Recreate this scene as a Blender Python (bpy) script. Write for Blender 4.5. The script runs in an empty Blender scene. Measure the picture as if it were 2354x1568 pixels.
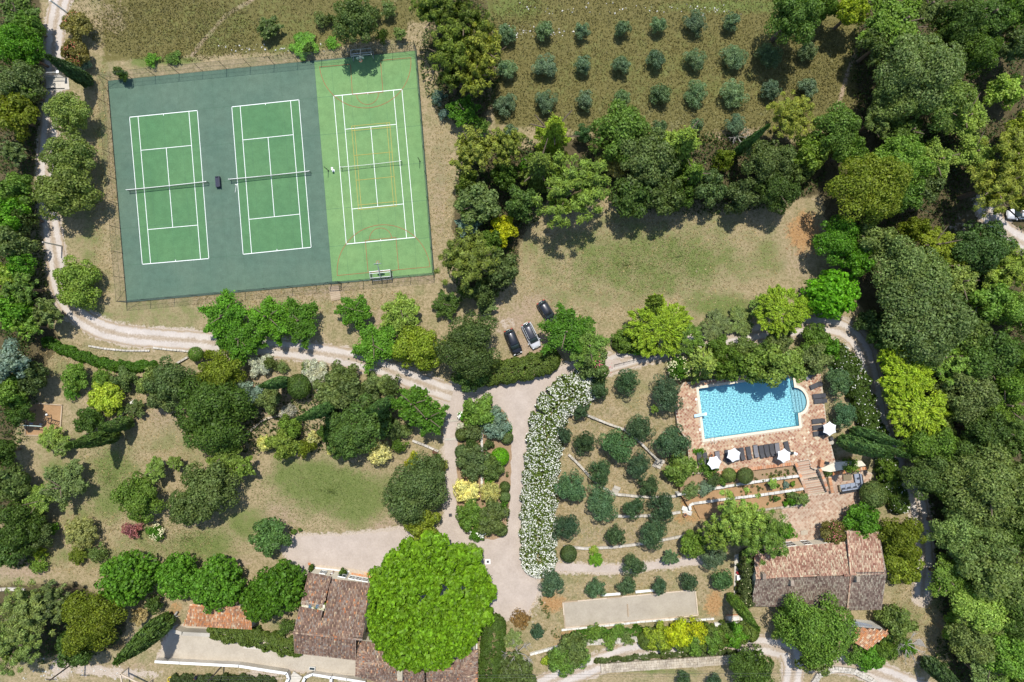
import bpy, math, random
import numpy as np
from mathutils import Vector, Matrix
from mathutils.geometry import tessellate_polygon

SC = bpy.context.scene
COL = SC.collection
# ------------------------------------------------------------------ camera
CAM_H = 105.0
cam_d = bpy.data.cameras.new('camera')
cam = bpy.data.objects.new('camera', cam_d); COL.objects.link(cam)
cam.location = (0, 0, CAM_H); cam.rotation_euler = (0, 0, 0)
cam_d.sensor_fit = 'HORIZONTAL'; cam_d.sensor_width = 36.0
cam_d.lens = 36.0 * CAM_H / (2 * 82.58)
cam_d.clip_start = 0.5; cam_d.clip_end = 3000
SC.camera = cam
# ------------------------------------------------------------------ sky and sun
SUN_ELEV, SUN_AZ = 66.5, 2.5          # degrees; azimuth from +Y towards +X
world = bpy.data.worlds.new("World"); SC.world = world; world.use_nodes = True
wn = world.node_tree.nodes; wl = world.node_tree.links
sky = wn.new('ShaderNodeTexSky'); sky.sky_type = 'NISHITA'; sky.sun_disc = False
sky.sun_elevation = math.radians(SUN_ELEV); sky.sun_rotation = math.radians(SUN_AZ)
sky.air_density = 1.0; sky.dust_density = 0.6; sky.ozone_density = 1.0
bg = wn['Background']; bg.inputs['Strength'].default_value = 0.15
wl.new(sky.outputs[0], bg.inputs[0])
sun_d = bpy.data.lights.new('sun', 'SUN'); sun_d.energy = 4.5; sun_d.angle = math.radians(0.53)
sun_d.color = (1.0, 0.955, 0.88)
sun = bpy.data.objects.new('sun', sun_d); COL.objects.link(sun)
_e, _a = math.radians(SUN_ELEV), math.radians(SUN_AZ)
SUN_DIR = Vector((math.sin(_a)*math.cos(_e), math.cos(_a)*math.cos(_e), math.sin(_e)))
sun.rotation_euler = (-SUN_DIR).to_track_quat('-Z', 'Y').to_euler()
sun.location = SUN_DIR * 200
SC.view_settings.view_transform = 'Standard'; SC.view_settings.look = 'None'
SC.view_settings.exposure = 0.2; SC.view_settings.gamma = 1.0
SC.view_settings.use_curve_mapping = False
SC.render.engine = 'CYCLES'
SC.cycles.max_bounces = 6; SC.cycles.diffuse_bounces = 2; SC.cycles.glossy_bounces = 2
SC.cycles.transmission_bounces = 3; SC.cycles.transparent_max_bounces = 6
SC.cycles.caustics_reflective = False; SC.cycles.caustics_refractive = True
SC.cycles.sample_clamp_indirect = 4.0

# ------------------------------------------------------------------ places
K = 14.247                 # survey units per metre on the ground
F = 4096 / 2353.0
def sstep(a, b, x):
    t = min(1.0, max(0.0, (x - a) / (b - a))); return t * t * (3 - 2 * t)
def hgt(x, y):             # the rise that carries the pool terrace
    sx = sstep(12.5, 25, x) * (1 - sstep(54, 62, x))
    sy = sstep(-21, -15, y) * (1 - sstep(-4.5, 2.0, y))
    return 1.25 * sx * sy
def W(u, v, z=0.0):
    s = (CAM_H - z) / CAM_H / K
    return Vector(((u - 1176.5) * s, (784 - v) * s, z))
def Wf(px, py, z=0.0): return W(px / F, py / F, z)
def G(u, v, up=0.0):       # on the ground
    z = 0.0
    for _ in range(4):
        p = W(u, v, z + up); z = hgt(p.x, p.y)
    return Vector((p.x, p.y, z + up))
def Gf(px, py, up=0.0): return G(px / F, py / F, up)

# ------------------------------------------------------------------ objects
def tag(o, label=None, cat=None, group=None, kind=None):
    if label: o['label'] = label
    if cat: o['category'] = cat
    if group: o['group'] = group
    if kind: o['kind'] = kind
    return o
def empty(name, loc=(0, 0, 0), rz=0.0, label=None, cat=None, group=None, kind=None):
    o = bpy.data.objects.new(name, None); COL.objects.link(o)
    o.location = loc; o.rotation_euler = (0, 0, rz); o.empty_display_size = 0.3
    return tag(o, label, cat, group, kind)
def link(name, me, parent=None, loc=None, rot=None, scale=None):
    o = bpy.data.objects.new(name, me); COL.objects.link(o)
    if parent: o.parent = parent
    if loc is not None: o.location = loc
    if rot is not None: o.rotation_euler = rot
    if scale is not None: o.scale = scale
    return o
def copy_tree(o, parent=None):
    c = o.copy(); COL.objects.link(c); c.parent = parent
    for ch in [x for x in o.children]: copy_tree(ch, c)
    return c

class MB:
    def __init__(s): s.v = []; s.f = []; s.m = []; s.cm = 0
    def add(s, vs, fs):
        b = len(s.v); s.v += [tuple(x) for x in vs]
        s.f += [tuple(b + i for i in f) for f in fs]; s.m += [s.cm] * len(fs)
    def box(s, c, size, rz=0.0, tilt=None, taper=1.0):
        hx, hy, hz = size[0] / 2, size[1] / 2, size[2] / 2
        vs = []
        for z in (-hz, hz):
            k = taper if z > 0 else 1.0
            for x, y in ((-hx, -hy), (hx, -hy), (hx, hy), (-hx, hy)): vs.append(Vector((x * k, y * k, z)))
        M = Matrix.Rotation(rz, 3, 'Z')
        if tilt is not None: M = M @ Matrix.Rotation(tilt[0], 3, 'X') @ Matrix.Rotation(tilt[1], 3, 'Y')
        c = Vector(c)
        s.add([c + M @ p for p in vs], [(0, 3, 2, 1), (4, 5, 6, 7), (0, 1, 5, 4), (1, 2, 6, 5), (2, 3, 7, 6), (3, 0, 4, 7)])
        return s
    def tube(s, p0, p1, r0, r1=None, n=6, cap=True):
        r1 = r0 if r1 is None else r1
        p0, p1 = Vector(p0), Vector(p1); d = (p1 - p0)
        q = d.to_track_quat('Z', 'Y').to_matrix()
        vs = []
        for p, r in ((p0, r0), (p1, r1)):
            for i in range(n):
                a = 2 * math.pi * i / n; vs.append(p + q @ Vector((r * math.cos(a), r * math.sin(a), 0)))
        fs = [(i, (i + 1) % n, n + (i + 1) % n, n + i) for i in range(n)]
        if cap: fs += [tuple(range(n - 1, -1, -1)), tuple(range(n, 2 * n))]
        s.add(vs, fs); return s
    def path(s, pts, r, n=5):
        for a, b in zip(pts, pts[1:]): s.tube(a, b, r, r, n)
        return s
    def prism(s, poly, z0, z1, bottom=False):
        n = len(poly)
        ar = sum(poly[i][0] * poly[(i + 1) % n][1] - poly[(i + 1) % n][0] * poly[i][1] for i in range(n))
        P = list(poly) if ar > 0 else list(poly)[::-1]
        vs = [(p[0], p[1], z0) for p in P] + [(p[0], p[1], z1) for p in P]
        fs = [(i, (i + 1) % n, n + (i + 1) % n, n + i) for i in range(n)]
        tris = tessellate_polygon([[Vector((p[0], p[1], 0)) for p in P]])
        for t in tris:
            a, b, c = [Vector((P[i][0], P[i][1], 0)) for i in t]
            up = (b - a).cross(c - a).z > 0
            t = tuple(t) if up else tuple(t)[::-1]
            fs.append(tuple(n + i for i in t))
            if bottom: fs.append(t[::-1])
        s.add(vs, fs); return s
    def sheet(s, poly, zf):
        tris = tessellate_polygon([[Vector((p[0], p[1], 0)) for p in poly]])
        fs = []
        for t in tris:
            a, b, c = [Vector((poly[i][0], poly[i][1], 0)) for i in t]
            fs.append(tuple(t) if (b - a).cross(c - a).z > 0 else tuple(t)[::-1])
        s.add([(p[0], p[1], zf(p[0], p[1]) if callable(zf) else zf) for p in poly], fs); return s
    def lathe(s, prof, n=12, c=(0, 0, 0)):
        vs = []
        for r, z in prof:
            for i in range(n):
                a = 2 * math.pi * i / n; vs.append((c[0] + r * math.cos(a), c[1] + r * math.sin(a), c[2] + z))
        fs = []
        for k in range(len(prof) - 1):
            for i in range(n):
                fs.append((k * n + i, k * n + (i + 1) % n, (k + 1) * n + (i + 1) % n, (k + 1) * n + i))
        fs.append(tuple(range(n - 1, -1, -1))); fs.append(tuple(range((len(prof) - 1) * n, len(prof) * n)))
        s.add(vs, fs); return s
    def mesh(s, name, mat, smooth=False):
        me = bpy.data.meshes.new(name); me.from_pydata(s.v, [], s.f)
        for m in (mat if isinstance(mat, (list, tuple)) else [mat]): me.materials.append(m)
        if any(s.m): me.polygons.foreach_set('material_index', s.m)
        if smooth: me.polygons.foreach_set('use_smooth', [True] * len(me.polygons))
        me.update(); return me
    def build(s, name, mat, parent=None, smooth=False, **kw):
        return link(name, s.mesh(name, mat, smooth), parent, **kw)

# ------------------------------------------------------------------ materials
class NT:
    def __init__(s, name):
        s.mat = bpy.data.materials.new(name); s.mat.use_nodes = True
        s.n = s.mat.node_tree.nodes; s.l = s.mat.node_tree.links; s.n.clear()
        s.out = s.n.new('ShaderNodeOutputMaterial')
    def new(s, t, **kw):
        o = s.n.new(t)
        for k, v in kw.items(): setattr(o, k, v)
        return o
    def put(s, sock, v):
        if hasattr(v, 'is_output') or isinstance(v, bpy.types.NodeSocket): s.l.new(v, sock)
        elif v is not None: sock.default_value = v
    def noise(s, scale, detail=4, rough=0.6, coord=None, dist=0.0):
        o = s.new('ShaderNodeTexNoise'); o.inputs['Scale'].default_value = scale
        o.inputs['Detail'].default_value = detail; o.inputs['Roughness'].default_value = rough
        o.inputs['Distortion'].default_value = dist
        s.put(o.inputs['Vector'], coord if coord is not None else s.pos()); return o.outputs['Fac']
    def pos(s):
        if not hasattr(s, '_p'): s._p = s.new('ShaderNodeNewGeometry').outputs['Position']
        return s._p
    def obj(s):
        return s.new('ShaderNodeTexCoord').outputs['Object']
    def ramp(s, fac, *stops):
        o = s.new('ShaderNodeValToRGB'); e = o.color_ramp.elements
        while len(e) < len(stops): e.new(0.5)
        for k, (p, c) in zip(e, stops):
            k.position = p; k.color = (c[0], c[1], c[2], 1) if hasattr(c, '__len__') else (c, c, c, 1)
        s.put(o.inputs[0], fac); return o.outputs[0]
    def mix(s, fac, a, b, blend='MIX'):
        o = s.new('ShaderNodeMix'); o.data_type = 'RGBA'; o.blend_type = blend
        s.put(o.inputs[0], fac)
        for sock, v in ((o.inputs[6], a), (o.inputs[7], b)):
            if isinstance(v, (tuple, list)): v = (v[0], v[1], v[2], 1)
            elif isinstance(v, float): v = (v, v, v, 1)
            s.put(sock, v)
        return o.outputs[2]
    def math(s, op, a, b=None, c=None, clamp=False):
        o = s.new('ShaderNodeMath'); o.operation = op; o.use_clamp = clamp
        s.put(o.inputs[0], a)
        if b is not None: s.put(o.inputs[1], b)
        if c is not None: s.put(o.inputs[2], c)
        return o.outputs[0]
    def bsdf(s, color, rough=0.8, metal=0.0, spec=0.3, normal=None):
        o = s.new('ShaderNodeBsdfPrincipled')
        if isinstance(color, (tuple, list)): color = (color[0], color[1], color[2], 1)
        s.put(o.inputs['Base Color'], color); s.put(o.inputs['Roughness'], rough)
        s.put(o.inputs['Metallic'], metal); s.put(o.inputs['Specular IOR Level'], spec)
        if normal is not None: s.put(o.inputs['Normal'], normal)
        return o.outputs[0]
    def bump(s, h, strength=0.5, dist=0.05):
        o = s.new('ShaderNodeBump'); o.inputs['Strength'].default_value = strength; o.inputs['Distance'].default_value = dist
        s.put(o.inputs['Height'], h); return o.outputs[0]
    def finish(s, surf): s.l.new(surf, s.out.inputs[0]); return s.mat

def plain(name, color, rough=0.7, metal=0.0, spec=0.3, var=0.12, scale=6.0, bump=0.0):
    t = NT(name)
    n = t.noise(scale, 5, 0.65)
    lo = tuple(c * (1 - var) for c in color); hi = tuple(min(1, c * (1 + var)) for c in color)
    col = t.ramp(n, (0.3, lo), (0.7, hi))
    nrm = t.bump(t.noise(scale * 4, 4), bump, 0.03) if bump else None
    return t.finish(t.bsdf(col, rough, metal, spec, nrm))
def isl_mat(name, stops, rough=0.85, var=0.25, bump=0.3, nscale=14):
    """colour chosen piece by piece"""
    t = NT(name)
    r = t.new('ShaderNodeNewGeometry').outputs['Random Per Island']
    oi = t.new('ShaderNodeObjectInfo').outputs['Random']
    k = t.math('FRACT', t.math('ADD', r, oi))
    col = t.ramp(k, *stops)
    n = t.noise(nscale, 5, 0.7)
    col = t.mix(1.0, col, t.ramp(n, (0.3, 1 - var), (0.7, 1 + var)), 'MULTIPLY')
    big = t.noise(0.35, 3, 0.6)
    col = t.mix(1.0, col, t.ramp(big, (0.35, 0.86), (0.65, 1.12)), 'MULTIPLY')
    return t.finish(t.bsdf(col, rough, 0, 0.25, t.bump(n, bump, 0.03)))
def leaf_mat(name, trans=0.34, hue=0.35, lo=0.68, hi=1.4):
    t = NT(name)
    base = t.new('ShaderNodeObjectInfo').outputs['Color']
    r = t.new('ShaderNodeNewGeometry').outputs['Random Per Island']
    n = t.noise(0.8, 3, 0.6, t.pos())
    col = t.mix(1.0, base, t.ramp(r, (0.0, lo), (0.85, hi), (1.0, hi * 1.25)), 'MULTIPLY')
    n2 = t.noise(1.7, 4, 0.7, t.pos())
    col = t.mix(1.0, col, t.ramp(n2, (0.3, .62), (0.5, 1.0), (0.72, 1.42)), 'MULTIPLY')
    warm = t.mix(1.0, col, (1.35, 1.08, 0.6), 'MULTIPLY')
    col = t.mix(t.ramp(n, (0.42, 0.0), (0.68, hue * 1.6)), col, warm)
    d = t.bsdf(col, 0.55, 0, 0.28)
    tr = t.new('ShaderNodeBsdfTranslucent')
    t.put(tr.inputs[0], t.mix(1.0, col, (1.5, 1.6, 0.7), 'MULTIPLY'))
    m = t.new('ShaderNodeMixShader'); m.inputs[0].default_value = trans
    t.l.new(d, m.inputs[1]); t.l.new(tr.outputs[0], m.inputs[2])
    return t.finish(m.outputs[0])
def obj_color_mat(name, rough=0.6, var=0.15, metal=0.0, spec=0.3):
    t = NT(name); base = t.new('ShaderNodeObjectInfo').outputs['Color']
    r = t.new('ShaderNodeNewGeometry').outputs['Random Per Island']
    col = t.mix(1.0, base, t.ramp(r, (0, 1 - var), (1, 1 + var)), 'MULTIPLY')
    return t.finish(t.bsdf(col, rough, metal, spec))

M = {}
M['leaf'] = leaf_mat('leaf', hue=.22); M['needle'] = leaf_mat('needle', 0.24, 0.3, 0.6, 1.4)
M['petal'] = obj_color_mat('petal', 0.7, 0.12)
M['bark'] = plain('bark', (0.16, 0.12, 0.085), 0.9, var=0.35, scale=5, bump=0.6)
M['deadwood'] = plain('deadwood', (0.34, 0.32, 0.29), 0.9, var=0.25, scale=5, bump=0.4)
M['white_paint'] = plain('white_paint', (0.78, 0.78, 0.75), 0.6, var=0.06)
M['line_white'] = plain('line_white', (0.78, 0.80, 0.78), 0.7, var=0.08, scale=3)
M['line_red'] = plain('line_red', (0.33, 0.10, 0.05), 0.8, var=0.15)
M['line_yellow'] = plain('line_yellow', (0.42, 0.34, 0.08), 0.8, var=0.15)
M['seam'] = plain('seam', (0.06, 0.13, 0.08), 0.9)
M['galv'] = plain('galv', (0.55, 0.57, 0.58), 0.4, 0.7, 0.5)
M['dark_metal'] = plain('dark_metal', (0.03, 0.035, 0.035), 0.5, 0.3)
M['green_metal'] = plain('green_metal', (0.03, 0.08, 0.06), 0.5, 0.2)
M['net'] = plain('net', (0.012, 0.02, 0.015), 0.8)
M['mesh_wire'] = plain('mesh_wire', (0.10, 0.13, 0.12), 0.6, 0.3)
M['navy'] = plain('navy', (0.025, 0.03, 0.055), 0.6, var=0.2)
M['plaster'] = plain('plaster', (0.62, 0.56, 0.44), 0.9, var=0.12, scale=1.5, bump=0.3)
M['whitewash'] = plain('whitewash', (0.72, 0.71, 0.68), 0.85, var=0.1, scale=3, bump=0.3)
M['stone_pale'] = isl_mat('stone_pale', ((0, (0.42, 0.38, 0.31)), (0.5, (0.52, 0.48, 0.42)), (1, (0.36, 0.33, 0.27))), bump=0.6)
M['stone_white'] = isl_mat('stone_white', ((0, (0.56, 0.54, 0.49)), (0.6, (0.64, 0.62, 0.57)), (1, (0.45, 0.43, 0.39))), bump=0.5)
M['stone_warm'] = isl_mat('stone_warm', ((0, (0.36, 0.30, 0.22)), (0.5, (0.46, 0.40, 0.31)), (1, (0.30, 0.25, 0.19))), bump=0.7)
M['brick'] = isl_mat('brick', ((0, (0.42, 0.17, 0.08)), (0.5, (0.52, 0.26, 0.14)), (1, (0.46, 0.30, 0.2))), bump=0.4)
M['terracotta'] = plain('terracotta', (0.45, 0.22, 0.11), 0.85, var=0.2, scale=4)
M['mortar'] = plain('mortar', (0.46, 0.38, 0.29), 0.95, var=0.15, scale=3)
M['deck_tile'] = isl_mat('deck_tile', ((0, (0.28, 0.13, 0.08)), (0.3, (0.36, 0.20, 0.125)), (0.6, (0.42, 0.27, 0.17)), (0.88, (0.46, 0.34, 0.22)), (1, (0.58, 0.49, 0.35))), var=0.18)
M['patio_tile'] = isl_mat('patio_tile', ((0, (0.31, 0.18, 0.12)), (0.4, (0.38, 0.25, 0.175)), (0.7, (0.43, 0.31, 0.225)), (1, (0.48, 0.38, 0.28))), var=0.15)
M['roof_old'] = isl_mat('roof_old', ((0, (0.15, 0.095, 0.07)), (0.35, (0.24, 0.15, 0.11)), (0.62, (0.30, 0.20, 0.14)), (0.82, (0.26, 0.22, 0.19)), (0.93, (0.42, 0.30, 0.19)), (0.985, (0.50, 0.17, 0.06)), (1, (0.56, 0.48, 0.33))), var=0.4, nscale=9)
M['roof_pink'] = isl_mat('roof_pink', ((0, (0.25, 0.12, 0.085)), (0.3, (0.37, 0.21, 0.145)), (0.6, (0.46, 0.30, 0.21)), (0.85, (0.50, 0.38, 0.26)), (1, (0.58, 0.49, 0.34))), var=0.3, nscale=9)
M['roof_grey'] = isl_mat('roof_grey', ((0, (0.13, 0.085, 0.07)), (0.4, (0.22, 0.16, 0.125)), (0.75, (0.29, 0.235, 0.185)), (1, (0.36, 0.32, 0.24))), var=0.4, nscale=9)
M['roof_orange'] = isl_mat('roof_orange', ((0, (0.30, 0.16, 0.10)), (0.3, (0.46, 0.25, 0.14)), (0.6, (0.52, 0.20, 0.07)), (0.85, (0.55, 0.36, 0.22)), (1, (0.60, 0.48, 0.32))), var=0.3, nscale=9)
M['underlay'] = plain('underlay', (0.07, 0.05, 0.04), 0.95)
M['wood'] = isl_mat('wood', ((0, (0.36, 0.27, 0.18)), (1, (0.46, 0.36, 0.25))), var=0.3)
M['wood_dark'] = plain('wood_dark', (0.07, 0.055, 0.045), 0.85, var=0.3)
M['wood_pale'] = plain('wood_pale', (0.55, 0.45, 0.34), 0.85, var=0.15)
M['coping'] = plain('coping', (0.68, 0.60, 0.46), 0.8, var=0.07, scale=4)
M['pool_wall'] = plain('pool_wall', (0.55, 0.82, 0.89), 0.4, var=0.08, scale=12)
M['rattan'] = plain('rattan', (0.06, 0.06, 0.065), 0.7, var=0.3, scale=30)
M['rattan_grey'] = plain('rattan_grey', (0.17, 0.165, 0.175), 0.7, var=0.25, scale=30)
M['cushion'] = plain('cushion', (0.25, 0.28, 0.34), 0.9, var=0.08)
M['cushion_dark'] = plain('cushion_dark', (0.05, 0.055, 0.07), 0.9, var=0.1)
M['rattan_brown'] = plain('rattan_brown', (0.20, 0.16, 0.10), 0.8, var=0.25, scale=20)
M['canvas'] = plain('canvas', (0.78, 0.79, 0.80), 0.85, var=0.03)
M['shutter'] = plain('shutter', (0.10, 0.16, 0.21), 0.6, var=0.15)
M['board_blue'] = plain('board_blue', (0.45, 0.62, 0.72), 0.5, var=0.06)
M['glass'] = plain('glass', (0.03, 0.045, 0.045), 0.06, 0, 0.6, var=0.1)
M['tyre'] = plain('tyre', (0.02, 0.02, 0.02), 0.9)
M['red_paint'] = plain('red_paint', (0.30, 0.02, 0.03), 0.6)
M['tail'] = plain('tail', (0.45, 0.03, 0.02), 0.3)
M['lamp_glass'] = plain('lamp_glass', (0.6, 0.62, 0.63), 0.15, 0, 0.6)
M['yellow_hose'] = plain('yellow_hose', (0.62, 0.50, 0.04), 0.6)
M['concrete'] = plain('concrete', (0.52, 0.48, 0.41), 0.9, var=0.12, scale=2, bump=0.2)
M['bin_green'] = plain('bin_green', (0.20, 0.42, 0.28), 0.6)
M['asphalt_dark'] = plain('asphalt_dark', (0.05, 0.05, 0.055), 0.9)
def car_paint(name, c, metal=0.3):
    t = NT(name); b = t.new('ShaderNodeBsdfPrincipled')
    n = t.noise(40, 2)
    t.put(b.inputs['Base Color'], t.ramp(n, (0.3, tuple(x * .9 for x in c)), (0.7, tuple(x * 1.1 for x in c))))
    b.inputs['Metallic'].default_value = metal; b.inputs['Roughness'].default_value = 0.28
    b.inputs['Coat Weight'].default_value = 0.8; b.inputs['Coat Roughness'].default_value = 0.05
    return t.finish(b.outputs[0])
M['car_black'] = car_paint('car_black', (0.02, 0.021, 0.026)); M['car_white'] = car_paint('car_white', (0.62, 0.63, 0.65), 0.1)
M['car_grey'] = car_paint('car_grey', (0.05, 0.05, 0.06))
# ------------------------------------------------------------------ outlines of the made ground (survey units)
def P2(*pts): return [G(u, v) for u, v in pts]
DRIVE = P2((1000,882),(1050,900),(1110,897),(1200,880),(1262,852),(1300,840),(1345,832),(1420,822),(1432,838),(1350,862),(1310,890),(1262,925),(1235,960),(1222,1010),(1215,1060),(1207,1120),(1200,1200),(1196,1290),(1206,1322),(1236,1327),(1238,1360),(1204,1420),(1145,1424),(1105,1430),(1060,1440),(900,1400),(835,1350),(775,1326),(705,1316),(662,1282),(652,1264),(668,1236),(700,1231),(780,1232),(852,1226),(925,1216),(975,1232),(1012,1220),(1024,1185),(1026,1090),(1020,1040),(1026,985),(1034,945),(1005,915))
ISLAND = P2((1064,945),(1090,926),(1140,930),(1170,958),(1177,1010),(1174,1070),(1173,1130),(1166,1200),(1155,1241),(1100,1238),(1066,1226),(1052,1180),(1049,1110),(1051,1040),(1054,985))
COURTYARD = [W(u, v) for u, v in ((366,1512),(392,1446),(430,1440),(580,1448),(684,1482),(700,1503),(817,1517),(830,1562),(660,1536),(555,1520))]
TRACK = [(148,-30),(140,0),(130,40),(124,90),(122,150),(126,200),(120,250),(112,310),(108,380),(108,440),(112,490),(120,540),(128,590),(133,640),(145,680),(168,715),(205,745),(255,765),(330,776),(420,781),(500,788),(580,797),(660,803),(740,812),(810,824),(870,842),(930,866),(1000,893),(1040,905)]
EASTROAD = [(1395,838),(1450,822),(1520,805),(1600,788),(1700,768),(1800,756),(1880,745),(1940,755),(1978,790),(1998,850),(2010,910),(2022,970),(2034,1020),(2060,1075),(2095,1120),(2112,1170),(2120,1230),(2125,1300),(2118,1370)]
LOWROAD = [(1225,1590),(1290,1555),(1350,1535),(1420,1508),(1490,1492),(1560,1486),(1640,1490),(1700,1487),(1760,1482),(1820,1500),(1870,1520),(1940,1524),(2000,1540),(2080,1572),(2120,1590)]
SPUR = [(1815,1498),(1825,1530),(1820,1570),(1815,1600)]
FARROAD = [(2260,470),(2290,520),(2330,550),(2390,575)]
PATH = [(1262,1304),(1300,1303),(1345,1306),(1400,1308),(1450,1306),(1500,1300),(1550,1294),(1600,1289),(1640,1284)]

# ------------------------------------------------------------------ the ground: one sheet out to the horizon
def axis(lo, hi, step, far):
    a = list(np.arange(lo, hi + 1e-6, step)); o, d = [], step
    x = hi
    while x < far: d *= 1.5; x += d; o.append(x)
    i, d, x = [], step, lo
    while x > -far: d *= 1.5; x -= d; i.append(x)
    return np.array(i[::-1] + a + o)
gx, gy = axis(-92, 92, 0.5, 1600), axis(-62, 62, 0.5, 1600)
GX, GY = np.meshgrid(gx, gy)
def np_ss(a, b, x):
    t = np.clip((x - a) / (b - a), 0, 1); return t * t * (3 - 2 * t)
GZ = 1.25 * np_ss(12.5, 25, GX) * (1 - np_ss(54, 62, GX)) * np_ss(-21, -15, GY) * (1 - np_ss(-4.5, 2.0, GY))
DECK_FOOT = [Wf(px, py, 2.0) for px, py in ((2700,1602),(2715,1706),(2750,1765),(2757,1835),(2769,1890),(2845,1889),(3020,1867),(3183,1846),(3236,1836),(3244,1868),(3262,1876),(3300,1858),(3338,1846),(3326,1800),(3308,1740),(3301,1680),(3290,1580),(3278,1496),(3230,1474),(3120,1479),(2960,1509),(2800,1529),(2739,1534),(2719,1564))]
def _ins(px, py, pts):
    r = np.zeros(px.shape, bool); n = len(pts)
    for i in range(n):
        ax, ay = pts[i][0], pts[i][1]; bx, by = pts[(i + 1) % n][0], pts[(i + 1) % n][1]
        r ^= ((ay > py) != (by > py)) & (px < (bx - ax) * (py - ay) / ((by - ay) if by != ay else 1e-9) + ax)
    return r
GZ = np.where(_ins(GX, GY, DECK_FOOT), 0.0, GZ)     # dug out under the terrace slab and pool
U, V = GX * K + 1176.5, 784 - GY * K          # survey coordinates of every ground point
def seg_d(px, py, pts, closed=False):
    d = np.full(px.shape, 1e9)
    n = len(pts)
    for i in range(n if closed else n - 1):
        ax, ay = pts[i][0], pts[i][1]; bx, by = pts[(i + 1) % n][0], pts[(i + 1) % n][1]
        l2 = (bx - ax) ** 2 + (by - ay) ** 2 + 1e-9
        t = np.clip(((px - ax) * (bx - ax) + (py - ay) * (by - ay)) / l2, 0, 1)
        d = np.minimum(d, np.hypot(px - ax - t * (bx - ax), py - ay - t * (by - ay)))
    return d
def inside(px, py, pts):
    r = np.zeros(px.shape, bool); n = len(pts)
    for i in range(n):
        ax, ay = pts[i][0], pts[i][1]; bx, by = pts[(i + 1) % n][0], pts[(i + 1) % n][1]
        c = ((ay > py) != (by > py)) & (px < (bx - ax) * (py - ay) / ((by - ay) if by != ay else 1e-9) + ax)
        r ^= c
    return r
ch = {k: np.zeros(GX.shape) for k in 'gompfd'}    # green lawn, orange earth, meadow, pale dust, forest floor, dirt
def blob(k, u, v, ru, rv, s=1.0, rot=0.0):
    c, sn = math.cos(rot), math.sin(rot)
    du, dv = U - u, V - v
    a = (du * c + dv * sn) / ru; b = (-du * sn + dv * c) / rv
    ch[k] = np.maximum(ch[k], s * (1 - np_ss(0.15, 1.3, np.sqrt(a * a + b * b))))
def region(k, pts, s=1.0, soft=18):
    d = seg_d(U, V, pts, True); ins = inside(U, V, pts)
    ch[k] = np.maximum(ch[k], s * np.where(ins, np_ss(-soft * .3, soft, d), 0))
# meadow with uncut grass: the fields at the top
region('m', [(205,-400),(600,-400),(2000,-400),(2000,250),(1940,300),(1700,345),(1480,330),(1250,300),(1130,300),(1100,60),(950,60),(930,95),(700,125),(420,140),(230,150)], 1.0, 25)
blob('d', 1700, 320, 90, 40, .8); blob('d', 1550, 260, 260, 60, .25)
for b in ((760,1120,170,75,1,.1),(690,1090,90,50,.9,0),(830,1160,90,55,1,-.3),(560,1200,80,60,.7,0),(470,1250,110,55,.75,0),(360,1265,70,30,.55,0),
          (260,1080,70,80,.85,0),(250,1150,60,70,.8,0),(130,1080,60,60,.6,0),(1420,610,180,70,.6,-.2),(1560,590,150,90,.55,.2),(1300,680,90,40,.5,0),(1650,700,120,45,.75,.1),
          (1760,600,70,70,.5,0),(1215,575,40,60,.5,0),(120,1285,60,35,.5,0),(210,640,25,60,.6,0),(400,140,80,12,1,0),(330,142,40,14,1,0),(690,108,90,14,.8,-.1),(235,330,22,230,.6,0),(210,560,40,120,.5,0),(330,720,170,40,.5,.05),(560,60,340,90,.35,0),(1500,180,420,160,.3,0),(420,1010,150,60,.35,0),(180,860,110,50,.35,0),(1440,900,110,60,.3,0),(1400,660,260,70,.45,0),(1500,600,340,120,.7,0),
          (1010,350,30,160,.3,0),(640,700,160,30,.3,0),(2150,1350,45,90,.5,0),(2090,1420,60,60,.45,0),(1330,1420,30,20,.2,0),(1450,840,90,16,.3,-.2),(360,740,120,25,.35,.1),(1180,20,120,40,.7,0),(1700,15,260,22,.8,0),(250,1010,60,70,.3,0),
          (300,1240,60,40,.5,0),(180,1180,90,80,.35,0),(240,1290,90,40,.4,0),(1480,1540,200,10,.7,.05),(2260,530,60,40,.4,0)):
    blob('g', b[0], b[1], b[2], b[3], b[4], b[5])
for b in ((1845,535,52,62,1,0),(1273,1385,42,30,.9,0),(1640,1385,32,45,.9,0),(1300,1470,60,40,.5,0),(1600,1155,45,30,.95,0),(1680,1128,120,16,.9,-.1),(1590,1190,70,25,.6,0),(700,1030,60,40,.4,0),(850,890,60,22,.5,.2),(720,838,22,16,.9,0),
          (1830,1160,90,22,.6,-.1),(405,1400,30,26,.6,0),(870,930,40,30,.4,0),(1430,1310,240,12,.15,0),(2160,1440,16,90,.5,0),(2200,960,18,18,.8,0)):
    blob('o', b[0], b[1], b[2], b[3], b[4], b[5])
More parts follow.
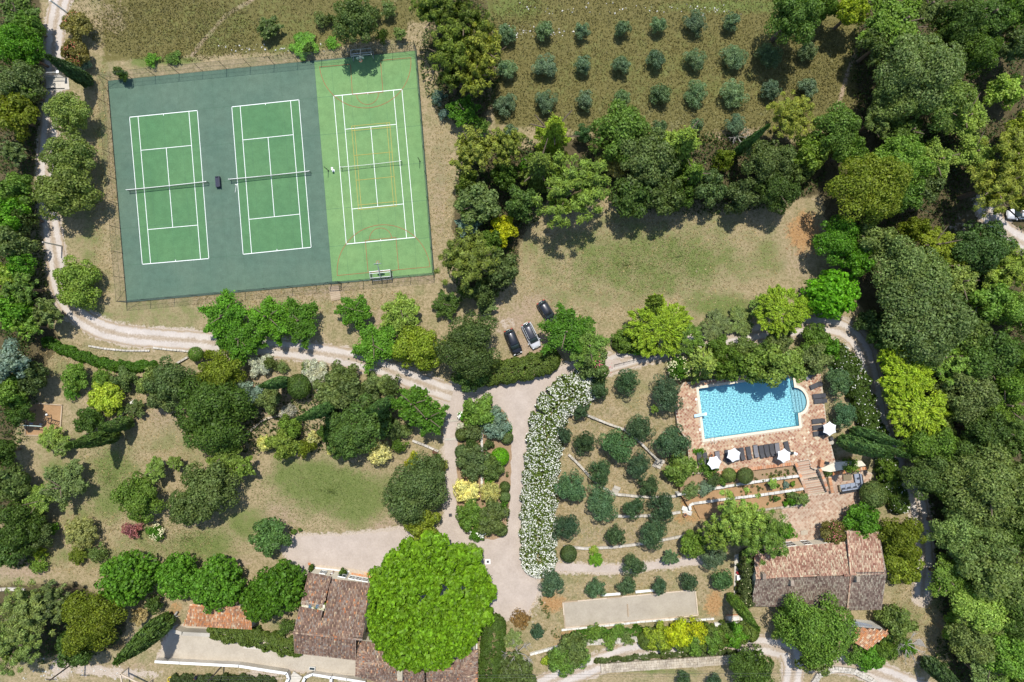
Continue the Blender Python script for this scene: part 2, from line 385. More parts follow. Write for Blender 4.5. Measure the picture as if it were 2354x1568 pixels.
for b in ((1800,1400,80,20,.5,0),(1235,700,90,50,.7,-.2),(1180,745,60,45,.8,0),(1215,790,70,50,.8,0),(400,960,160,80,.5,.2),(1400,1000,220,250,.32,0),(1430,1240,230,90,.35,0),(1130,700,50,50,.6,0),(600,880,180,60,.5,.3),(620,950,120,60,.5,.3),(1010,420,30,190,.5,0),
          (800,990,150,60,.5,0),(420,1180,120,60,.35,0),(640,1190,70,60,.6,.3),(880,1210,50,25,.7,-.4),(250,300,22,220,.45,0),(1835,600,70,80,.5,0),(60,1310,110,30,.7,0),(940,640,170,20,.45,0),(720,680,200,25,.5,-.1),(1960,1300,60,200,.0,0),(2110,1500,50,60,.6,0),(260,40,60,80,.4,0),(250,1540,160,30,.6,0),
          (1480,690,240,30,.3,-.1),(870,735,120,40,.5,0),(60,950,70,60,.4,0),(560,1290,90,22,.5,.1)):
    blob('d', b[0], b[1], b[2], b[3], b[4], b[5])
for b in ((250,1545,180,18,.8,.05),(150,1530,70,40,.7,-.6),(1210,1380,50,70,.5,0),(610,1550,80,25,.7,0),(1500,1525,200,14,.6,.03),(1240,1500,40,20,.3,0),(2200,530,60,60,.4,0),(2130,1190,30,60,.5,0),(1700,1420,60,15,.5,0),(1165,745,35,25,.55,0)):
    blob('p', b[0], b[1], b[2], b[3], b[4], b[5])
# woods
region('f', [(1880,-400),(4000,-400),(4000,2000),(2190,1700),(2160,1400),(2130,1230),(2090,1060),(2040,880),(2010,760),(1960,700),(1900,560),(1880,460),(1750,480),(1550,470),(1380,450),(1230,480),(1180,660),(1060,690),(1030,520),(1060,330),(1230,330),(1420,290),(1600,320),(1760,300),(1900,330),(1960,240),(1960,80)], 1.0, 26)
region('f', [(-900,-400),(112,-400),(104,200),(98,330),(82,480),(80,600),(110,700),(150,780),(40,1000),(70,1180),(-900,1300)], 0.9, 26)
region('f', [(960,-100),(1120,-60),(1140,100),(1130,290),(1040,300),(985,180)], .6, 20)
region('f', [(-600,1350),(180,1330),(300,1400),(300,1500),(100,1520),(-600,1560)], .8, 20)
for pts, s in ((DRIVE, 1), (COURTYARD, .9)):
    d = seg_d(GX, GY, pts, True); ins = inside(GX, GY, pts)
    ch['p'] = np.maximum(ch['p'], np.where(ins, 1, s * .8 * (1 - np_ss(0, 1.3, d))))
for pts, w in ((TRACK, 1.5), (EASTROAD, 1.5), (LOWROAD, 1.6), (SPUR, 1.6), (PATH, .5), (FARROAD, 1.5)):
    q = [W(u, v) for u, v in pts]; d = seg_d(GX, GY, q)
    ch['p'] = np.maximum(ch['p'], .75 * (1 - np_ss(w * .8, w + 1.3, d)))
tr = seg_d(U, V, [(580,0),(520,35),(470,90),(440,130)]); ch['d'] = np.maximum(ch['d'], .7 * (1 - np_ss(2, 9, tr)))
tr = seg_d(U, V, [(1990,70),(1950,160),(1930,230),(1900,300)]); ch['d'] = np.maximum(ch['d'], .8 * (1 - np_ss(2, 9, tr)))

ny, nx = GX.shape
gv = np.stack([GX, GY, GZ], -1).reshape(-1, 3).astype(np.float32)
ii = np.arange(nx * ny).reshape(ny, nx)
gf = np.stack([ii[:-1, :-1], ii[:-1, 1:], ii[1:, 1:], ii[1:, :-1]], -1).reshape(-1, 4).astype(np.int32)
def np_mesh(name, v, f, mat):
    me = bpy.data.meshes.new(name); k = f.shape[1]
    me.vertices.add(len(v)); me.vertices.foreach_set('co', np.ascontiguousarray(v, np.float32).ravel())
    me.loops.add(f.size); me.loops.foreach_set('vertex_index', np.ascontiguousarray(f, np.int32).ravel())
    me.polygons.add(len(f)); me.polygons.foreach_set('loop_start', np.arange(0, f.size, k, dtype=np.int32))
    me.update(calc_edges=True); me.materials.append(mat); return me
def ground_mat():
    t = NT('ground_mat')
    a1 = t.new('ShaderNodeVertexColor', layer_name='soil_a'); a2 = t.new('ShaderNodeVertexColor', layer_name='soil_b')
    s1 = t.new('ShaderNodeSeparateColor'); s2 = t.new('ShaderNodeSeparateColor')
    t.l.new(a1.outputs[0], s1.inputs[0]); t.l.new(a2.outputs[0], s2.inputs[0])
    fine, mid, big = t.noise(7.0, 5, 0.75), t.noise(1.1, 6, 0.7), t.noise(0.12, 4, 0.6)
    grain = t.noise(2.6, 3, 0.8); wide = t.noise(0.28, 5, 0.62)
    def mask(sock, lo=0.42, hi=0.6, k=0.75):
        # ragged edge: the painted amount shifted by noise
        n = t.math('ADD', t.math('ADD', t.math('MULTIPLY', t.math('SUBTRACT', mid, 0.5), 1.5), t.math('MULTIPLY', t.math('SUBTRACT', wide, 0.5), 1.1)), t.math('MULTIPLY', t.math('SUBTRACT', grain, 0.5), k))
        x = t.math('ADD', sock, n)
        return t.ramp(x, (lo, 0.0), (hi, 1.0))
    dry = t.ramp(t.math('ADD', t.math('MULTIPLY', grain, .6), t.math('MULTIPLY', mid, .4)), (0.30, (0.115, 0.115, 0.045)), (0.43, (0.235, 0.195, 0.10)), (0.55, (0.36, 0.285, 0.17)), (0.72, (0.46, 0.36, 0.24)))
    dry = t.mix(t.ramp(wide, (0.46, 0.0), (0.66, 0.62)), dry, t.ramp(grain, (0.3, (0.10, 0.125, 0.04)), (0.7, (0.27, 0.25, 0.115))))
    meadow = t.ramp(t.math('ADD', t.math('MULTIPLY', grain, .55), t.math('MULTIPLY', mid, .45)), (0.30, (0.088, 0.080, 0.024)), (0.46, (0.142, 0.126, 0.044)), (0.60, (0.19, 0.165, 0.066)), (0.75, (0.25, 0.21, 0.095)))
    meadow = t.mix(t.ramp(big, (0.4, 0.0), (0.62, 0.55)), meadow, t.ramp(grain, (0.3, (0.07, 0.075, 0.022)), (0.7, (0.20, 0.17, 0.07))))
    green = t.ramp(t.math('ADD', t.math('MULTIPLY', fine, .5), t.math('MULTIPLY', mid, .5)), (0.3, (0.075, 0.11, 0.025)), (0.5, (0.13, 0.17, 0.045)), (0.7, (0.22, 0.23, 0.09)))
    dirt = t.ramp(grain, (0.3, (0.25, 0.18, 0.115)), (0.7, (0.43, 0.33, 0.235)))
    orange = t.ramp(grain, (0.3, (0.27, 0.145, 0.055)), (0.7, (0.45, 0.285, 0.14)))
    pale = t.ramp(fine, (0.3, (0.38, 0.31, 0.24)), (0.7, (0.54, 0.46, 0.38)))
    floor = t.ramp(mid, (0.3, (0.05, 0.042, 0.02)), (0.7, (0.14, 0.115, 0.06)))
    col = t.mix(mask(s1.outputs[2], .4, .6), dry, meadow)
    col = t.mix(mask(s2.outputs[2], .3, .75), col, dirt)
    col = t.mix(t.math('MULTIPLY', mask(s1.outputs[0], .22, .78, .9), 0.92), col, green)
    col = t.mix(mask(s1.outputs[1], .38, .7), col, orange)
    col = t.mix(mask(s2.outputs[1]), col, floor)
    col = t.mix(mask(s2.outputs[0], .4, .62), col, pale)
    col = t.mix(1.0, col, t.ramp(fine, (0.25, 0.72), (0.5, 1.0), (0.75, 1.3)), 'MULTIPLY')
    nrm = t.bump(t.math('ADD', grain, fine), 0.75, 0.16)
    return t.finish(t.bsdf(col, 0.95, 0, 0.12, nrm))
ground = link('ground', np_mesh('ground', gv, gf, ground_mat())); tag(ground, 'dry grass ground with green lawn patches and bare earth', kind='structure')
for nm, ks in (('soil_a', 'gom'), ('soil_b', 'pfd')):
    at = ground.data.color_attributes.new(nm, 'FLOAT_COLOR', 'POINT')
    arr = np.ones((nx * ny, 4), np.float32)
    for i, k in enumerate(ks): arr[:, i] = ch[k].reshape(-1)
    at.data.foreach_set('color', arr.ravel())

# ------------------------------------------------------------------ gravel surfaces
def gravel_mat(name, lo, hi, tracks=False):
    t = NT(name)
    fine, mid, grain = t.noise(11, 4, 0.8), t.noise(0.45, 5, 0.6), t.noise(3.0, 4, 0.7)
    col = t.ramp(t.math('ADD', t.math('MULTIPLY', fine, .6), t.math('MULTIPLY', grain, .4)), (0.32, lo), (0.68, hi))
    col = t.mix(1.0, col, t.ramp(mid, (0.3, (0.88, 0.86, 0.84)), (0.7, (1.08, 1.07, 1.06))), 'MULTIPLY')
    if tracks:
        uv = t.new('ShaderNodeSeparateXYZ'); t.l.new(t.new('ShaderNodeUVMap').outputs[0], uv.inputs[0])
        x = t.math('ABSOLUTE', t.math('SUBTRACT', uv.outputs[0], 0.5))       # 0 mid, .5 edge
        n = t.math('MULTIPLY', t.math('SUBTRACT', grain, .5), .3); n2 = t.math('MULTIPLY', t.math('SUBTRACT', mid, .5), .22)
        xx = t.math('ADD', t.math('ADD', x, n), n2)
        dirt = t.ramp(grain, (0.3, (0.24, 0.18, 0.115)), (0.7, (0.40, 0.31, 0.21)))
        col = t.mix(t.ramp(xx, (0.0, .8), (0.10, 0.55), (0.16, 0.0), (0.36, 0.0), (0.46, 0.95)), col, dirt)
    return t.finish(t.bsdf(col, 0.95, 0, 0.15, t.bump(fine, 0.5, 0.06)))
M['gravel'] = gravel_mat('gravel', (0.36, 0.30, 0.255), (0.51, 0.445, 0.39))
M['track'] = gravel_mat('track', (0.41, 0.37, 0.33), (0.58, 0.53, 0.485), True)
M['sand_grey'] = gravel_mat('sand_grey', (0.32, 0.28, 0.22), (0.43, 0.385, 0.31))
M['beige'] = gravel_mat('beige', (0.36, 0.315, 0.245), (0.50, 0.45, 0.37)); M['soil'] = gravel_mat('soil', (0.22, 0.145, 0.085), (0.38, 0.275, 0.175))
M['chip'] = gravel_mat('chip', (0.27, 0.16, 0.08), (0.42, 0.275, 0.15))
def ragged(poly, step, amp, rng):
    out = []; n = len(poly)
    for i in range(n):
        a, b = poly[i], poly[(i + 1) % n]; L = math.hypot(b[0] - a[0], b[1] - a[1]); k = max(1, int(L / step))
        nx_, ny_ = (b[1] - a[1]) / (L + 1e-9), -(b[0] - a[0]) / (L + 1e-9)
        for j in range(k):
            t = j / k; w = rng.uniform(-amp, amp)
            out.append(Vector((a[0] + (b[0] - a[0]) * t + nx_ * w, a[1] + (b[1] - a[1]) * t + ny_ * w, 0)))
    return out
R = random.Random(7)
def smooth_closed(poly, it=2):
    for _ in range(it):
        o = []; n = len(poly)
        for i in range(n):
            a, b = poly[i], poly[(i + 1) % n]
            o += [a * .75 + b * .25, a * .25 + b * .75]
        poly = o
    return poly
def sheet(name, poly, mat, up, label, smooth=2, amp=.12, kind='structure'):
    p = ragged(smooth_closed([Vector((q[0], q[1], 0)) for q in poly], smooth) if smooth else poly, .45, amp, R)
    o = MB().sheet(p, lambda x, y: hgt(x, y) + up).build(name, mat)
    return tag(o, label, kind=kind)
def ribbon(name, pts, width, mat, up, label):
    P = [Vector((u, v, 0)) for u, v in pts]
    for _ in range(2):
        o = [P[0]]
        for a, b in zip(P, P[1:]): o += [a * .75 + b * .25, a * .25 + b * .75]
        P = o + [P[-1]]
    Q = [G(p.x, p.y) for p in P]; S = [Q[0]]
    for a, b in zip(Q, Q[1:]):
        k = max(1, int((b - a).length / .7))
        S += [a.lerp(b, j / k) for j in range(1, k + 1)]
    vs, uv, fs, C = [], [], [], 5
    for i, p in enumerate(S):
        d = (S[min(i + 1, len(S) - 1)] - S[max(i - 1, 0)]); d.z = 0; d.normalize(); nn = Vector((-d.y, d.x, 0))
        wj = width * (1 + R.uniform(-.06, .06))
        for j in range(C):
            t = j / (C - 1); q = p + nn * (wj * (t - .5)); vs.append((q.x, q.y, hgt(q.x, q.y) + up)); uv.append((t, i * .7))
    for i in range(len(S) - 1):
        for j in range(C - 1):
            a = i * C + j; fs.append((a + 1, a, a + C, a + C + 1))
    b = MB(); b.add(vs, fs); me = b.mesh(name, mat)
    if me.polygons[0].normal.z < 0: me.flip_normals()
    l = me.uv_layers.new(name='UVMap')
    for lp in me.loops: l.data[lp.index].uv = uv[lp.vertex_index]
    return tag(link(name, me), label, kind='structure')
ribbon('road', TRACK, 3.1, M['track'], .030, 'pale gravel track with twin wheel ruts curving round the courts')
ribbon('road', EASTROAD, 3.0, M['track'], .026, 'pinkish gravel lane passing above the pool hedge')
ribbon('road', LOWROAD, 3.3, M['track'], .030, 'white gravel lane along the bottom below the bowling pitch')
ribbon('road', SPUR, 3.4, M['track'], .036, 'short grey gravel spur running off the bottom edge')
ribbon('road', FARROAD, 3.4, M['track'], .030, 'gravel bend beside the white van in the woods')
ribbon('path', PATH, 1.15, M['gravel'], .034, 'narrow gravel path between olives and the bowling pitch')
sheet('drive', DRIVE, M['gravel'], .022, 'wide pale gravel drive and forecourt')
sheet('planting_bed', ISLAND, M['soil'], .034, 'earth bed of the planted island in the gravel drive')
sheet('courtyard', COURTYARD, M['beige'], .042, 'beige walled courtyard below the farmhouse', 0, .03)
# ------------------------------------------------------------------ sports courts
def court_mat(name, c):
    t = NT(name)
    f, m, b = t.noise(9, 5, 0.8), t.noise(0.8, 5, 0.6), t.noise(0.16, 3, 0.5)
    col = t.ramp(f, (0.3, tuple(x * .8 for x in c)), (0.7, tuple(x * 1.2 for x in c)))
    col = t.mix(1.0, col, t.ramp(m, (0.3, .89), (0.7, 1.10)), 'MULTIPLY')
    col = t.mix(1.0, col, t.ramp(b, (0.3, (.9, .94, .92)), (0.7, (1.12, 1.06, 1.02))), 'MULTIPLY')
    return t.finish(t.bsdf(col, 0.9, 0, 0.2, t.bump(f, .25, .02)))
M['court_teal'] = court_mat('court_teal', (0.090, 0.148, 0.110))
M['court_green'] = court_mat('court_green', (0.083, 0.188, 0.085)); M['court_light'] = court_mat('court_light', (0.145, 0.262, 0.105))
CT = [Wf(433, 324), Wf(1667, 203), Wf(1738, 1100), Wf(509, 1211)]
def bil(c, s, t):
    a = c[0] + (c[1] - c[0]) * s; b = c[3] + (c[2] - c[3]) * s; return a + (b - a) * t
court = MB().prism(CT, -.3, .05).build('sports_court', M['court_teal']); tag(court, 'teal hard court holding two tennis courts', kind='structure')
def flat(name, quad, mat, z, parent):
    return MB().sheet([Vector((p.x, p.y, 0)) for p in quad], z).build(name, mat, parent)
def line(a, b, w, mat, z, parent, name='court_line'):
    d = (b - a); d.z = 0; d.normalize(); n = Vector((-d.y, d.x, 0)) * w / 2; e = d * w / 2
    return flat(name, [a - n - e, b - n + e, b + n + e, a + n - e], mat, z, parent)
div = [Wf(1257.5, 250), Wf(1330, 1131)]
multi = MB().sheet([div[0], CT[1], CT[2], div[1]], .054).build('multisport_court', M['court_light'])
tag(multi, 'light green multi-sport court with basketball markings beside the teal courts', kind='structure')
courts = [[Wf(519, 470), Wf(790, 443), Wf(836, 1035), Wf(570, 1058)], [Wf(927.7, 428.6), Wf(1196, 400.4), Wf(1245, 990), Wf(973, 1018)], [Wf(1335, 385), Wf(1608, 358.5), Wf(1661, 950), Wf(1385.6, 977)]]
for i, q in enumerate(courts):
    par = court if i < 2 else multi
    if i < 2: flat('playing_area', q, M['court_green'], .058, par)
    z = .0625; w = .085
    E = lambda s0, t0, s1, t1, ww=w: line(bil(q, s0, t0), bil(q, s1, t1), ww, M['line_white'], z, par)
    E(0, 0, 1, 0, .11); E(0, 1, 1, 1, .11); E(0, 0, 0, 1); E(1, 0, 1, 1)
    z = .0665; E(.125, 0.004, .125, .996); E(.875, 0.004, .875, .996)
    z = .0705; E(.125, .2308, .875, .2308); E(.125, .7692, .875, .7692)
    z = .0745; E(.5, .2308, .5, .7692); E(.5, 0, .5, .010); E(.5, 1, .5, .990)
def arc(c, r, a0, a1, w, mat, z, parent, n=40, sx=1.0):
    b = MB(); vs = []
    for i in range(n + 1):
        a = a0 + (a1 - a0) * i / n
        for rr in (r - w / 2, r + w / 2): vs.append((c.x + rr * math.cos(a) * sx, c.y + rr * math.sin(a), z))
    fs = [(2 * i, 2 * i + 1, 2 * i + 3, 2 * i + 2) for i in range(n)]
    b.add(vs, fs); return b.build('court_line', mat, parent)
RED = M['line_red']; zr = .0785
tilt = math.atan2((CT[1] - CT[0]).y, (CT[1] - CT[0]).x)
for c, r, a0 in ((Wf(1461, 250), 7.38, math.pi + tilt), (Wf(1535, 1086), 7.5, tilt)): arc(c, r, a0, a0 + math.pi, .07, RED, zr, multi, 48)
for c, r, a0 in ((Wf(1470, 375), 1.78, math.pi + tilt), (Wf(1522.7, 957), 1.78, tilt)): arc(c, r, a0, a0 + math.pi, .06, RED, zr, multi, 24)
def red(*p):
    for a, b in zip(p, p[1:]): line(Wf(*a), Wf(*b), .065, RED, zr + .004, multi)
red((1278.5, 269), (1402, 258.5)); red((1523, 243), (1644.5, 232))
red((1402.6, 262), (1410, 379.5), (1532, 370.5), (1523, 250))
red((1349, 1103), (1720.4, 1068)); red((1472.7, 1088.5), (1461.5, 962.6), (1584, 951), (1595, 1079.6))
YEL = M['line_yellow']; q = [Wf(1406.6, 505.8), Wf(1559, 492), Wf(1587, 825), Wf(1434.7, 840)]
zy = .0865
for a in ((0, 0, 1, 0), (0, 1, 1, 1), (0, 0, 0, 1), (1, 0, 1, 1), (.075, 0, .075, 1), (.925, 0, .925, 1), (0, .055, 1, .055), (0, .945, 1, .945), (0, .352, 1, .352), (0, .648, 1, .648)):
    line(bil(q, a[0], a[1]), bil(q, a[2], a[3]), .065, YEL, zy, multi); zy += .0005
# thin casting joints across the whole slab
b = MB()
for k in range(1, 6):
    a, c = bil(CT, 0, k / 6), bil(CT, 1, k / 6)
    d = (c - a).normalized(); n = Vector((-d.y, d.x, 0)) * .018
    b.sheet([a - n, c - n, c + n, a + n], .0610)
for k in range(1, 18):
    a, c = bil(CT, k / 18, 0), bil(CT, k / 18, 1)
    d = (c - a).normalized(); n = Vector((-d.y, d.x, 0)) * .010
    b.sheet([a - n, c - n, c + n, a + n], .0613)
b.build('joint', M['seam'], court)['kind'] = 'stuff'

# chain-link fence round the slab: posts, stays, rails and wire
fence = empty('court_fence', CT[0], 0, 'tall dark chain-link fence enclosing the three sports courts', 'fence')
FH = 3.0
def rel(p, o): return Vector(p) - o.location
wire = MB()
post_me = {}
def fence_post(p, h=FH):
    m = MB().tube((0, 0, 0), (0, 0, h), .035, .035, 6).build('post', M['dark_metal'], fence)
    m.location = rel(p, fence); return m
sides = [(0, 1, 13), (1, 2, 9), (2, 3, 13), (3, 0, 9)]
for a, c, n in sides:
    A, B = CT[a].copy(), CT[c].copy(); A.z = B.z = .05
    mid = (CT[0] + CT[2]) / 2
    for k in range(n):
        if a == 2 and k in (5,): pass
        fence_post(A.lerp(B, k / n))
    L = (B - A).length; d = (B - A) / L
    for zz in (.12, FH * .5, FH - .03):
        MB().tube(rel(A + Vector((0, 0, zz)), fence), rel(B + Vector((0, 0, zz)), fence), .014, .014, 4).build('rail', M['dark_metal'], fence)
    x = 0.0
    while x < L - .1:
        p = rel(A + d * x, fence); wire.tube(p + Vector((0, 0, .08)), p + Vector((0, 0, FH - .05)), .007, .007, 3, False); x += .22
    z = .25
    while z < FH - .1:
        wire.tube(rel(A + Vector((0, 0, z)), fence), rel(B + Vector((0, 0, z)), fence), .007, .007, 3, False); z += .22
for i in range(4):           # corner stays
    for j in (1, 3):
        d = (CT[(i + j) % 4] - CT[i]).normalized()
        MB().tube(rel(CT[i] + Vector((0, 0, FH - .2)), fence), rel(CT[i] + d * 2.2 + Vector((0, 0, .1)), fence), .025, .025, 5).build('stay', M['dark_metal'], fence)
for t in (.405, .595):
    pass
o = wire.build('wire_mesh', M['mesh_wire'], fence); o['kind'] = 'stuff'
# gate in the fence with its steps
gp = Wf(1345, 1133)
gate = empty('court_gate', gp, tilt, 'green wire gate in the court fence above the timber steps', 'gate')
for sx in (-.85, .85): MB().tube((sx, -.05, 0), (sx, -.05, 2.9), .045).build('post', M['green_metal'], gate)
MB().tube((-.85, -.05, 2.85), (.85, -.05, 2.85), .04).build('rail', M['green_metal'], gate)
b = MB()
for sx in (-.78, .78): b.tube((sx, -.1, .1), (sx, -.1, 2.1), .03)
for zz in (.12, 1.1, 2.08): b.tube((-.78, -.1, zz), (.78, -.1, zz), .03)
lf = b.build('gate_leaf', M['green_metal'], gate)
b = MB()
for k in range(8): b.tube((-.7 + k * .2, -.1, .12), (-.7 + k * .2, -.1, 2.05), .009, n=3)
b.build('wire_mesh', M['mesh_wire'], gate)['kind'] = 'stuff'
for sx in (-1, 1):
    MB().tube((sx * .85, -.05, 2.8), (sx * 2.1, -.05, .1), .03).build('stay', M['green_metal'], gate)
steps = empty('timber_steps', Wf(1341, 1172), tilt + .1, 'pale timber plank steps leading down from the court gate', 'steps')
plank = None
for k in range(8):
    if plank is None:
        plank = MB().box((0, 0, 0), (1.65, .27, .12)).build('plank', M['wood'], steps)
    o = plank if k == 0 else plank.copy()
    if k: COL.objects.link(o); o.parent = steps
    o.location = (R.uniform(-.04, .04), .95 - k * .285, .07 + (7 - k) * .012); o.rotation_euler = (0, 0, R.uniform(-.03, .03))

# nets
def tennis_net(p0, p1, label, sp=.12, th=.008, slack=.12, hb=.05):
    root = empty('tennis_net', (p0 + p1) / 2, math.atan2((p1 - p0).y, (p1 - p0).x), label, 'net', 'tennis nets on the courts')
    L = (p1 - p0).length / 2; H = 1.07
    for sx in (-1, 1):
        MB().tube((sx * L, 0, .05), (sx * L, 0, H), .05, .05, 8).build('post', M['green_metal'], root)
        MB().tube((sx * L, 0, H), (sx * L, 0, H + .09), .06, .055, 8).build('post_cap', M['white_paint'], root)
    def sag(x): return H - .02 - slack * (1 - (x / L) ** 2)
    n = 24; b = MB()
    for k in range(n):
        x0, x1 = -L + 2 * L * k / n, -L + 2 * L * (k + 1) / n
        b.tube((x0, 0, sag(x0)), (x1, 0, sag(x1)), hb, hb, 5, False)
    b.build('headband', M['white_paint'], root)
    w = MB(); k = -L + .05
    while k < L:
        w.tube((k, 0, .07), (k, 0, sag(k)), th, th, 3, False); k += sp
    for z in np.arange(.10, .95, sp): w.tube((-L, 0, z), (L, 0, z), th, th, 3, False)
    w.build('netting', M['net'], root)['kind'] = 'stuff'
    MB().box((0, 0, .5), (.07, .03, .9)).build('centre_strap', M['white_paint'], root)
    return root
tennis_net(Wf(521, 766), Wf(837, 733), 'tennis net stretched across the court beside the gravel track')
tennis_net(Wf(926, 724), Wf(1245, 691.5), 'tennis net across the middle teal-bordered court', slack=.16)
tennis_net(Wf(1369, 676), Wf(1608, 651), 'low slack net across the light green multi-sport court', slack=.22, sp=.34, th=.006, hb=.03)
for p, lab in ((Wf(1314, 684), 'dark volleyball post beside the teal edge of the multi-sport court'), (Wf(1680, 647), 'dark volleyball post beside the outer fence of the multi-sport court')):
    r = empty('volleyball_post', p, 0, lab, 'post', 'volleyball posts')
    MB().tube((0, 0, .05), (0, 0, 2.55), .05, .05, 8).build('pole', M['dark_metal'], r)
    MB().lathe([(.13, .05), (.13, .09), (.06, .12)], 8).build('foot', M['dark_metal'], r)
    MB().box((0, .06, 1.1), (.12, .1, .2)).build('winch', M['dark_metal'], r)
r = empty('umpire_stand', Wf(1334, 684), tilt, 'small white net winder stand beside the volleyball post', 'stand')
MB().tube((0, 0, .05), (0, 0, .9), .05).build('pole', M['white_paint'], r); MB().box((.05, .1, .95), (.3, .45, .1)).build('head', M['white_paint'], r)
MB().box((0, 0, .08), (.4, .4, .06)).build('foot', M['white_paint'], r)
r = empty('storage_bench', Wf(876, 731), tilt - .02, 'dark navy box bench standing between the two tennis courts', 'bench')
MB().box((-.08, 0, .26), (.62, 1.62, .40)).build('seat_box', M['navy'], r)
MB().box((.33, 0, .45), (.16, 1.66, .80), tilt=(0, .15)).build('backrest', M['cushion_dark'], r)
for k in (-1, 1): MB().box((0, k * .82, .4), (.62, .05, .5)).build('armrest', M['navy'], r)
r = empty('roller_broom', Wf(944, 756), 1.42, 'thin white broom lying beside the middle tennis court', 'broom')
MB().tube((-.6, 0, .09), (.6, 0, .09), .03).build('handle', M['white_paint'], r); MB().box((.65, 0, .1), (.1, .4, .08)).build('brush', M['white_paint'], r)

# goal frames that carry a basketball hoop
def goal(p, rz, label, net_on):
    r = empty('goal', p, rz, label, 'goal', 'goal frames with basketball hoops')
    m = M['galv']; w = 1.62
    for sx in (-1, 1):
        MB().tube((sx * w, 0, .05), (sx * w, 0, 2.05), .06, .06, 6).build('upright', m, r)
        MB().tube((sx * w, 0, 2.0), (sx * w, -1.0, 1.9), .04).build('side_bar', m, r)
        MB().tube((sx * w, -1.0, 1.9), (sx * w, -1.25, .08), .04).build('rear_leg', m, r)
        MB().tube((sx * w, 0, .1), (sx * w, -1.25, .1), .04).build('base_bar', m, r)
    MB().tube((-w, 0, 2.0), (w, 0, 2.0), .07, .07, 6).build('crossbar', m, r)
    MB().tube((-w, -.3, 1.97), (w, -.3, 1.97), .05).build('top_bar', m, r)
    MB().tube((-w, -1.25, .1), (w, -1.25, .1), .05).build('rear_bar', m, r)
    MB().tube((-w, -1.0, 1.9), (w, -1.0, 1.9), .045).build('rear_top_bar', m, r)
    MB().tube((0, -1.0, 1.9), (0, .85, 3.2), .07, .06, 6).build('boom', m, r)
    MB().tube((0, 0, 2.0), (0, .7, 3.0), .05).build('brace', m, r)
    # fan-shaped backboard, upright
    b = MB(); pts = []
    for k in range(13):
        a = math.pi * k / 12; pts.append((.62 * math.cos(a), 3.15 + .42 * math.sin(a) ** .7))
    pts = [(.55, 2.78)] + pts + [(-.55, 2.78)]
    pts = pts[::-1]
    n = len(pts); b.add([(x, .95, z) for x, z in pts] + [(x, .99, z) for x, z in pts], [tuple(range(n)), tuple(range(2 * n - 1, n - 1, -1))] + [(i, n + i, n + (i + 1) % n, (i + 1) % n) for i in range(n)])
    bb = b.build('backboard', plain('board_grey', (.42, .50, .48), .6), r)
    MB().path([(-.29, 1.0, 2.9), (-.29, 1.0, 3.35), (.29, 1.0, 3.35), (.29, 1.0, 2.9), (-.29, 1.0, 2.9)], .02, 4).build('target_square', M['dark_metal'], bb)
    b = MB(); ring = [(.23 * math.cos(2 * math.pi * k / 16), 1.27 + .23 * math.sin(2 * math.pi * k / 16), 2.95) for k in range(17)]
    b.path(ring, .022, 4); b.tube((0, .98, 2.93), (0, 1.06, 2.95), .05); b.build('hoop', plain('hoop_orange', (.62, .16, .08), .5), r)
    b = MB()
    for k in range(12):
        a = 2 * math.pi * k / 12
        b.tube((.22 * math.cos(a), 1.27 + .22 * math.sin(a), 2.94), (.12 * math.cos(a + .5), 1.27 + .12 * math.sin(a + .5), 2.5), .012, n=3, cap=False)
        b.tube((.22 * math.cos(a), 1.27 + .22 * math.sin(a), 2.94), (.12 * math.cos(a - .5), 1.27 + .12 * math.sin(a - .5), 2.5), .012, n=3, cap=False)
    b.build('hoop_net', M['white_paint'], r)['kind'] = 'stuff'
    if net_on:
        b = MB()
        for sx in (-1, 1):
            for k in range(9): b.tube((sx * w, -.1 - k * .125, .1), (sx * w, -.1 - k * .11, 1.95), .010, n=3, cap=False)
            for k in range(12): b.tube((sx * w, 0, .15 + k * .15), (sx * w, -1.2, .15 + k * .145), .010, n=3, cap=False)
        for k in range(28): b.tube((-w + k * .12, -1.02, 1.9), (-w + k * .12, -1.24, .1), .010, n=3, cap=False)
        for k in range(12): b.tube((-w, -1.22 + k * .015, .15 + k * .15), (w, -1.22 + k * .015, .15 + k * .15), .010, n=3, cap=False)
        b.build('goal_net', M['net'], r)['kind'] = 'stuff'
    return r
goal(Wf(1528.5, 1089.5), tilt, 'grey goal frame with orange hoop standing at the gate end of the multi-sport court', True)
goal(Wf(1456, 243), tilt + math.pi, 'grey goal frame and hoop shaded by the tree behind the multi-sport court', False)
# ------------------------------------------------------------------ pool terrace
DZ = 2.0
def D(px, py, z=DZ): return Wf(px, py, z)
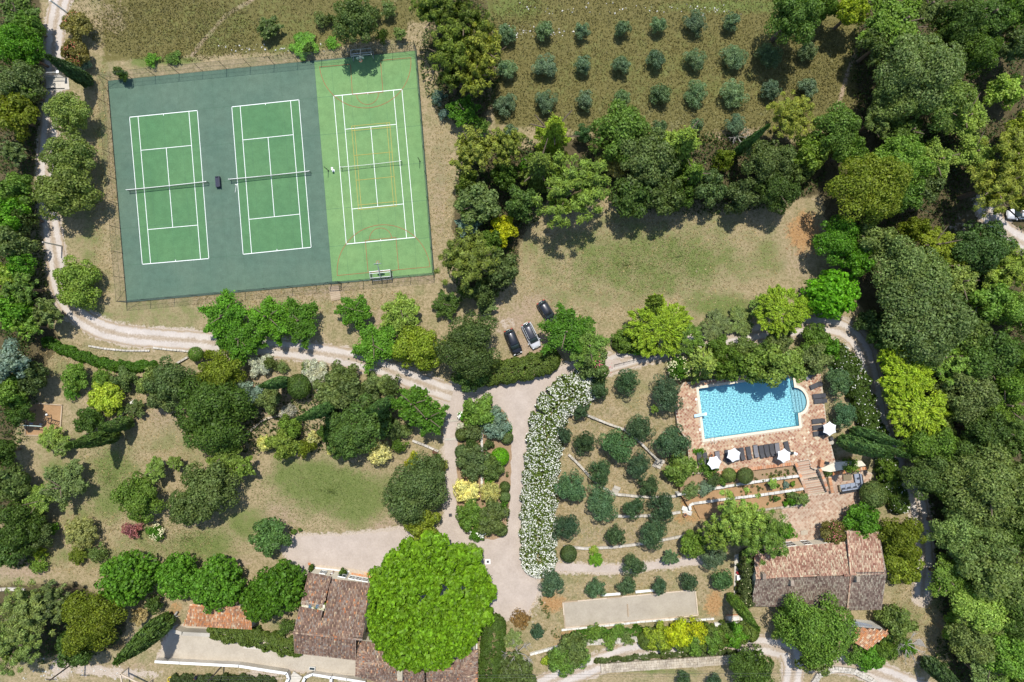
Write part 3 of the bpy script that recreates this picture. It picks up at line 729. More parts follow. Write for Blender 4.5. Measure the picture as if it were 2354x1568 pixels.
# outer and inner outline of the coping, round the stepped bay
def pool_outline(tl, bl, br, bay_b, bay_r, bay_t, tr):
    pts = [D(*tl), D(*bl), D(*br)]
    a, m, c = D(*bay_b), D(*bay_r), D(*bay_t)
    ctr = (a + c) / 2; ex = m - ctr; ey = (c - a) / 2
    for k in range(0, 15):
        t = math.pi * k / 14; pts.append(ctr + ex * math.sin(t) - ey * math.cos(t))
    pts.append(D(*tr)); return pts
P_IN = pool_outline((2794.5, 1555.3), (2818.5, 1757.5), (3197, 1704), (3192, 1653), (3226.5, 1600), (3177, 1551), (3170.6, 1501.6))
P_OUT = pool_outline((2784, 1546.5), (2810.6, 1768.7), (3207.3, 1711.5), (3202, 1660), (3235.5, 1600), (3186, 1542.5), (3179.4, 1491.4))
DECK = [D(*p) for p in ((2696,1600),(2711,1706),(2748,1765),(2755,1835),(2765,1896),(2845,1893),(3020,1871),(3183,1850),(3236,1840),(3244,1872),(3262,1880),(3300,1862),(3342,1850),(3330,1800),(3312,1740),(3305,1680),(3294,1580),(3282,1492),(3230,1470),(3120,1475),(2960,1505),(2800,1525),(2735,1530),(2715,1560))]
def loop_prism(mb, outer, inner, z0, z1):
    tris = tessellate_polygon([[Vector((p.x, p.y, 0)) for p in outer], [Vector((p.x, p.y, 0)) for p in inner]])
    allp = list(outer) + list(inner); n, m = len(outer), len(inner)
    fs = []
    for t in tris:
        a, b, c = [allp[i] for i in t]
        t = tuple(t) if ((b.x - a.x) * (c.y - a.y) - (b.y - a.y) * (c.x - a.x)) > 0 else tuple(t)[::-1]
        fs.append(t)
    vs = [(p.x, p.y, z1) for p in allp] + [(p.x, p.y, z0) for p in allp]
    N = n + m
    for base, k in ((0, n), (n, m)):
        for i in range(k):
            fs.append((base + i, base + (i + 1) % k, N + base + (i + 1) % k, N + base + i))
    mb.add(vs, fs); return mb
terr = loop_prism(MB(), DECK, P_OUT, -.2, DZ).build('pool_terrace', M['mortar']); tag(terr, 'raised terracotta tiled terrace round the swimming pool', kind='structure')
def pip(x, y, poly):
    r = False; n = len(poly)
    for i in range(n):
        a, b = poly[i], poly[(i + 1) % n]
        if (a[1] > y) != (b[1] > y) and x < (b[0] - a[0]) * (y - a[1]) / (b[1] - a[1]) + a[0]: r = not r
    return r
def edge_d(x, y, poly):
    d = 1e9; n = len(poly)
    for i in range(n):
        a, b = poly[i], poly[(i + 1) % n]; dx, dy = b[0] - a[0], b[1] - a[1]
        t = max(0, min(1, ((x - a[0]) * dx + (y - a[1]) * dy) / (dx * dx + dy * dy + 1e-9)))
        d = min(d, math.hypot(x - a[0] - t * dx, y - a[1] - t * dy))
    return d
def tile_field(name, poly, hole, z, size, ang, mat, parent, border=0.0, rng=random.Random(3)):
    """square tiles laid at an angle, each its own little slab with open joints"""
    b = MB(); c, s = math.cos(ang), math.sin(ang)
    xs = [p[0] for p in poly]; ys = [p[1] for p in poly]; cx, cy = (min(xs) + max(xs)) / 2, (min(ys) + max(ys)) / 2
    r = int(max(max(xs) - min(xs), max(ys) - min(ys)) / size * .75) + 2; h = size * .445
    for i in range(-r, r):
        for j in range(-r, r):
            x = cx + (i * c - j * s) * size; y = cy + (i * s + j * c) * size
            if not pip(x, y, poly) or edge_d(x, y, poly) < size * .45: continue
            if hole and (pip(x, y, hole) or edge_d(x, y, hole) < size * .52): continue
            zz = z + rng.uniform(.012, .02); q = []
            for sx, sy in ((-1, -1), (1, -1), (1, 1), (-1, 1)): q.append((x + (sx * c - sy * s) * h, y + (sx * s + sy * c) * h))
            b.add([(p[0], p[1], z + .002) for p in q] + [(p[0], p[1], zz) for p in q], [(4, 5, 6, 7), (0, 1, 5, 4), (1, 2, 6, 5), (2, 3, 7, 6), (3, 0, 4, 7)])
    o = b.build(name, mat, parent); o['kind'] = 'stuff'; return o
pool_rot = math.atan2((P_OUT[2] - P_OUT[1]).y, (P_OUT[2] - P_OUT[1]).x)
tile_field('floor_tile', DECK, P_OUT, DZ, .36, pool_rot + math.pi / 4, M['deck_tile'], terr)

pool = empty('swimming_pool', Wf(2990, 1620, 0), 0, 'blue rectangular swimming pool with a rounded step bay', 'swimming pool')
pl = pool.location
def rl(p, z=None): return Vector((p.x - pl.x, p.y - pl.y, (p.z if z is None else z) - pl.z))
n = len(P_OUT); b = MB(); vs = []
for ring, z in ((P_OUT, DZ - .02), (P_OUT, DZ + .05), (P_IN, DZ + .05), (P_IN, DZ - .25)): vs += [rl(p, z) for p in ring]
fs = []
for k in range(3):
    for i in range(n): fs.append((k * n + i, k * n + (i + 1) % n, (k + 1) * n + (i + 1) % n, (k + 1) * n + i))
b.add(vs, fs); o = b.build('coping', M['coping'], pool)
b = MB(); PB = [p + (Vector((0, 0, 0))) for p in P_IN]; FL = .55
vs = [rl(p, DZ - .05) for p in PB] + [rl(p, FL) for p in PB]
fs = [(i, (i + 1) % n, n + (i + 1) % n, n + i) for i in range(n)]
for t in tessellate_polygon([[Vector((p.x, p.y, 0)) for p in PB]]):
    a_, b_, c_ = [PB[i] for i in t]
    t = tuple(t) if ((b_.x - a_.x) * (c_.y - a_.y) - (b_.y - a_.y) * (c_.x - a_.x)) > 0 else tuple(t)[::-1]
    fs.append(tuple(n + i for i in t))
b.add(vs, fs); b.build('basin', M['pool_wall'], pool)
# the bay's treads: segments of the half disc, one above the other
a_, c_ = P_IN[3], P_IN[17]; ctr = (a_ + c_) / 2; ex = (P_IN[10] - ctr); ey = (c_ - a_) / 2
pale = plain('pool_step', (.60, .74, .78), .4, var=.06)
for k, (t0, z) in enumerate(((-.14, .85), (.13, 1.12), (.38, 1.38), (.62, 1.64))):
    pts = []
    th0 = math.asin(max(0, t0)) if t0 > 0 else 0
    if t0 < 0: pts.append(ctr + ex * t0 - ey * 1.0)
    for q in range(13):
        t = th0 + (math.pi - 2 * th0) * q / 12; pts.append(ctr + ex * math.sin(t) * .985 - ey * math.cos(t) * .985)
    if t0 < 0: pts.append(ctr + ex * t0 + ey * 1.0)
    MB().prism([rl(p) for p in pts], FL, z).build('step', pale, pool)
# water: a sheet with real ripples
def water_mat():
    t = NT('water_mat'); g = t.new('ShaderNodeBsdfGlass'); g.inputs['IOR'].default_value = 1.33; g.inputs['Roughness'].default_value = 0.0
    g.inputs['Color'].default_value = (.74, .965, 1.0, 1); return t.finish(g.outputs[0])
def water_sheet(poly, z, st):
    xs = [p.x for p in poly]; ys = [p.y for p in poly]; nx_, ny_ = int((max(xs) - min(xs)) / st) + 2, int((max(ys) - min(ys)) / st) + 2
    X, Y = np.meshgrid(min(xs) - st * .5 + np.arange(nx_) * st, min(ys) - st * .5 + np.arange(ny_) * st); Z = np.zeros(X.shape); rg = np.random.default_rng(2)
    for k in range(80):
        lam = rg.uniform(.20, .75); a = rg.uniform(0, 6.283); Z += rg.normal(0, 1) * .0017 * lam * np.sin((X * math.cos(a) + Y * math.sin(a)) * 6.283 / lam + rg.uniform(0, 6.28))
    cx, cy = (X[:-1, :-1] + st / 2), (Y[:-1, :-1] + st / 2); pp = [(p.x, p.y) for p in poly]
    ok = inside(cx, cy, pp) | (seg_d(cx, cy, pp, True) < st * .8)
    idx = np.arange(X.size).reshape(X.shape); f = np.stack([idx[:-1, :-1], idx[:-1, 1:], idx[1:, 1:], idx[1:, :-1]], -1)[ok]
    u, inv = np.unique(f, return_inverse=True); v = np.stack([X, Y, Z + z], -1).reshape(-1, 3)[u]
    me = np_mesh('water', v, inv.reshape(f.shape), water_mat()); me.polygons.foreach_set('use_smooth', [True] * len(me.polygons)); return link('water', me)
wat = water_sheet(P_IN, DZ - .14, .05); tag(wat, 'rippled turquoise water filling the swimming pool', kind='structure')
wat.cycles.is_caustics_caster = True
for o in pool.children:
    if o.name.startswith(('basin', 'step')): o.cycles.is_caustics_receiver = True
sun_d.cycles.is_caustics_light = True
# board, ladder, skimmer lids
def dirf(a, c): return math.atan2(-(c[1] - a[1]), c[0] - a[0])
r = empty('diving_board', D(2797, 1659.5, DZ), dirf((2774, 1664), (2821, 1655.5)), 'pale blue diving board reaching over the pool edge', 'diving board')
MB().box((.05, 0, .42), (1.95, .46, .07)).build('board', M['board_blue'], r); MB().box((.93, 0, .425), (.3, .45, .075)).build('tip', M['white_paint'], r)
MB().box((-.55, 0, .22), (.5, .4, .35)).build('pedestal', M['whitewash'], r)
r = empty('pool_ladder', D(2851, 1763), pool_rot, 'steel pool ladder at the lower corner of the pool', 'ladder')
for sx in (-.26, .26):
    MB().path([(sx, -.35, 0), (sx, -.3, .75), (sx, 0, .9), (sx, .35, .75), (sx, .42, -.6)], .028, 6).build('handrail', M['galv'], r)
for z in (-.1, -.35): MB().box((0, .42, z), (.52, .1, .04)).build('rung', M['galv'], r)
for p, lab in (((2785, 1598), 'square white skimmer lid beside the pool near the trees'), ((2800, 1719), 'square white skimmer lid on the pool side past the diving board')):
    tag(MB().box(D(*p, DZ + .04), (.32, .32, .05), pool_rot).build('skimmer_lid', M['white_paint']), lab, 'lid', 'skimmer lids')

# sun loungers
def make_lounger(mat, name='sun_lounger'):
    root = empty(name)
    MB().box((0, -.35, .30), (.64, 1.25, .06)).build('seat', mat, root)
    b = MB(); b.box((0, .55, .47), (.64, .74, .06), tilt=(.50, 0)); b.build('backrest', mat, root)
    b = MB(); b.box((-.34, -.1, .27), (.05, 1.9, .07)); b.box((.34, -.1, .27), (.05, 1.9, .07)); b.box((0, -1.02, .27), (.68, .05, .07)); b.build('frame', M['rattan'], root)
    for sx in (-.3, .3):
        for sy in (-.85, .6): MB().box((sx, sy, .13), (.06, .06, .26)).build('leg', M['rattan'], root)
    return root
L0 = make_lounger(M['rattan']); L1 = make_lounger(M['rattan_grey'])
used_l = set()
def lounger(px, py, ang, grey, label):
    src = L1 if grey else L0
    if src.name in used_l: o = copy_tree(src)
    else: o = src; used_l.add(src.name)
    o.location = D(px, py, DZ + .02); o.rotation_euler = (0, 0, math.radians(ang))
    tag(o, label, 'sun lounger', 'sun loungers round the pool')
# angle: 0 = head towards +Y; the lower row has its heads away from the water
lounger(2796, 1833, 184, 0, 'charcoal lounger under the citrus foliage at the shady end of the row')
lounger(2820, 1836, 188, 0, 'charcoal lounger half under leaves next to the terracotta pot')
lounger(2869, 1830, 188, 1, 'grey lounger standing just behind the umbrella by the terracotta pot')
lounger(2908, 1825, 186, 0, 'charcoal lounger in the shadow beside the umbrella second along the row')
lounger(2944, 1819, 188, 0, 'charcoal lounger mostly hidden under the second umbrella of the row')
lounger(2966, 1816, 189, 0, 'charcoal lounger just past the second umbrella of the row')
lounger(2993, 1812, 189, 0, 'charcoal lounger standing between two wide gaps in the poolside row')
lounger(3021, 1805, 187, 1, 'pale grey lounger mid-row below the pool')
lounger(3044, 1807, 189, 0, 'charcoal lounger first of three after the pale grey one mid-row')
lounger(3065, 1803, 189, 0, 'charcoal lounger second of three after the pale grey one mid-row')
lounger(3086, 1800, 189, 0, 'charcoal lounger third of three after the pale grey one mid-row')
lounger(3107, 1797, 187, 1, 'pale grey lounger beside the umbrella nearest the stairs')
lounger(3146, 1791, 194, 0, 'charcoal lounger above the umbrella nearest the stairs')
lounger(3240, 1499, -46, 1, 'pale grey lounger set diagonally under the trees past the pool corner')
lounger(3262, 1541, -66, 0, 'charcoal lounger turned aslant near the pool corner')
lounger(3274, 1583.5, -84, 0, 'charcoal lounger upper of the pair facing the round step bay')
lounger(3279, 1603.5, -85, 0, 'charcoal lounger lower of the pair facing the round step bay')
lounger(3271, 1683.5, -84, 0, 'charcoal lounger first of three above the lone umbrella')
lounger(3274, 1708.5, -84, 0, 'charcoal lounger in the middle of the three by the lone umbrella')
lounger(3276, 1733, -83, 0, 'charcoal lounger half hidden beneath the lone umbrella')
def make_umbrella():
    r = empty('umbrella')
    MB().tube((0, 0, .02), (0, 0, 2.35), .025, .022, 8).build('pole', M['galv'], r)
    MB().lathe([(.28, 0), (.28, .06), (.06, .1), (.05, .25)], 12).build('base', M['concrete'], r)
    n = 6; b = MB(); Rr, sg = 1.13, 4; vs = [(0, 0, 2.42)]; fs = []
    ring = []
    for k in range(n):
        a0, a1 = 2 * math.pi * k / n, 2 * math.pi * (k + 1) / n
        for j in range(sg):
            t = j / sg; x = (1 - t) * math.cos(a0) + t * math.cos(a1); y = (1 - t) * math.sin(a0) + t * math.sin(a1)
            pull = 1 - .10 * math.sin(math.pi * t); ring.append((x * Rr * pull, y * Rr * pull, 2.05 + .03 * math.sin(math.pi * t)))
    N = len(ring); mid = [(x * .5, y * .5, 2.27) for x, y, z in ring]
    vs += mid + ring + [(x, y, z - .1) for x, y, z in ring]
    for i in range(N):
        j = (i + 1) % N
        fs += [(0, 1 + i, 1 + j), (1 + i, 1 + N + i, 1 + N + j, 1 + j), (1 + N + i, 1 + 2 * N + i, 1 + 2 * N + j, 1 + N + j)]
    b.add(vs, fs); b.build('canopy', M['canvas'], r)
    MB().tube((0, 0, 2.42), (0, 0, 2.5), .03, .02).build('finial', M['dark_metal'], r)
    for k in range(n):
        a = 2 * math.pi * k / n
        MB().tube((0, 0, 2.34), (1.1 * math.cos(a), 1.1 * math.sin(a), 2.0), .012, n=4).build('rib', M['galv'], r)
    return r
U0 = make_umbrella()
for i, (px, py, ang, lab) in enumerate(((2857.5, 1852, 10, 'white hexagonal umbrella partly under leaves near the terracotta pot'), (2935, 1821, 22, 'white hexagonal umbrella second along the row of loungers'),
        (3136, 1824, 26, 'white hexagonal umbrella at the end of the row near the stairs'), (3319, 1716, 30, 'white hexagonal umbrella standing alone beside the olive lawn'))):
    o = U0 if i == 0 else copy_tree(U0)
    q = Wf(px, py, DZ + 2.1); o.location = (q.x, q.y, DZ + .02); o.rotation_euler = (0, 0, math.radians(ang))
    tag(o, lab, 'umbrella', 'white poolside umbrellas')
# pots and small things
def pot(loc, rad, h, label, group=None, mat='terracotta'):
    r = empty('plant_pot', loc, 0, label, 'pot', group)
    MB().lathe([(rad * .65, 0), (rad * .9, h * .75), (rad, h * .8), (rad, h), (rad * .8, h), (rad * .75, h * .8)], 14).build('pot_body', M[mat], r, True)
    MB().lathe([(rad * .72, h * .7), (rad * .7, h * .82)], 14).build('soil', M['wood_dark'], r); return r
pot(D(2842, 1820.6), .33, .6, 'terracotta pot with a small plant among the loungers')
def round_table(loc, rad, h, mat, label):
    r = empty('side_table', loc, 0, label, 'table')
    MB().lathe([(rad, h - .04), (rad, h)], 16).build('table_top', M[mat], r); MB().tube((0, 0, .04), (0, 0, h - .04), .03).build('leg', M[mat], r); MB().lathe([(rad * .6, 0), (rad * .6, .04)], 12).build('foot', M[mat], r)
round_table(D(3164.7, 1811), .24, .5, 'dark_metal', 'small black round table beside the umbrella near the stairs')
round_table(D(3122, 1810), .22, .45, 'dark_metal', 'small black round table hidden under the umbrella near the stairs')
b = MB().box((0, 0, .03), (.62, .4, .05), .0); b.box((.05, .05, .075), (.45, .25, .04), .25)
o = b.build('towel', M['white_paint']); o.location = D(3182, 1815, DZ + .02); o.rotation_euler = (0, 0, -.5); tag(o, 'folded white towel lying on the tiles past the row', 'towel')
r = empty('speaker_box', D(3321.5, 1754), .3, 'black box standing at the terrace edge below the lone umbrella', 'box')
MB().box((0, 0, .25), (.62, .58, .46), taper=.9).build('casing', M['dark_metal'], r); MB().box((0, 0, .5), (.5, .48, .05)).build('lid', M['rattan'], r)
o = MB().lathe([(.36, 0), (.4, .1), (.32, .22), (.15, .26)], 11).build('boulder', M['stone_pale']); o.location = D(3325, 1770, DZ - .25); tag(o, 'round pale stone at the terrace edge below the black box', 'boulder')
r = empty('floor_lamp', D(3305, 1851), -.2, 'dark spotlight with bent arm above the brick retaining wall', 'lamp')
MB().box((0, 0, .3), (.65, .4, .12)).build('head', M['dark_metal'], r); MB().path([(-.3, 0, .3), (-.6, .1, .2), (-.9, .15, .02)], .03).build('arm', M['dark_metal'], r); MB().tube((0, 0, 0), (0, 0, .3), .05).build('stem', M['dark_metal'], r)

# ------------------------------------------------------------------ garden walls built of stones
def poly_walk(pts, step, rng):
    out = []; cur = 0
    for a, b in zip(pts, pts[1:]):
        L = (b - a).length; x = 0.0; d = (b - a) / L
        while x < L - .05:
            l = min(step * rng.uniform(.7, 1.3), L - x)
            if L - x - l < .2: l = L - x
            out.append((a + d * (x + l / 2), l, math.atan2(d.y, d.x))); x += l
    return out
def stone_wall(name, pts, h, thick, mat, label, step=.75, cat='wall', base=None, seed=1, rows=1):
    rng = random.Random(seed)
    root = empty(name, pts[0] if base is None else base, 0, label, cat)
    o0 = root.location.copy()
    shapes = []
    for k in range(4):
        b = MB(); vs = []
        for z in (-.5, .5):
            for x, y in ((-.5, -.5), (.5, -.5), (.5, .5), (-.5, .5)):
                vs.append((x * rng.uniform(.88, .98), y * rng.uniform(.86, 1.0), z * rng.uniform(.85, 1.0)))
        b.add(vs, [(0, 3, 2, 1), (4, 5, 6, 7), (0, 1, 5, 4), (1, 2, 6, 5), (2, 3, 7, 6), (3, 0, 4, 7)])
        shapes.append(b.mesh('stone', M[mat]))
    core = MB()
    for p, l, a in poly_walk(pts, 3.0, rng): core.box(p - o0 + Vector((0, 0, h / 2 - .12)), (l, thick * .9, h - .1), a)
    core.build('wall_core', M[mat], root)['kind'] = 'structure'
    for row in range(rows):
        for p, l, a in poly_walk(pts, step, rng):
            off = (row - (rows - 1) / 2) * thick / rows
            q = p - o0 + Vector((-math.sin(a) * off, math.cos(a) * off, h - .06 + rng.uniform(-.03, .03)))
            o = link('stone', rng.choice(shapes), root); o.location = q
            o.rotation_euler = (0, 0, a + rng.uniform(-.06, .06) * rows); o.scale = (l, thick / rows * rng.uniform(.92, 1.1), .2)
    return root
def GW(*pts, z=0.0): return [Gf(*p) for p in pts]
# beds that step down from the terrace
S1 = [(2769,1898),(2845,1896),(3020,1874),(3188,1853)]
def bed(name, top, bot, z, label, mat='soil'):
    poly = [Wf(px, py, z) for px, py in top] + [Wf(px, py, z) for px, py in bot[::-1]]
    o = MB().prism(poly, -.2, z).build(name, M[mat]); tag(o, label, kind='structure'); return o
bed('planting_bed', [(2720,1905),(2769,1892),(3020,1868),(3190,1846)], [(2722,1976),(2800,1966),(2930,1942),(3040,1926),(3200,1904)], 1.45, 'upper planted bed under the pool terrace')
bed('planting_bed', [(2722,1976),(2930,1942),(3040,1926),(3204,1904)], [(2755,2030),(2770,2016),(2892,1999),(3040,1981),(3214,1955)], .85, 'middle planted bed between two pale walls', 'chip')
bed('planting_bed', [(2770,2016),(2892,1999),(3040,1981),(3218,1955)], [(2800,2075),(2960,2055),(3100,2034),(3224,2018)], .3, 'lowest planted bed above the tiled patio', 'chip')
# brick edge of the terrace
be = empty('brick_edging', D(3020, 1876), 0, 'orange brick coping along the lower edge of the pool terrace', 'edging')
bm0 = MB().box((0, 0, 0), (.30, .52, .14)).mesh('brick', M['brick'])
for pts in ([D(2845, 1896, DZ), D(3020, 1874, DZ), D(3188, 1853, DZ)],):
    for p, l, a in poly_walk(pts, .34, random.Random(5)):
        o = link('brick', bm0, be); o.location = p - be.location + Vector((0, 0, .0 + R.uniform(-.01, .01))); o.rotation_euler = (0, 0, a); o.scale = (l / .33, 1, 1)
b = MB()
for a, c in zip([D(2845, 1897.5), D(3020, 1875.5)], [D(3020, 1875.5), D(3188, 1854.5)]):
    d = (c - a); b.box((a + c) / 2 - be.location - Vector((0, 0, .35)), (d.length, .42, .56), math.atan2(d.y, d.x))
b.build('brick_face', M['brick'], be)
stone_wall('garden_wall', [Wf(p[0], p[1], 1.5) * 1.0 - Vector((0, 0, 1.5)) for p in ((2709,1980),(2790,1966),(2930,1942),(3040,1925),(3202,1903))], 1.55, .42, 'stone_white', 'long pale stone wall below the pool terrace planting', seed=3)
stone_wall('garden_wall', [Wf(p[0], p[1], .9) - Vector((0, 0, .9)) for p in ((2762,2040),(2757,2022),(2775,2014),(2892,1998),(3040,1981),(3214,1955))], .98, .42, 'stone_white', 'pale stone wall with a hooked end above the umbrella pine', seed=4)
stone_wall('garden_wall', [Wf(p[0], p[1], .4) - Vector((0, 0, .4)) for p in ((3000,2047),(3103,2033),(3226,2017))], .48, .36, 'stone_warm', 'low brown stone wall edging the tiled patio', seed=5)
stone_wall('terrace_wall', GW((2338,1656),(2420,1690),(2494,1717),(2561,1771),(2600,1810),(2630,1840)), .55, .36, 'stone_pale', 'curved dry-stone wall through the upper olive terrace', seed=6)
stone_wall('terrace_wall', GW((2274,1817),(2320,1862),(2356,1903),(2396,1940),(2440,1965),(2468,1976),(2560,1985),(2640,1988),(2706,1982)), .5, .38, 'stone_pale', 'curved dry-stone wall through the middle olive terrace', seed=7)
stone_wall('terrace_wall', GW((2455,2062),(2530,2064),(2601,2060),(2660,2056),(2720,2047)), .45, .42, 'stone_pale', 'straight dry-stone wall ending at the terracotta pot', seed=8)
stone_wall('terrace_wall', GW((2253,2183),(2338,2192),(2450,2187),(2557,2174),(2673,2154),(2740,2140)), .45, .4, 'stone_pale', 'lowest dry-stone wall of the olive terraces above the path', seed=9)
def slabs(name, spots, mat, label, size=(.9, .6, .1)):
    r = empty(name, spots[0], 0, label, 'steps'); m = MB().box((0, 0, 0), size).mesh('slab', M[mat])
    for i, p in enumerate(spots):
        o = link('slab', m, r); o.location = p - spots[0] + Vector((0, 0, .06 + .10 * (len(spots) - i))); o.rotation_euler = (0, 0, -.35)
slabs('stone_steps', [Gf(2640, 1842), Gf(2633, 1853), Gf(2626, 1864)], 'stone_pale', 'stone steps at the end of the curved upper olive wall', (1.4, .5, .12))
slabs('stone_steps', [Gf(2467, 1950), Gf(2460, 1962), Gf(2452, 1974)], 'stone_pale', 'stone steps through the middle olive terrace wall', (1.1, .5, .12))
slabs('stone_steps', [Gf(2744, 2036), Gf(2748, 2048)], 'stone_white', 'pale stone landing beside the terracotta pot', (1.5, .7, .16))
pot(Gf(2738, 2058), .34, .6, 'wide terracotta pot on the stone landing below the hooked wall')
r = empty('iron_gate', Gf(2619, 1862), -.85, 'small dark iron gate below the curved upper olive wall', 'gate')
for x in (-.5, .5): MB().tube((x, 0, 0), (x, 0, 1.0), .03).build('post', M['dark_metal'], r)
for z in (.2, .95): MB().tube((-.5, 0, z), (.5, 0, z), .02).build('rail', M['dark_metal'], r)
for k in range(5): MB().tube((-.35 + k * .17, 0, .2), (-.35 + k * .17, 0, .95), .012).build('bar', M['dark_metal'], r)
stone_wall('island_wall', [W(1106, 972), W(1108.5, 1050), W(1107, 1126)], .5, .4, 'stone_white', 'straight white stone wall along the middle of the planted island', seed=10)
stone_wall('kerb_wall', [W(350 / 1 + 3, 794 + 5), W(385, 803), W(420, 806), W(437, 808)], .25, .3, 'stone_pale', 'row of pale kerb stones under the gravel track bend', step=.5, seed=11)
stone_wall('kerb_wall', [W(205, 795), W(240, 801), W(290, 806), W(345, 806)], .25, .3, 'stone_pale', 'long curved row of kerb stones below the gravel track', step=.5, seed=12)
stone_wall('garden_wall', [W(590 - 28, 1002), W(590, 978), W(612, 962), W(640, 955), W(662, 953)], .4, .34, 'stone_warm', 'curved low wall beside the silvery shrubs in the garden', seed=13)
stone_wall('garden_wall', [W(948, 1012), W(975, 1022), W(1008, 1037)], .4, .36, 'stone_pale', 'short low wall near the yellow flowering bush', seed=14)
stone_wall('garden_wall', [W(407, 836), W(433, 821)], .4, .3, 'stone_pale', 'very short pale wall next to a clipped round bush', seed=15)
stone_wall('garden_wall', [W(277, 958), W(303, 927), W(312, 921)], .5, .45, 'stone_white', 'short white wall beside the two dark cypresses', seed=16)
stone_wall('garden_wall', [W(-5, 1354), W(30, 1352), W(60, 1356)], .4, .5, 'stone_pale', 'rough low wall at the edge of the bottom wood', seed=17)
stone_wall('garden_wall', [W(1218, 1502), W(1262, 1490), W(1308, 1476), W(1316, 1455)], .45, .36, 'stone_white', 'low wall with a brick line at the foot of the bowling pitch', seed=18)
stone_wall('garden_wall', [W(1290, 1447), W(1400, 1436), W(1470, 1428), W(1560, 1421), W(1578, 1426), W(1640, 1421)], .25, .3, 'stone_white', 'thin pale wall running just below the bowling pitch', step=.9, seed=19)
stone_wall('retaining_wall', [W(1320, 1474), W(1400, 1470), W(1470, 1464)], .7, .9, 'stone_pale', 'ivy-covered rough stone wall above the lower lane', step=.42, seed=20, rows=2)
stone_wall('retaining_wall', [W(1380, 1533), W(1450, 1528), W(1540, 1522), W(1600, 1518), W(1680, 1512), W(1745, 1506)], .6, 1.5, 'stone_warm', 'grey rubble wall along the lower side of the lane', step=.42, seed=21, rows=4)
stone_wall('retaining_wall', [W(1640, 1434), W(1680, 1432), W(1720, 1434)], .5, .7, 'stone_white', 'short white rubble wall below the leaning cypress', step=.7, seed=22)
stone_wall('road_wall', [W(1860, 1580), W(1880, 1548), W(1915, 1535), W(1960, 1540), W(2000, 1560), W(2030, 1585)], .5, .9, 'stone_pale', 'curved pale wall inside the bend of the lower lane', step=.5, seed=23, rows=2)
# low fence by the olives
r = empty('wire_fence', G(1412, 838), 0, 'low dark wire fence between the gravel lane and the olives', 'fence')
q = [G(u, v) for u, v in ((1412, 838), (1455, 828), (1500, 818), (1548, 809))]
for a, c in zip(q, q[1:]):
    for t in (0, .5):
        p = a.lerp(c, t); MB().tube(p - q[0], p - q[0] + Vector((0, 0, 1.0)), .03).build('post', M['dark_metal'], r)
    for z in (.3, .65, .95): MB().tube(a - q[0] + Vector((0, 0, z)), c - q[0] + Vector((0, 0, z)), .015, n=4).build('wire', M['dark_metal'], r)

# ------------------------------------------------------------------ stairs and patio
PATIO = [W(u, v) for u, v in ((1797,1172),(1801,1150),(1848,1137),(1894,1133),(1897,1095),(1985,1080),(2006,1088),(1990,1125),(1982,1178),(1946,1194),(1944,1250),(1800,1255))]
pat = MB().prism(PATIO, -.1, .06).build('patio', M['mortar']); tag(pat, 'terracotta tiled patio between the stairs and the cottage', kind='structure')
tile_field('floor_tile', PATIO, None, .06, .36, .78, M['patio_tile'], pat, rng=random.Random(8))
st = empty('garden_stairs', Wf(3245, 1975, 0), 0, 'broad tiled stairs from the pool terrace to the patio', 'stairs')
TL, TR, BL, BR = Wf(3187, 1852, DZ), Wf(3262, 1838, DZ), Wf(3232, 1977, .1), Wf(3298, 1966, .1)
NS = 14
for k in range(NS):
    t0, t1 = k / NS, (k + 1) / NS; z = DZ - (DZ - .1) * (k + .6) / NS
    a, b_, c, d = TL.lerp(BL, t0), TR.lerp(BR, t0), TR.lerp(BR, t1 + .004), TL.lerp(BL, t1 + .004)
    o = MB().prism([rel(x, st) for x in (d, c, b_, a)], -.1, z - st.location.z).build('step', M['patio_tile'], st)
    n0 = rel(d, st); n1 = rel(c, st)
    n0.z = n1.z = z + .015
    e = (n1 - n0).normalized(); nn = Vector((-e.y, e.x, 0)) * .05
    MB().prism([n0 - nn, n1 - nn, n1 + nn, n0 + nn], z - .05, z + .03).build('nosing', M['mortar'], st)
for A, B, lab, hh in ((TL, BL, 'sloping brick-topped side wall along the planted beds and stairs', .35), (Wf(3267, 1874, DZ), Wf(3299, 1962, .2), 'grey side wall of the stairs facing the sofa patio', .5)):
    r = empty('stair_wall', A, 0, lab, 'wall'); off = Vector((-.28, 0, 0)) if hh < .4 else Vector((.3, 0, 0))
    n = 9
    for k in range(n):
        a, c = A.lerp(B, k / n) + off, A.lerp(B, (k + 1) / n) + off; d = c - a
        ztop = (a.z + c.z) / 2 + hh; an = math.atan2(d.y, d.x); L = math.hypot(d.x, d.y)
        MB().box(Vector(((a.x + c.x) / 2, (a.y + c.y) / 2, ztop / 2 - .05)) - A, (L, .36, ztop), an).build('wall_block', M['plaster'], r)
        MB().box(Vector(((a.x + c.x) / 2, (a.y + c.y) / 2, ztop)) - A, (L * .96, .42, .08), an).build('coping_tile', M['patio_tile' if k % 3 else 'brick'], r)
r = empty('brick_pillar', Wf(3277, 1851, DZ), -.15, 'orange brick pillar at the head of the stairs', 'pillar')
MB().box((0, 0, .45), (.5, 1.05, .9)).build('shaft', M['brick'], r); MB().box((0, 0, .93), (.58, 1.12, .08)).build('cap', M['terracotta'], r)
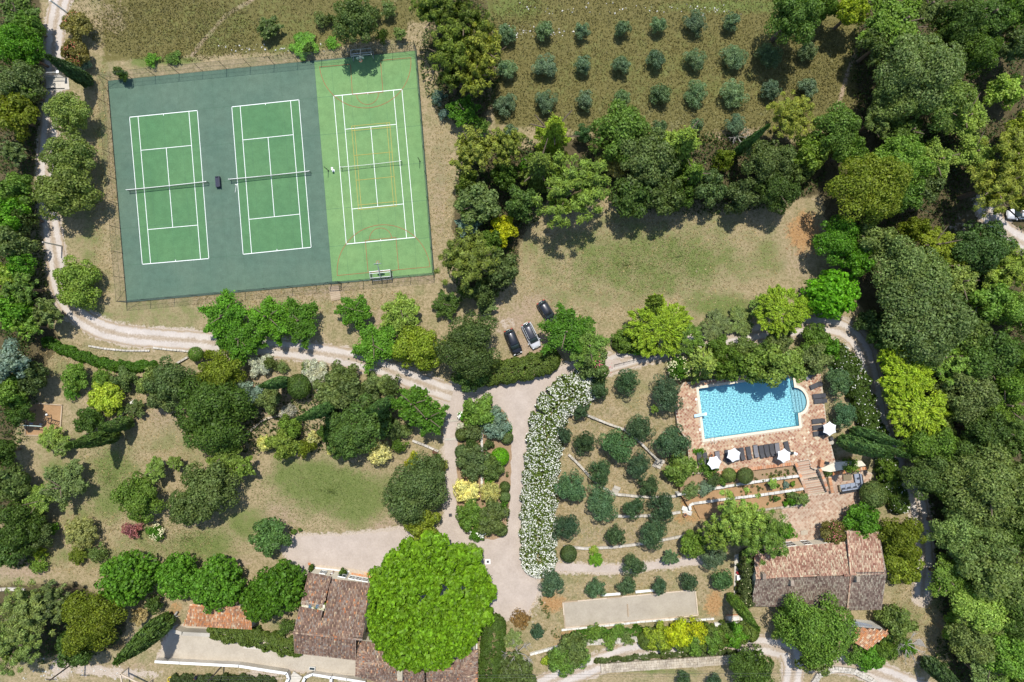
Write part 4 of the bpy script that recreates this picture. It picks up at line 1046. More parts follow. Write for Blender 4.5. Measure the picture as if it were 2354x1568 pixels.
# brick wall with roof-tile coping behind the sofa
def tiled_wall(name, a, c, h, label, th=.4, rows=2):
    r = empty(name, a, 0, label, 'wall'); d = c - a; an = math.atan2(d.y, d.x); L = math.hypot(d.x, d.y)
    MB().box(Vector(((c - a).x / 2, (c - a).y / 2, h / 2)), (L, th, h), an).build('wall_core', M['plaster'], r)
    tm = canal_tile_mesh(.24, .5, M['roof_orange']); n = int(L / .2)
    for k in range(n):
        o = link('coping_tile', tm, r); p = (c - a) * ((k + .5) / n); o.location = (p.x, p.y, h + .02); o.rotation_euler = (0, 0, an)
    return r
def canal_tile_mesh(w, l, mat, seg=4):
    b = MB(); vs = []; 
    for y, rr in ((-l / 2, w / 2), (l / 2, w / 2 * .8)):
        for k in range(seg + 1):
            t = math.pi * k / seg; vs.append((rr * math.cos(t), y, rr * .75 * math.sin(t)))
    b.add(vs, [(k, k + 1, seg + 2 + k, seg + 1 + k) for k in range(seg)]); return b.mesh('tile', mat)
tiled_wall('brick_wall', Wf(3318, 1891, 0), Wf(3455, 1867, 0), 1.0, 'tile-capped brick wall behind the corner sofa')
tiled_wall('brick_wall', Wf(3310, 1905, 0), Wf(3321, 1968, 0), .7, 'short tile-capped brick wall between stairs and sofa patio')
MBl = MB().prism([Wf(3305, 1868, DZ), Wf(3342, 1850, DZ), Wf(3450, 1845, DZ), Wf(3462, 1862, 1.6), Wf(3320, 1888, 1.6), Wf(3268, 1880, DZ)], -.1, 1.75)
o = MBl.build('upper_ledge', M['plaster']); tag(o, 'earth ledge between the terrace and the brick wall', kind='structure')
# corner sofa, table
sf = empty('corner_sofa', Wf(3398, 1925, 0), .17, 'grey-blue L-shaped outdoor sofa with dark cushions on the patio', 'sofa')
def sbox(px, py, z, sz, mat, name, rz=0.0):
    p = Wf(px, py, 0) - sf.location; p = Matrix.Rotation(-.17, 3, 'Z') @ p
    o = MB().box((p.x, p.y, z), sz, rz).build(name, M[mat], sf); return o
sbox(3398, 1950, .2, (3.4, .95, .22), 'rattan', 'base'); sbox(3424, 1912, .2, (.95, 1.9, .22), 'rattan', 'base')
for k, px in enumerate((3366, 3386, 3406)): sbox(px, 1946 - k * 3.4, .38, (.78, .72, .16), 'cushion', 'seat_cushion')
for k, py in enumerate((1903, 1922)): sbox(3421 + k * 3, py, .38, (.72, .72, .16), 'cushion', 'seat_cushion')
sbox(3428, 1942, .38, (.8, .75, .16), 'cushion', 'seat_cushion')
for k, px in enumerate((3368, 3388, 3408, 3428)): sbox(px + 1, 1958 - k * 3.2, .62, (.78, .2, .36), 'cushion', 'back_cushion')
for k, py in enumerate((1902, 1920, 1938)): sbox(3434 + k * 2.5, py, .62, (.2, .72, .36), 'cushion', 'back_cushion')
sbox(3400, 1963, .45, (3.5, .08, .7), 'rattan', 'back_panel'); sbox(3443, 1922, .45, (.08, 2.2, .7), 'rattan', 'back_panel')
sbox(3353, 1952, .33, (.22, 1.0, .55), 'rattan_brown', 'armrest')
for px, py in ((3367, 1953), (3389, 1949), (3414, 1946), (3429, 1911), (3431, 1935)): sbox(px, py, .56, (.5, .28, .14), 'cushion_dark', 'pillow', .1)
r = empty('coffee_table', Wf(3385, 1908, 0), .06, 'low brown wicker coffee table in front of the corner sofa', 'table')
MB().box((0, 0, .38), (1.35, .9, .06)).build('table_top', M['rattan_brown'], r); MB().box((0, 0, .2), (1.2, .78, .3)).build('base', M['rattan_brown'], r)
r = empty('side_table', Wf(3412, 1889, 0), .06, 'small brown wicker side table at the wall end of the sofa', 'table')
MB().box((0, 0, .36), (.85, .45, .06)).build('table_top', M['rattan_brown'], r); MB().box((0, 0, .18), (.75, .36, .3)).build('base', M['rattan_brown'], r)
r = empty('stair_gate', Wf(3254, 1910, 1.0), .12, 'low dark green gate across the middle of the stairs', 'gate')
for x in (-.8, .1, .8): MB().tube((x, 0, 0), (x, 0, .95), .035).build('post', M['green_metal'], r)
for z in (.15, .9): MB().tube((-.8, 0, z), (.8, 0, z), .03).build('rail', M['green_metal'], r)
for k in range(9): MB().tube((-.7 + k * .17, 0, .15), (-.7 + k * .17, 0, .9), .012).build('bar', M['green_metal'], r)
r = empty('utility_box', Wf(3411, 2056, 0), .05, 'pale green metal box at the edge of the patio by the hedge', 'box')
MB().box((0, 0, .4), (.5, .45, .8)).build('casing', M['bin_green'], r); MB().box((0, 0, .82), (.56, .5, .06)).build('lid', M['bin_green'], r)
# ------------------------------------------------------------------ roofs of canal tiles
def roof_plane(name, quad, mat, parent, tw=.215, tl=.36, rng=random.Random(11)):
    """quad: eave a, eave b, then the upper edge; tiles run up the slope"""
    o0 = parent.location
    a, bb = quad[0], quad[1]; e = (bb - a).normalized()
    nrm = (bb - a).cross(quad[-1] - a).normalized()
    if nrm.z < 0: nrm = -nrm
    s = nrm.cross(e).normalized()
    if s.z < 0: s = -s
    P = [((p - a).dot(e), (p - a).dot(s)) for p in quad]
    b = MB(); b.add([p - o0 - nrm * .05 for p in quad], [tuple(range(len(quad)))])
    ub = b.build('roof_deck', M['underlay'], parent)
    x0, x1 = min(p[0] for p in P), max(p[0] for p in P); y0, y1 = min(p[1] for p in P), max(p[1] for p in P)
    b = MB(); seg = 4; x = x0 + tw / 2
    while x < x1:
        y = y0 + tl / 2; dx = rng.uniform(-.012, .012)
        while y < y1 + tl / 2:
            if pip(x, min(y, y1 - .05), P):
                vs = []; yaw = rng.uniform(-.035, .035); lift = rng.uniform(0, .02)
                for yy, rr, zz in ((-tl * .56, tw * .47, .035), (tl * .56, tw * .38, .0)):
                    for k in range(seg + 1):
                        t = math.pi * k / seg
                        px = x + dx + rr * math.cos(t) + yaw * yy; pz = rr * .95 * math.sin(t) + zz + lift - .01
                        vs.append(a - o0 + e * px + s * (y + yy) + nrm * pz)
                b.add(vs, [(k, seg + 1 + k, seg + 2 + k, k + 1) for k in range(seg)] + [(0, 1, 2, 3, 4)])
            y += tl
        x += tw
    o = b.build('roof_tile', M[mat], parent); o['kind'] = 'stuff'; return o
def ridge(pts, parent, mat, w=.3):
    tm = canal_tile_mesh(w, .5, M[mat])
    for a, c in zip(pts, pts[1:]):
        L = (c - a).length; n = max(1, int(L / .42)); d = (c - a) / L
        q = d.to_track_quat('Y', 'Z').to_euler()
        for k in range(n):
            o = link('ridge_tile', tm, parent); o.location = a + (c - a) * ((k + .5) / n) - parent.location + Vector((0, 0, .02)); o.rotation_euler = q
def walls(poly_zs, parent, mat='plaster', inset=.3):
    """closed ring of (point at eave height); walls go down to the ground"""
    c = sum((p for p in poly_zs), Vector()) / len(poly_zs); vs = []; n = len(poly_zs)
    for p in poly_zs:
        d = (p - c); d.z = 0; q = p - d.normalized() * inset - parent.location; vs.append((q.x, q.y, p.z - .06))
    vs += [(v[0], v[1], -.2) for v in vs]
    b = MB(); b.add(vs, [(i, (i + 1) % n, n + (i + 1) % n, n + i) for i in range(n)]); b.build('wall', M[mat], parent)
def window(parent, p, ang, w, h, shutters=True, z=1.0, open_ang=1.9, mat='shutter'):
    f = empty('window', p - parent.location, ang); f.parent = parent
    # build directly as meshes under the house: frame with pane and shutters below it
    bpy.data.objects.remove(f)
    b = MB(); loc = p - parent.location
    for sx in (-1, 1): b.box((sx * w / 2, 0, z + h / 2), (.08, .14, h))
    for zz in (z, z + h): b.box((0, 0, zz), (w + .08, .16, .08))
    b.box((0, 0, z + h / 2), (.05, .1, h)); b.box((0, 0, z + h * .5), (w, .09, .04))
    fr = b.build('window', M['white_paint'], parent, loc=loc, rot=(0, 0, ang))
    MB().box((0, -.0, z + h / 2), (w, .04, h)).build('pane', M['glass'], fr)
    if shutters:
        for sx in (-1, 1):
            m = MB().box((sx * w / 4, 0, 0), (w / 2, .05, h)); 
            for k in range(8): m.box((sx * w / 4, .035, -h * .42 + k * h * .12), (w * .42, .03, .05))
            o = m.build('shutter', M[mat], fr)
            o.location = (sx * w / 2, .09, z + h / 2); o.rotation_euler = (0, 0, -sx * open_ang)
    return fr
def chimney(parent, p, sz, label=None):
    b = MB().box((0, 0, .1), (sz[0], sz[1], sz[2])); o = b.build('chimney', M['stone_warm'], parent, loc=p - parent.location)
    b = MB()
    for sx in (-1, 1): b.box((sx * sz[0] * .38, 0, sz[2] / 2 + .22), (.1, sz[1] * .9, .25))
    b.build('chimney_side', M['stone_warm'], o)
    MB().box((0, 0, sz[2] / 2 + .38), (sz[0] * 1.15, sz[1] * 1.1, .08)).build('chimney_cap', M['roof_grey'], o)
    return o

# main farmhouse
fh = empty('farmhouse', W(760, 1420, 0), 0, 'old farmhouse with brown tiled roofs partly under the big plane tree', 'house')
e0, e1, r1, r0 = W(709, 1316, 3.0), W(850, 1341, 3.0), W(832, 1470, 5.5), W(674, 1453.5, 5.5)
sl, sr = e0.lerp(r0, .5), e0.lerp(r0, .575)            # slot with ivy on the side
e01 = e0.lerp(e1, .45); ne = (r1 - e1)
cut_a, cut_b = W(757, 1391, 0), W(752, 1400, 0)
m_in_a = sl + (e1 - e0) * .36; m_in_b = sr + (e1 - e0) * .37
roof_plane('north', [e0, e0.lerp(e1, .44), r0.lerp(r1, .5), m_in_b, sr + (e1-e0)*.0, sl] if False else [e0, e0.lerp(e1, .38), m_in_a, sl], 'roof_old', fh)
roof_plane('north', [e0.lerp(e1, .385) + (r1 - e1) * .035, e1, r1, r0.lerp(r1, .37)], 'roof_old', fh)
roof_plane('north', [sr, m_in_b, r0.lerp(r1, .375), r0], 'roof_old', fh)
s0, s1 = W(677, 1500, 3.6), W(817, 1516.5, 3.6)
roof_plane('south', [s0, s1, W(819, 1471, 5.4), W(674, 1455, 5.5)], 'roof_old', fh)
ridge([W(674, 1454, 5.56), W(832, 1470.5, 5.56)], fh, 'roof_old')
walls([e0, e1, r1, s1, s0, r0], fh, inset=.35)
wa = math.atan2((e1 - e0).y, (e1 - e0).x)
def on_wall(t, out=-.22): 
    p = e0.lerp(e1, t); n = Vector((-math.sin(wa), math.cos(wa), 0)); q = p + n * out; q.z = 0; return q
window(fh, on_wall(.52, -.12), wa, 1.15, 2.1, z=.1, open_ang=1.75)
for t in (.68, .79, .9): window(fh, on_wall(t, -.12), wa, .95, 1.3, False, z=1.0)
window(fh, on_wall(.2, -.12), wa, .9, 1.2, True, z=1.0)
# ivy slot windows
p = (sl + m_in_a) / 2; p = p.lerp((sr + m_in_b) / 2, .5)
MB().box(p - fh.location + Vector((.2, 0, -.25)), (3.6, .9, .35), wa).build('gutter_wall', M['plaster'], fh)
for k in (-.35, .75): MB().box(p - fh.location + Vector((k + .1, .0, .05)), (.5, .62, .05), wa, tilt=(.1, .5)).build('shutter', M['shutter'], fh)
# lower range with hipped ends
fb = empty('farmhouse_wing', W(950, 1530, 0), 0, 'hipped tiled wing of the farmhouse below the plane tree', 'house')
Lr, Rr, Z1, Z0 = W(860, 1524.5, 5.3), W(977, 1537, 5.3), 5.3, 3.5
nw, ne_, sw, se = W(819, 1472, Z0), W(977, 1492, Z0), W(817.5, 1553, Z0), W(977, 1598, Z0)
roof_plane('n', [nw, ne_, Rr, Lr], 'roof_old', fb); roof_plane('s', [sw, se, Rr, Lr], 'roof_old', fb); roof_plane('w', [nw, sw, Lr], 'roof_old', fb)
ridge([nw, Lr, Rr], fb, 'roof_old'); ridge([sw, Lr], fb, 'roof_old')
Rb, Re = W(979, 1539, 4.9), W(1055, 1542.5, 4.9); nwb, neb, swb, seb = W(979, 1494, 3.2), W(1097, 1494, 3.2), W(979, 1592, 3.2), W(1096, 1592, 3.2)
roof_plane('n', [nwb, neb, Re, Rb], 'roof_old', fb); roof_plane('s', [swb, seb, Re, Rb], 'roof_old', fb); roof_plane('e', [neb, seb, Re], 'roof_old', fb)
ridge([Rb, Re, neb], fb, 'roof_old'); ridge([Re, seb], fb, 'roof_old')
walls([nw, ne_, neb, seb, swb, sw], fb, inset=.35)
chimney(fb, W(921, 1541, 5.2), (.7, 2.0, 1.1))
tc = MB().prism([W(1068, 1490), W(1092, 1464), W(1097, 1463), W(1097, 1492)], -.1, .3).build('roof_terrace', M['whitewash']); tag(tc, 'small white terrace corner beside the farmhouse wing', 'terrace')
tp = MB().prism([W(718, 1297), W(805, 1306), W(860, 1316), W(850, 1340), W(709, 1320)], -.1, .05).build('house_terrace', M['mortar']); tag(tp, 'beige paved strip in front of the farmhouse', kind='structure')
tp2 = [W(804, 1311), W(862, 1318), W(858, 1334), W(803, 1328)]
tile_field('floor_tile', tp2, None, .055, .4, wa, M['roof_orange'], tp, rng=random.Random(4))
for k, (a, c) in enumerate((((722, 1304), (804, 1313)),)):
    o = MB().box((W(*a) + W(*c)) / 2 + Vector((0, 0, .12)), ((W(*c) - W(*a)).length, .18, .2), math.atan2((W(*c) - W(*a)).y, (W(*c) - W(*a)).x)).build('terrace_kerb', M['whitewash']); tag(o, 'thin white kerb along the farmhouse terrace', 'kerb')
# outbuilding
ob = empty('outbuilding', W(500, 1418, 0), 0, 'small outbuilding with orange tiled roof under two mulberry trees', 'house')
a_, b_, c_, d_ = W(422, 1437, 2.9), W(579, 1446, 2.9), W(575, 1396, 3.9), W(437, 1390, 3.9)
roof_plane('s', [a_, b_, c_, d_], 'roof_orange', ob); walls([a_, b_, c_, d_], ob, 'stone_pale', .2)
ridge([d_, c_], ob, 'roof_orange')
# cottage
ct = empty('cottage', W(1880, 1320, 0), 0, 'long cottage with pinkish tiled roof between the patio and the lower lane', 'house')
nl, nr, sl_, sr_ = W(1732, 1265, 3.0), W(1945, 1245.5, 3.0), W(1727, 1392, 3.0), W(1945, 1396, 3.0); ra, rb = W(1737, 1329, 5.0), W(1953, 1319.5, 5.0)
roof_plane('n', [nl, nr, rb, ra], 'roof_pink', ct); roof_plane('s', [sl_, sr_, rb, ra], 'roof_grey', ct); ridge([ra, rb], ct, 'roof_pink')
wl_, wr_, xl, xr = W(1947, 1221, 3.2), W(2018, 1222, 3.2), W(1947, 1401, 3.2), W(2024, 1400, 3.2); rc, rd = W(1955, 1320, 5.55), W(2035, 1318, 5.55)
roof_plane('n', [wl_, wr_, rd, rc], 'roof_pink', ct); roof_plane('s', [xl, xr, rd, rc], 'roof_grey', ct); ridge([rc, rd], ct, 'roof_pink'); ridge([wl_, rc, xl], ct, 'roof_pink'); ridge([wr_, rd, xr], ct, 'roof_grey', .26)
walls([nl, nr, rb, sr_, sl_, ra], ct, 'plaster', .35); walls([wl_, wr_, rd, xr, xl, rc], ct, 'plaster', .3)
ca = math.atan2((nr - nl).y, (nr - nl).x)
for t, w in ((.44, 1.3), (.62, 1.1), (.83, 1.1)):
    p = nl.lerp(nr, t); p.z = 0; window(ct, p + Vector((0, -.2, 0)), ca, w, 2.0, z=.15, open_ang=1.5)
for p in ((1752, 1321, 5.1), (1816, 1336, 4.9), (1966, 1327, 5.4)): chimney(ct, W(*p), (.45, .75, .8))
MB().box(W(1848, 1224, .12) - ct.location, (1.1, .7, .14), ca).build('door_step', M['stone_warm'], ct)
# bread-oven hut
hut = empty('hut', W(2000, 1470, 0), 0, 'small hut with bright orange tiled roof near the dead tree', 'hut')
q = [W(1993, 1493, 2.4), W(2040, 1452, 3.0), W(2034, 1446, 3.3), W(1963, 1441, 3.3), W(1960, 1474, 2.6)]
roof_plane('s', [q[4], q[0], q[1], q[2], q[3]], 'roof_orange', hut, tw=.24, tl=.42); walls(q, hut, 'stone_white', .15)
MB().box(W(1977, 1437, 2.9) - hut.location, (2.3, 1.0, .06), -.22, tilt=(.25, 0)).build('awning_panel', M['galv'], hut)
MB().box(W(1994, 1441, 2.9) - hut.location, (1.1, 1.0, .06), -.32, tilt=(.25, 0)).build('awning_panel', M['galv'], hut)

# ------------------------------------------------------------------ bowling pitch
BP = [Wf(2251, 2408.5), Wf(2780, 2359), Wf(2791, 2460), Wf(2260, 2511)]
bp = MB().prism(BP, -.1, .05).build('bowling_pitch', M['sand_grey']); tag(bp, 'grey gravel bowling pitch framed with timber boards', kind='structure')
for i in range(4):
    a, c = BP[i], BP[(i + 1) % 4]; d = c - a; L = d.length; n = max(2, int(L / 2.2)); an = math.atan2(d.y, d.x)
    for k in range(n):
        p = a + d * ((k + .5) / n); o = MB().box((0, 0, 0), (L / n - .03, .16, .2)).build('board', M['wood_pale'] if (k + i) % 3 else M['wood'], bp); o.location = (p.x, p.y, .1); o.rotation_euler = (0, 0, an)
o = MB().box((0, 0, .1), (.16, 2.0, .14)).build('timber_beam', M['wood']); o.location = Wf(2511, 2442, .05); o.rotation_euler = (0, 0, .06); tag(o, 'short timber beam lying across the middle of the bowling pitch', 'beam')
for p, rz, lab in ((Wf(2442, 2374.5), .07, 'white log bench above the middle of the bowling pitch'), (Wf(2577, 2361), .1, 'white log bench above the pitch partly under a small olive')):
    r = empty('log_bench', p, rz, lab, 'bench', 'white log benches'); 
    MB().tube((-1.5, 0, .42), (1.5, 0, .42), .22, .2, 8).build('seat', M['white_paint'], r)
    for k in (-1, 1): MB().box((k * 1.0, 0, .14), (.3, .32, .28)).build('leg', M['stone_white'], r)
r = empty('picnic_table', Wf(2952, 2305), .02, 'white topped picnic table with dark red benches beside the cottage creeper', 'table')
MB().box((0, 0, .74), (.86, .82, .06)).build('table_top', M['white_paint'], r)
for k in (-1, 1):
    MB().box((0, k * .72, .44), (.8, .34, .06)).build('seat', M['red_paint'], r); MB().box((0, k * .72, .22), (.6, .1, .44)).build('leg', M['red_paint'], r)
MB().box((0, 0, .37), (.3, .9, .7)).build('pedestal', M['red_paint'], r)
MB().box((0, -1.02, .75), (.8, .06, .5)).build('backrest', M['red_paint'], r)
o = MB().prism([W(1688, 1275), W(1709, 1271), W(1714, 1350), W(1699, 1388), W(1686, 1372)], -.1, .045).build('side_terrace', M['concrete']); tag(o, 'concrete strip beside the cottage with the picnic table', kind='structure')
r = empty('well_cover', W(1690, 1419), .05, 'low brick slab with pale stone squares by the leaning cypress', 'slab')
MB().box((0, 0, .1), (3.0, .9, .2)).build('slab', M['stone_warm'], r)
for k, w in ((-.95, .5), (0, 1.0), (1.0, .6)): MB().box((k, -.08, .26), (w, .62, .12)).build('stone', M['stone_white'], r)
MB().box((0, .5, .2), (3.0, .12, .2)).build('brick_edge', M['brick'], r)
# drain covers on the drive
for u, v, sz, m, lab, rim in ((1035, 1184, .5, 'asphalt_dark', 'small dark drain cover on the path beside the planted island', 0), (1121, 1291, .36, 'asphalt_dark', 'dark drain cover with white stone surround near the plane tree', 1), (711, 1296, .4, 'brick', 'small square brick drain lid at the forecourt corner', 0)):
    r = empty('drain_cover', W(u, v), .05, lab, 'drain cover')
    if rim: MB().box((0, 0, .035), (.85, .8, .05)).build('surround', M['whitewash'], r)
    MB().box((0, 0, .055), (sz, sz, .05)).build('lid', M[m], r)
o = MB().lathe([(.3, 0), (.3, .06), (.1, .1)], 10).build('boulder', M['stone_white']); o.location = W(1212, 999, .02); tag(o, 'flat white stone on the drive next to the white-flowered hedge', 'boulder')
for u0, v0, u1, v1, lab in ((1026, 968, 1054, 966, 'upper pale stone step across the path beside the island'), (1022, 1010, 1052, 1008, 'lower pale stone step across the path beside the island')):
    a, c = W(u0, v0), W(u1, v1); o = MB().box((a + c) / 2 + Vector((0, 0, .06)), ((c - a).length, .35, .12), math.atan2((c - a).y, (c - a).x)).build('stone_step', M['stone_pale']); tag(o, lab, 'step')

# ------------------------------------------------------------------ courtyard walls with white caps
def capped_wall(name, pts, h, th, label, cap='white_paint', mat='stone_pale', z=0):
    r = empty(name, pts[0], 0, label, 'wall')
    for a, c in zip(pts, pts[1:]):
        d = c - a; L = d.length; an = math.atan2(d.y, d.x); m = (a + c) / 2 - pts[0]
        MB().box(m + Vector((0, 0, h / 2 - .1)), (L, th, h + .1), an).build('wall_core', M[mat], r)
        MB().box(m + Vector((0, 0, h + .01)), (L + .1, th * 1.15, .10), an).build('wall_cap', M[cap], r)
    return r
capped_wall('courtyard_wall', [W(365, 1513, 0), W(420, 1516, 0), W(555, 1523, 0), W(664, 1540, 0), W(668, 1552, 0), W(648, 1585, 0)], 1.1, .34, 'white-capped courtyard wall below the farmhouse')
capped_wall('courtyard_wall', [W(690, 1585, 0), W(705, 1550, 0), W(722, 1543, 0), W(765, 1550, 0), W(763, 1578, 0)], 1.0, .34, 'white-capped wall corner beside the courtyard steps')
capped_wall('courtyard_wall', [W(768, 1549, 0), W(800, 1554, 0), W(842, 1561, 0)], 1.0, .3, 'white-capped wall running to the hipped wing')
capped_wall('house_wall', [W(410, 1440, 0), W(430, 1446, 0), W(492, 1449, 0)], 1.6, .5, 'grey stone wall along the foot of the outbuilding', 'stone_pale')
r = empty('courtyard_steps', W(676, 1563), -.6, 'flight of pale steps between the two courtyard walls', 'steps')
for k in range(6): MB().box((0, 1.1 - k * .42, .3 - k * .04), (1.7, .42, .2)).build('step', M['concrete'], r)
o = MB().prism([W(560, 1486), W(690, 1496), W(690, 1500), W(560, 1490)], -.1, .05).build('drain_channel', M['concrete']); tag(o, 'shallow paved channel across the courtyard', kind='structure')
r = empty('stone_trough', W(719, 1534), -.1, 'small pale stone trough in the courtyard near the tiled wing', 'trough')
MB().box((0, 0, .25), (1.0, .5, .4)).build('basin', M['stone_white'], r); MB().box((0, 0, .46), (.8, .34, .04)).build('water', M['glass'], r)

# ------------------------------------------------------------------ poles, wires, gate, play area
def pole(p, h, rad, mat, label, arm=True, cat='pole'):
    r = empty('utility_pole', p, 0, label, cat)
    MB().tube((0, 0, -.2), (0, 0, h), rad, rad * .75, 8).build('mast', M[mat], r)
    if arm:
        MB().box((0, 0, h - .3), (1.6, .1, .1)).build('crossarm', M[mat], r)
        for k in (-.7, 0, .7): MB().lathe([(.04, 0), (.06, .06), (.03, .14)], 6, (k, 0, h - .24)).build('insulator', M['white_paint'], r)
    return r
pole(W(197, 1503), 8.2, .13, 'wood_dark', 'tall dark wooden pole leaning out of the wood at the bottom corner')
pole(W(515, 1525), 6.8, .12, 'wood_dark', 'dark wooden pole below the white-capped courtyard wall')
pole(W(143, 566), 4.4, .13, 'concrete', 'short pale concrete pole beside the gravel track', False)
pole(W(160, 34), 4.5, .16, 'white_paint', 'white post beside the track at the top edge', False)
r = empty('overhead_wire', (0, 0, 0), 0, 'thin black overhead wires crossing the bottom of the scene', 'wire')
for dz, dv in ((6.5, 0), (6.3, 6)):
    pts = []
    for k in range(25):
        u = 470 + (2000 - 470) * k / 24; sagz = dz - 1.2 * math.sin(math.pi * k / 24)
        pts.append(W(u, 1556 - 10 * (k / 24) + dv, sagz))
    MB().path(pts, .014, 3).build('cable', M['dark_metal'], r)
mg = empty('metal_gate', W(128, 186), .03, 'grey metal sliding gate across the track below the first cypress', 'gate')
o = MB().prism([W(107, 179), W(157, 173), W(160, 206), W(107, 210)], -.1, .06).build('gate_slab', M['concrete']); tag(o, 'pale concrete slab under the metal gate', kind='structure')
for x in (-1.7, 1.75): MB().box((x, .55, 1.0), (.32, .32, 2.0)).build('pillar', M['concrete'], mg); MB().box((x, .55, 2.05), (.42, .42, .1)).build('pillar_cap', M['whitewash'], mg)
for z in (.3, 1.75): MB().box((-.2, .62, z), (3.4, .08, .1)).build('rail', M['galv'], mg)
for k in range(16): MB().box((-1.75 + k * .21, .62, 1.0), (.04, .04, 1.45)).build('bar', M['galv'], mg)
MB().box((-2.6, 1.0, 1.6), (1.3, .12, .5), -.5).build('side_panel', M['galv'], mg)
MB().box((-.2, -1.3, .08), (3.3, .14, .06)).build('track_rail', M['dark_metal'], mg)
# play area
PL = [W(62, 925), W(144, 931), W(139, 1001), W(60, 1000)]
pa = MB().prism(PL, -.1, .05).build('play_area', M['chip']); tag(pa, 'square play area of orange bark chips edged with boards', kind='structure')
for i in range(4):
    a, c = PL[i], PL[(i + 1) % 4]; d = c - a; o = MB().box((0, 0, 0), (d.length, .16, .26)).build('board', M['wood'], pa); m = (a + c) / 2; o.location = (m.x, m.y, .1); o.rotation_euler = (0, 0, math.atan2(d.y, d.x))
sw = empty('swing_set', W(88, 974), -.06, 'wooden swing set with pale green beam on the bark chips', 'swing')
MB().tube((-2.2, 0, 2.3), (2.2, 0, 2.3), .07).build('beam', plain('swing_beam', (.45, .55, .50), .6), sw)
for sx in (-1, 1):
    for sy in (-1, 1): MB().tube((sx * 1.9, 0, 2.3), (sx * 2.15, sy * 1.2, 0), .055).build('leg', M['wood_dark'], sw)
for sx in (-.8, .8):
    for k in (-.22, .22): MB().tube((sx + k, 0, 2.3), (sx + k, 0, .5), .02, n=4).build('rope', M['dark_metal'], sw)
    MB().box((sx, 0, .48), (.55, .24, .05)).build('seat', M['cushion'], sw)
sl = empty('climbing_ladder', W(126, 966), .9, 'dark wooden ladder frame standing on the bark chips', 'climbing frame')
for sx in (-.35, .35): MB().tube((sx, -.9, 0), (sx, .9, 1.9), .05).build('rail', M['wood_dark'], sl); MB().tube((sx, .95, 0), (sx, .9, 1.9), .05).build('leg', M['wood_dark'], sl)
for k in range(5): MB().tube((-.35, -.9 + k * .4, .1 + k * .42), (.35, -.9 + k * .4, .1 + k * .42), .03).build('rung', M['wood_dark'], sl)
o = MB().lathe([(.02, 0), (.16, .08), (.2, .2), (.16, .32), (.02, .4)], 10).build('play_ball', M['white_paint'], smooth=True); o.location = W(109, 953, .05); tag(o, 'white ball lying on the orange bark chips', 'ball')
# timber frame, hose
tf = empty('goal_posts', W(296, 1533), 0, 'pale timber beams of open goal posts below the fat cypress', 'goal')
for a, c in (((0, 0, 2.2), (3.9, -1.9, 2.2)), ((0, 0, 2.2), (.4, -2.9, 2.2))):
    d = Vector(c) - Vector(a); MB().box((Vector(a) + Vector(c)) / 2, (d.length, .2, .2), math.atan2(d.y, d.x)).build('beam', M['wood_pale'], tf)
for p in ((0, 0), (3.9, -1.9), (.4, -2.9)): MB().box((p[0], p[1], 1.05), (.2, .2, 2.1)).build('post', M['wood_pale'], tf)
r = empty('hose_coil', W(393, 1561), 0, 'coiled yellow garden hose on the grass at the bottom edge', 'hose')
pts = [(math.cos(t * .5) * (.42 + .01 * (t % 5)), math.sin(t * .5) * (.42 + .01 * (t % 3)), .05 + t * .004) for t in range(0, 60)]
MB().path(pts + [(.2, -.6, .05), (-.6, -.75, .04), (-1.1, -.7, .04)], .045, 5).build('hose', M['yellow_hose'], r)
r = empty('bare_log', W(404, 1414), .9, 'pale bare tree trunk lying beside the outbuilding', 'log')
MB().tube((-.9, 0, .3), (.9, .1, .5), .2, .15, 8).build('trunk_log', M['deadwood'], r); MB().tube((-.1, 0, .4), (.6, -.5, .7), .1, .06).build('stub', M['deadwood'], r)
r = empty('log_pile', W(2114, 1476), -.5, 'small heap of pale cut branches near the bottom-corner cypress', 'log pile')
for k in range(6): MB().tube((-1.0 + .1 * k, -.5 + k * .17, .12 + .05 * (k % 2)), (1.0 - .15 * k, -.2 + k * .1, .16), .07, .05).build('branch', M['deadwood'], r)
r = empty('water_butt', W(1000, 1038), 0, 'rusty round planter at the end of the short garden wall', 'planter')
MB().lathe([(.3, 0), (.42, .5), (.36, .5), (.3, .3)], 14).build('rim', plain('rust', (.12, .06, .035), .8), r)
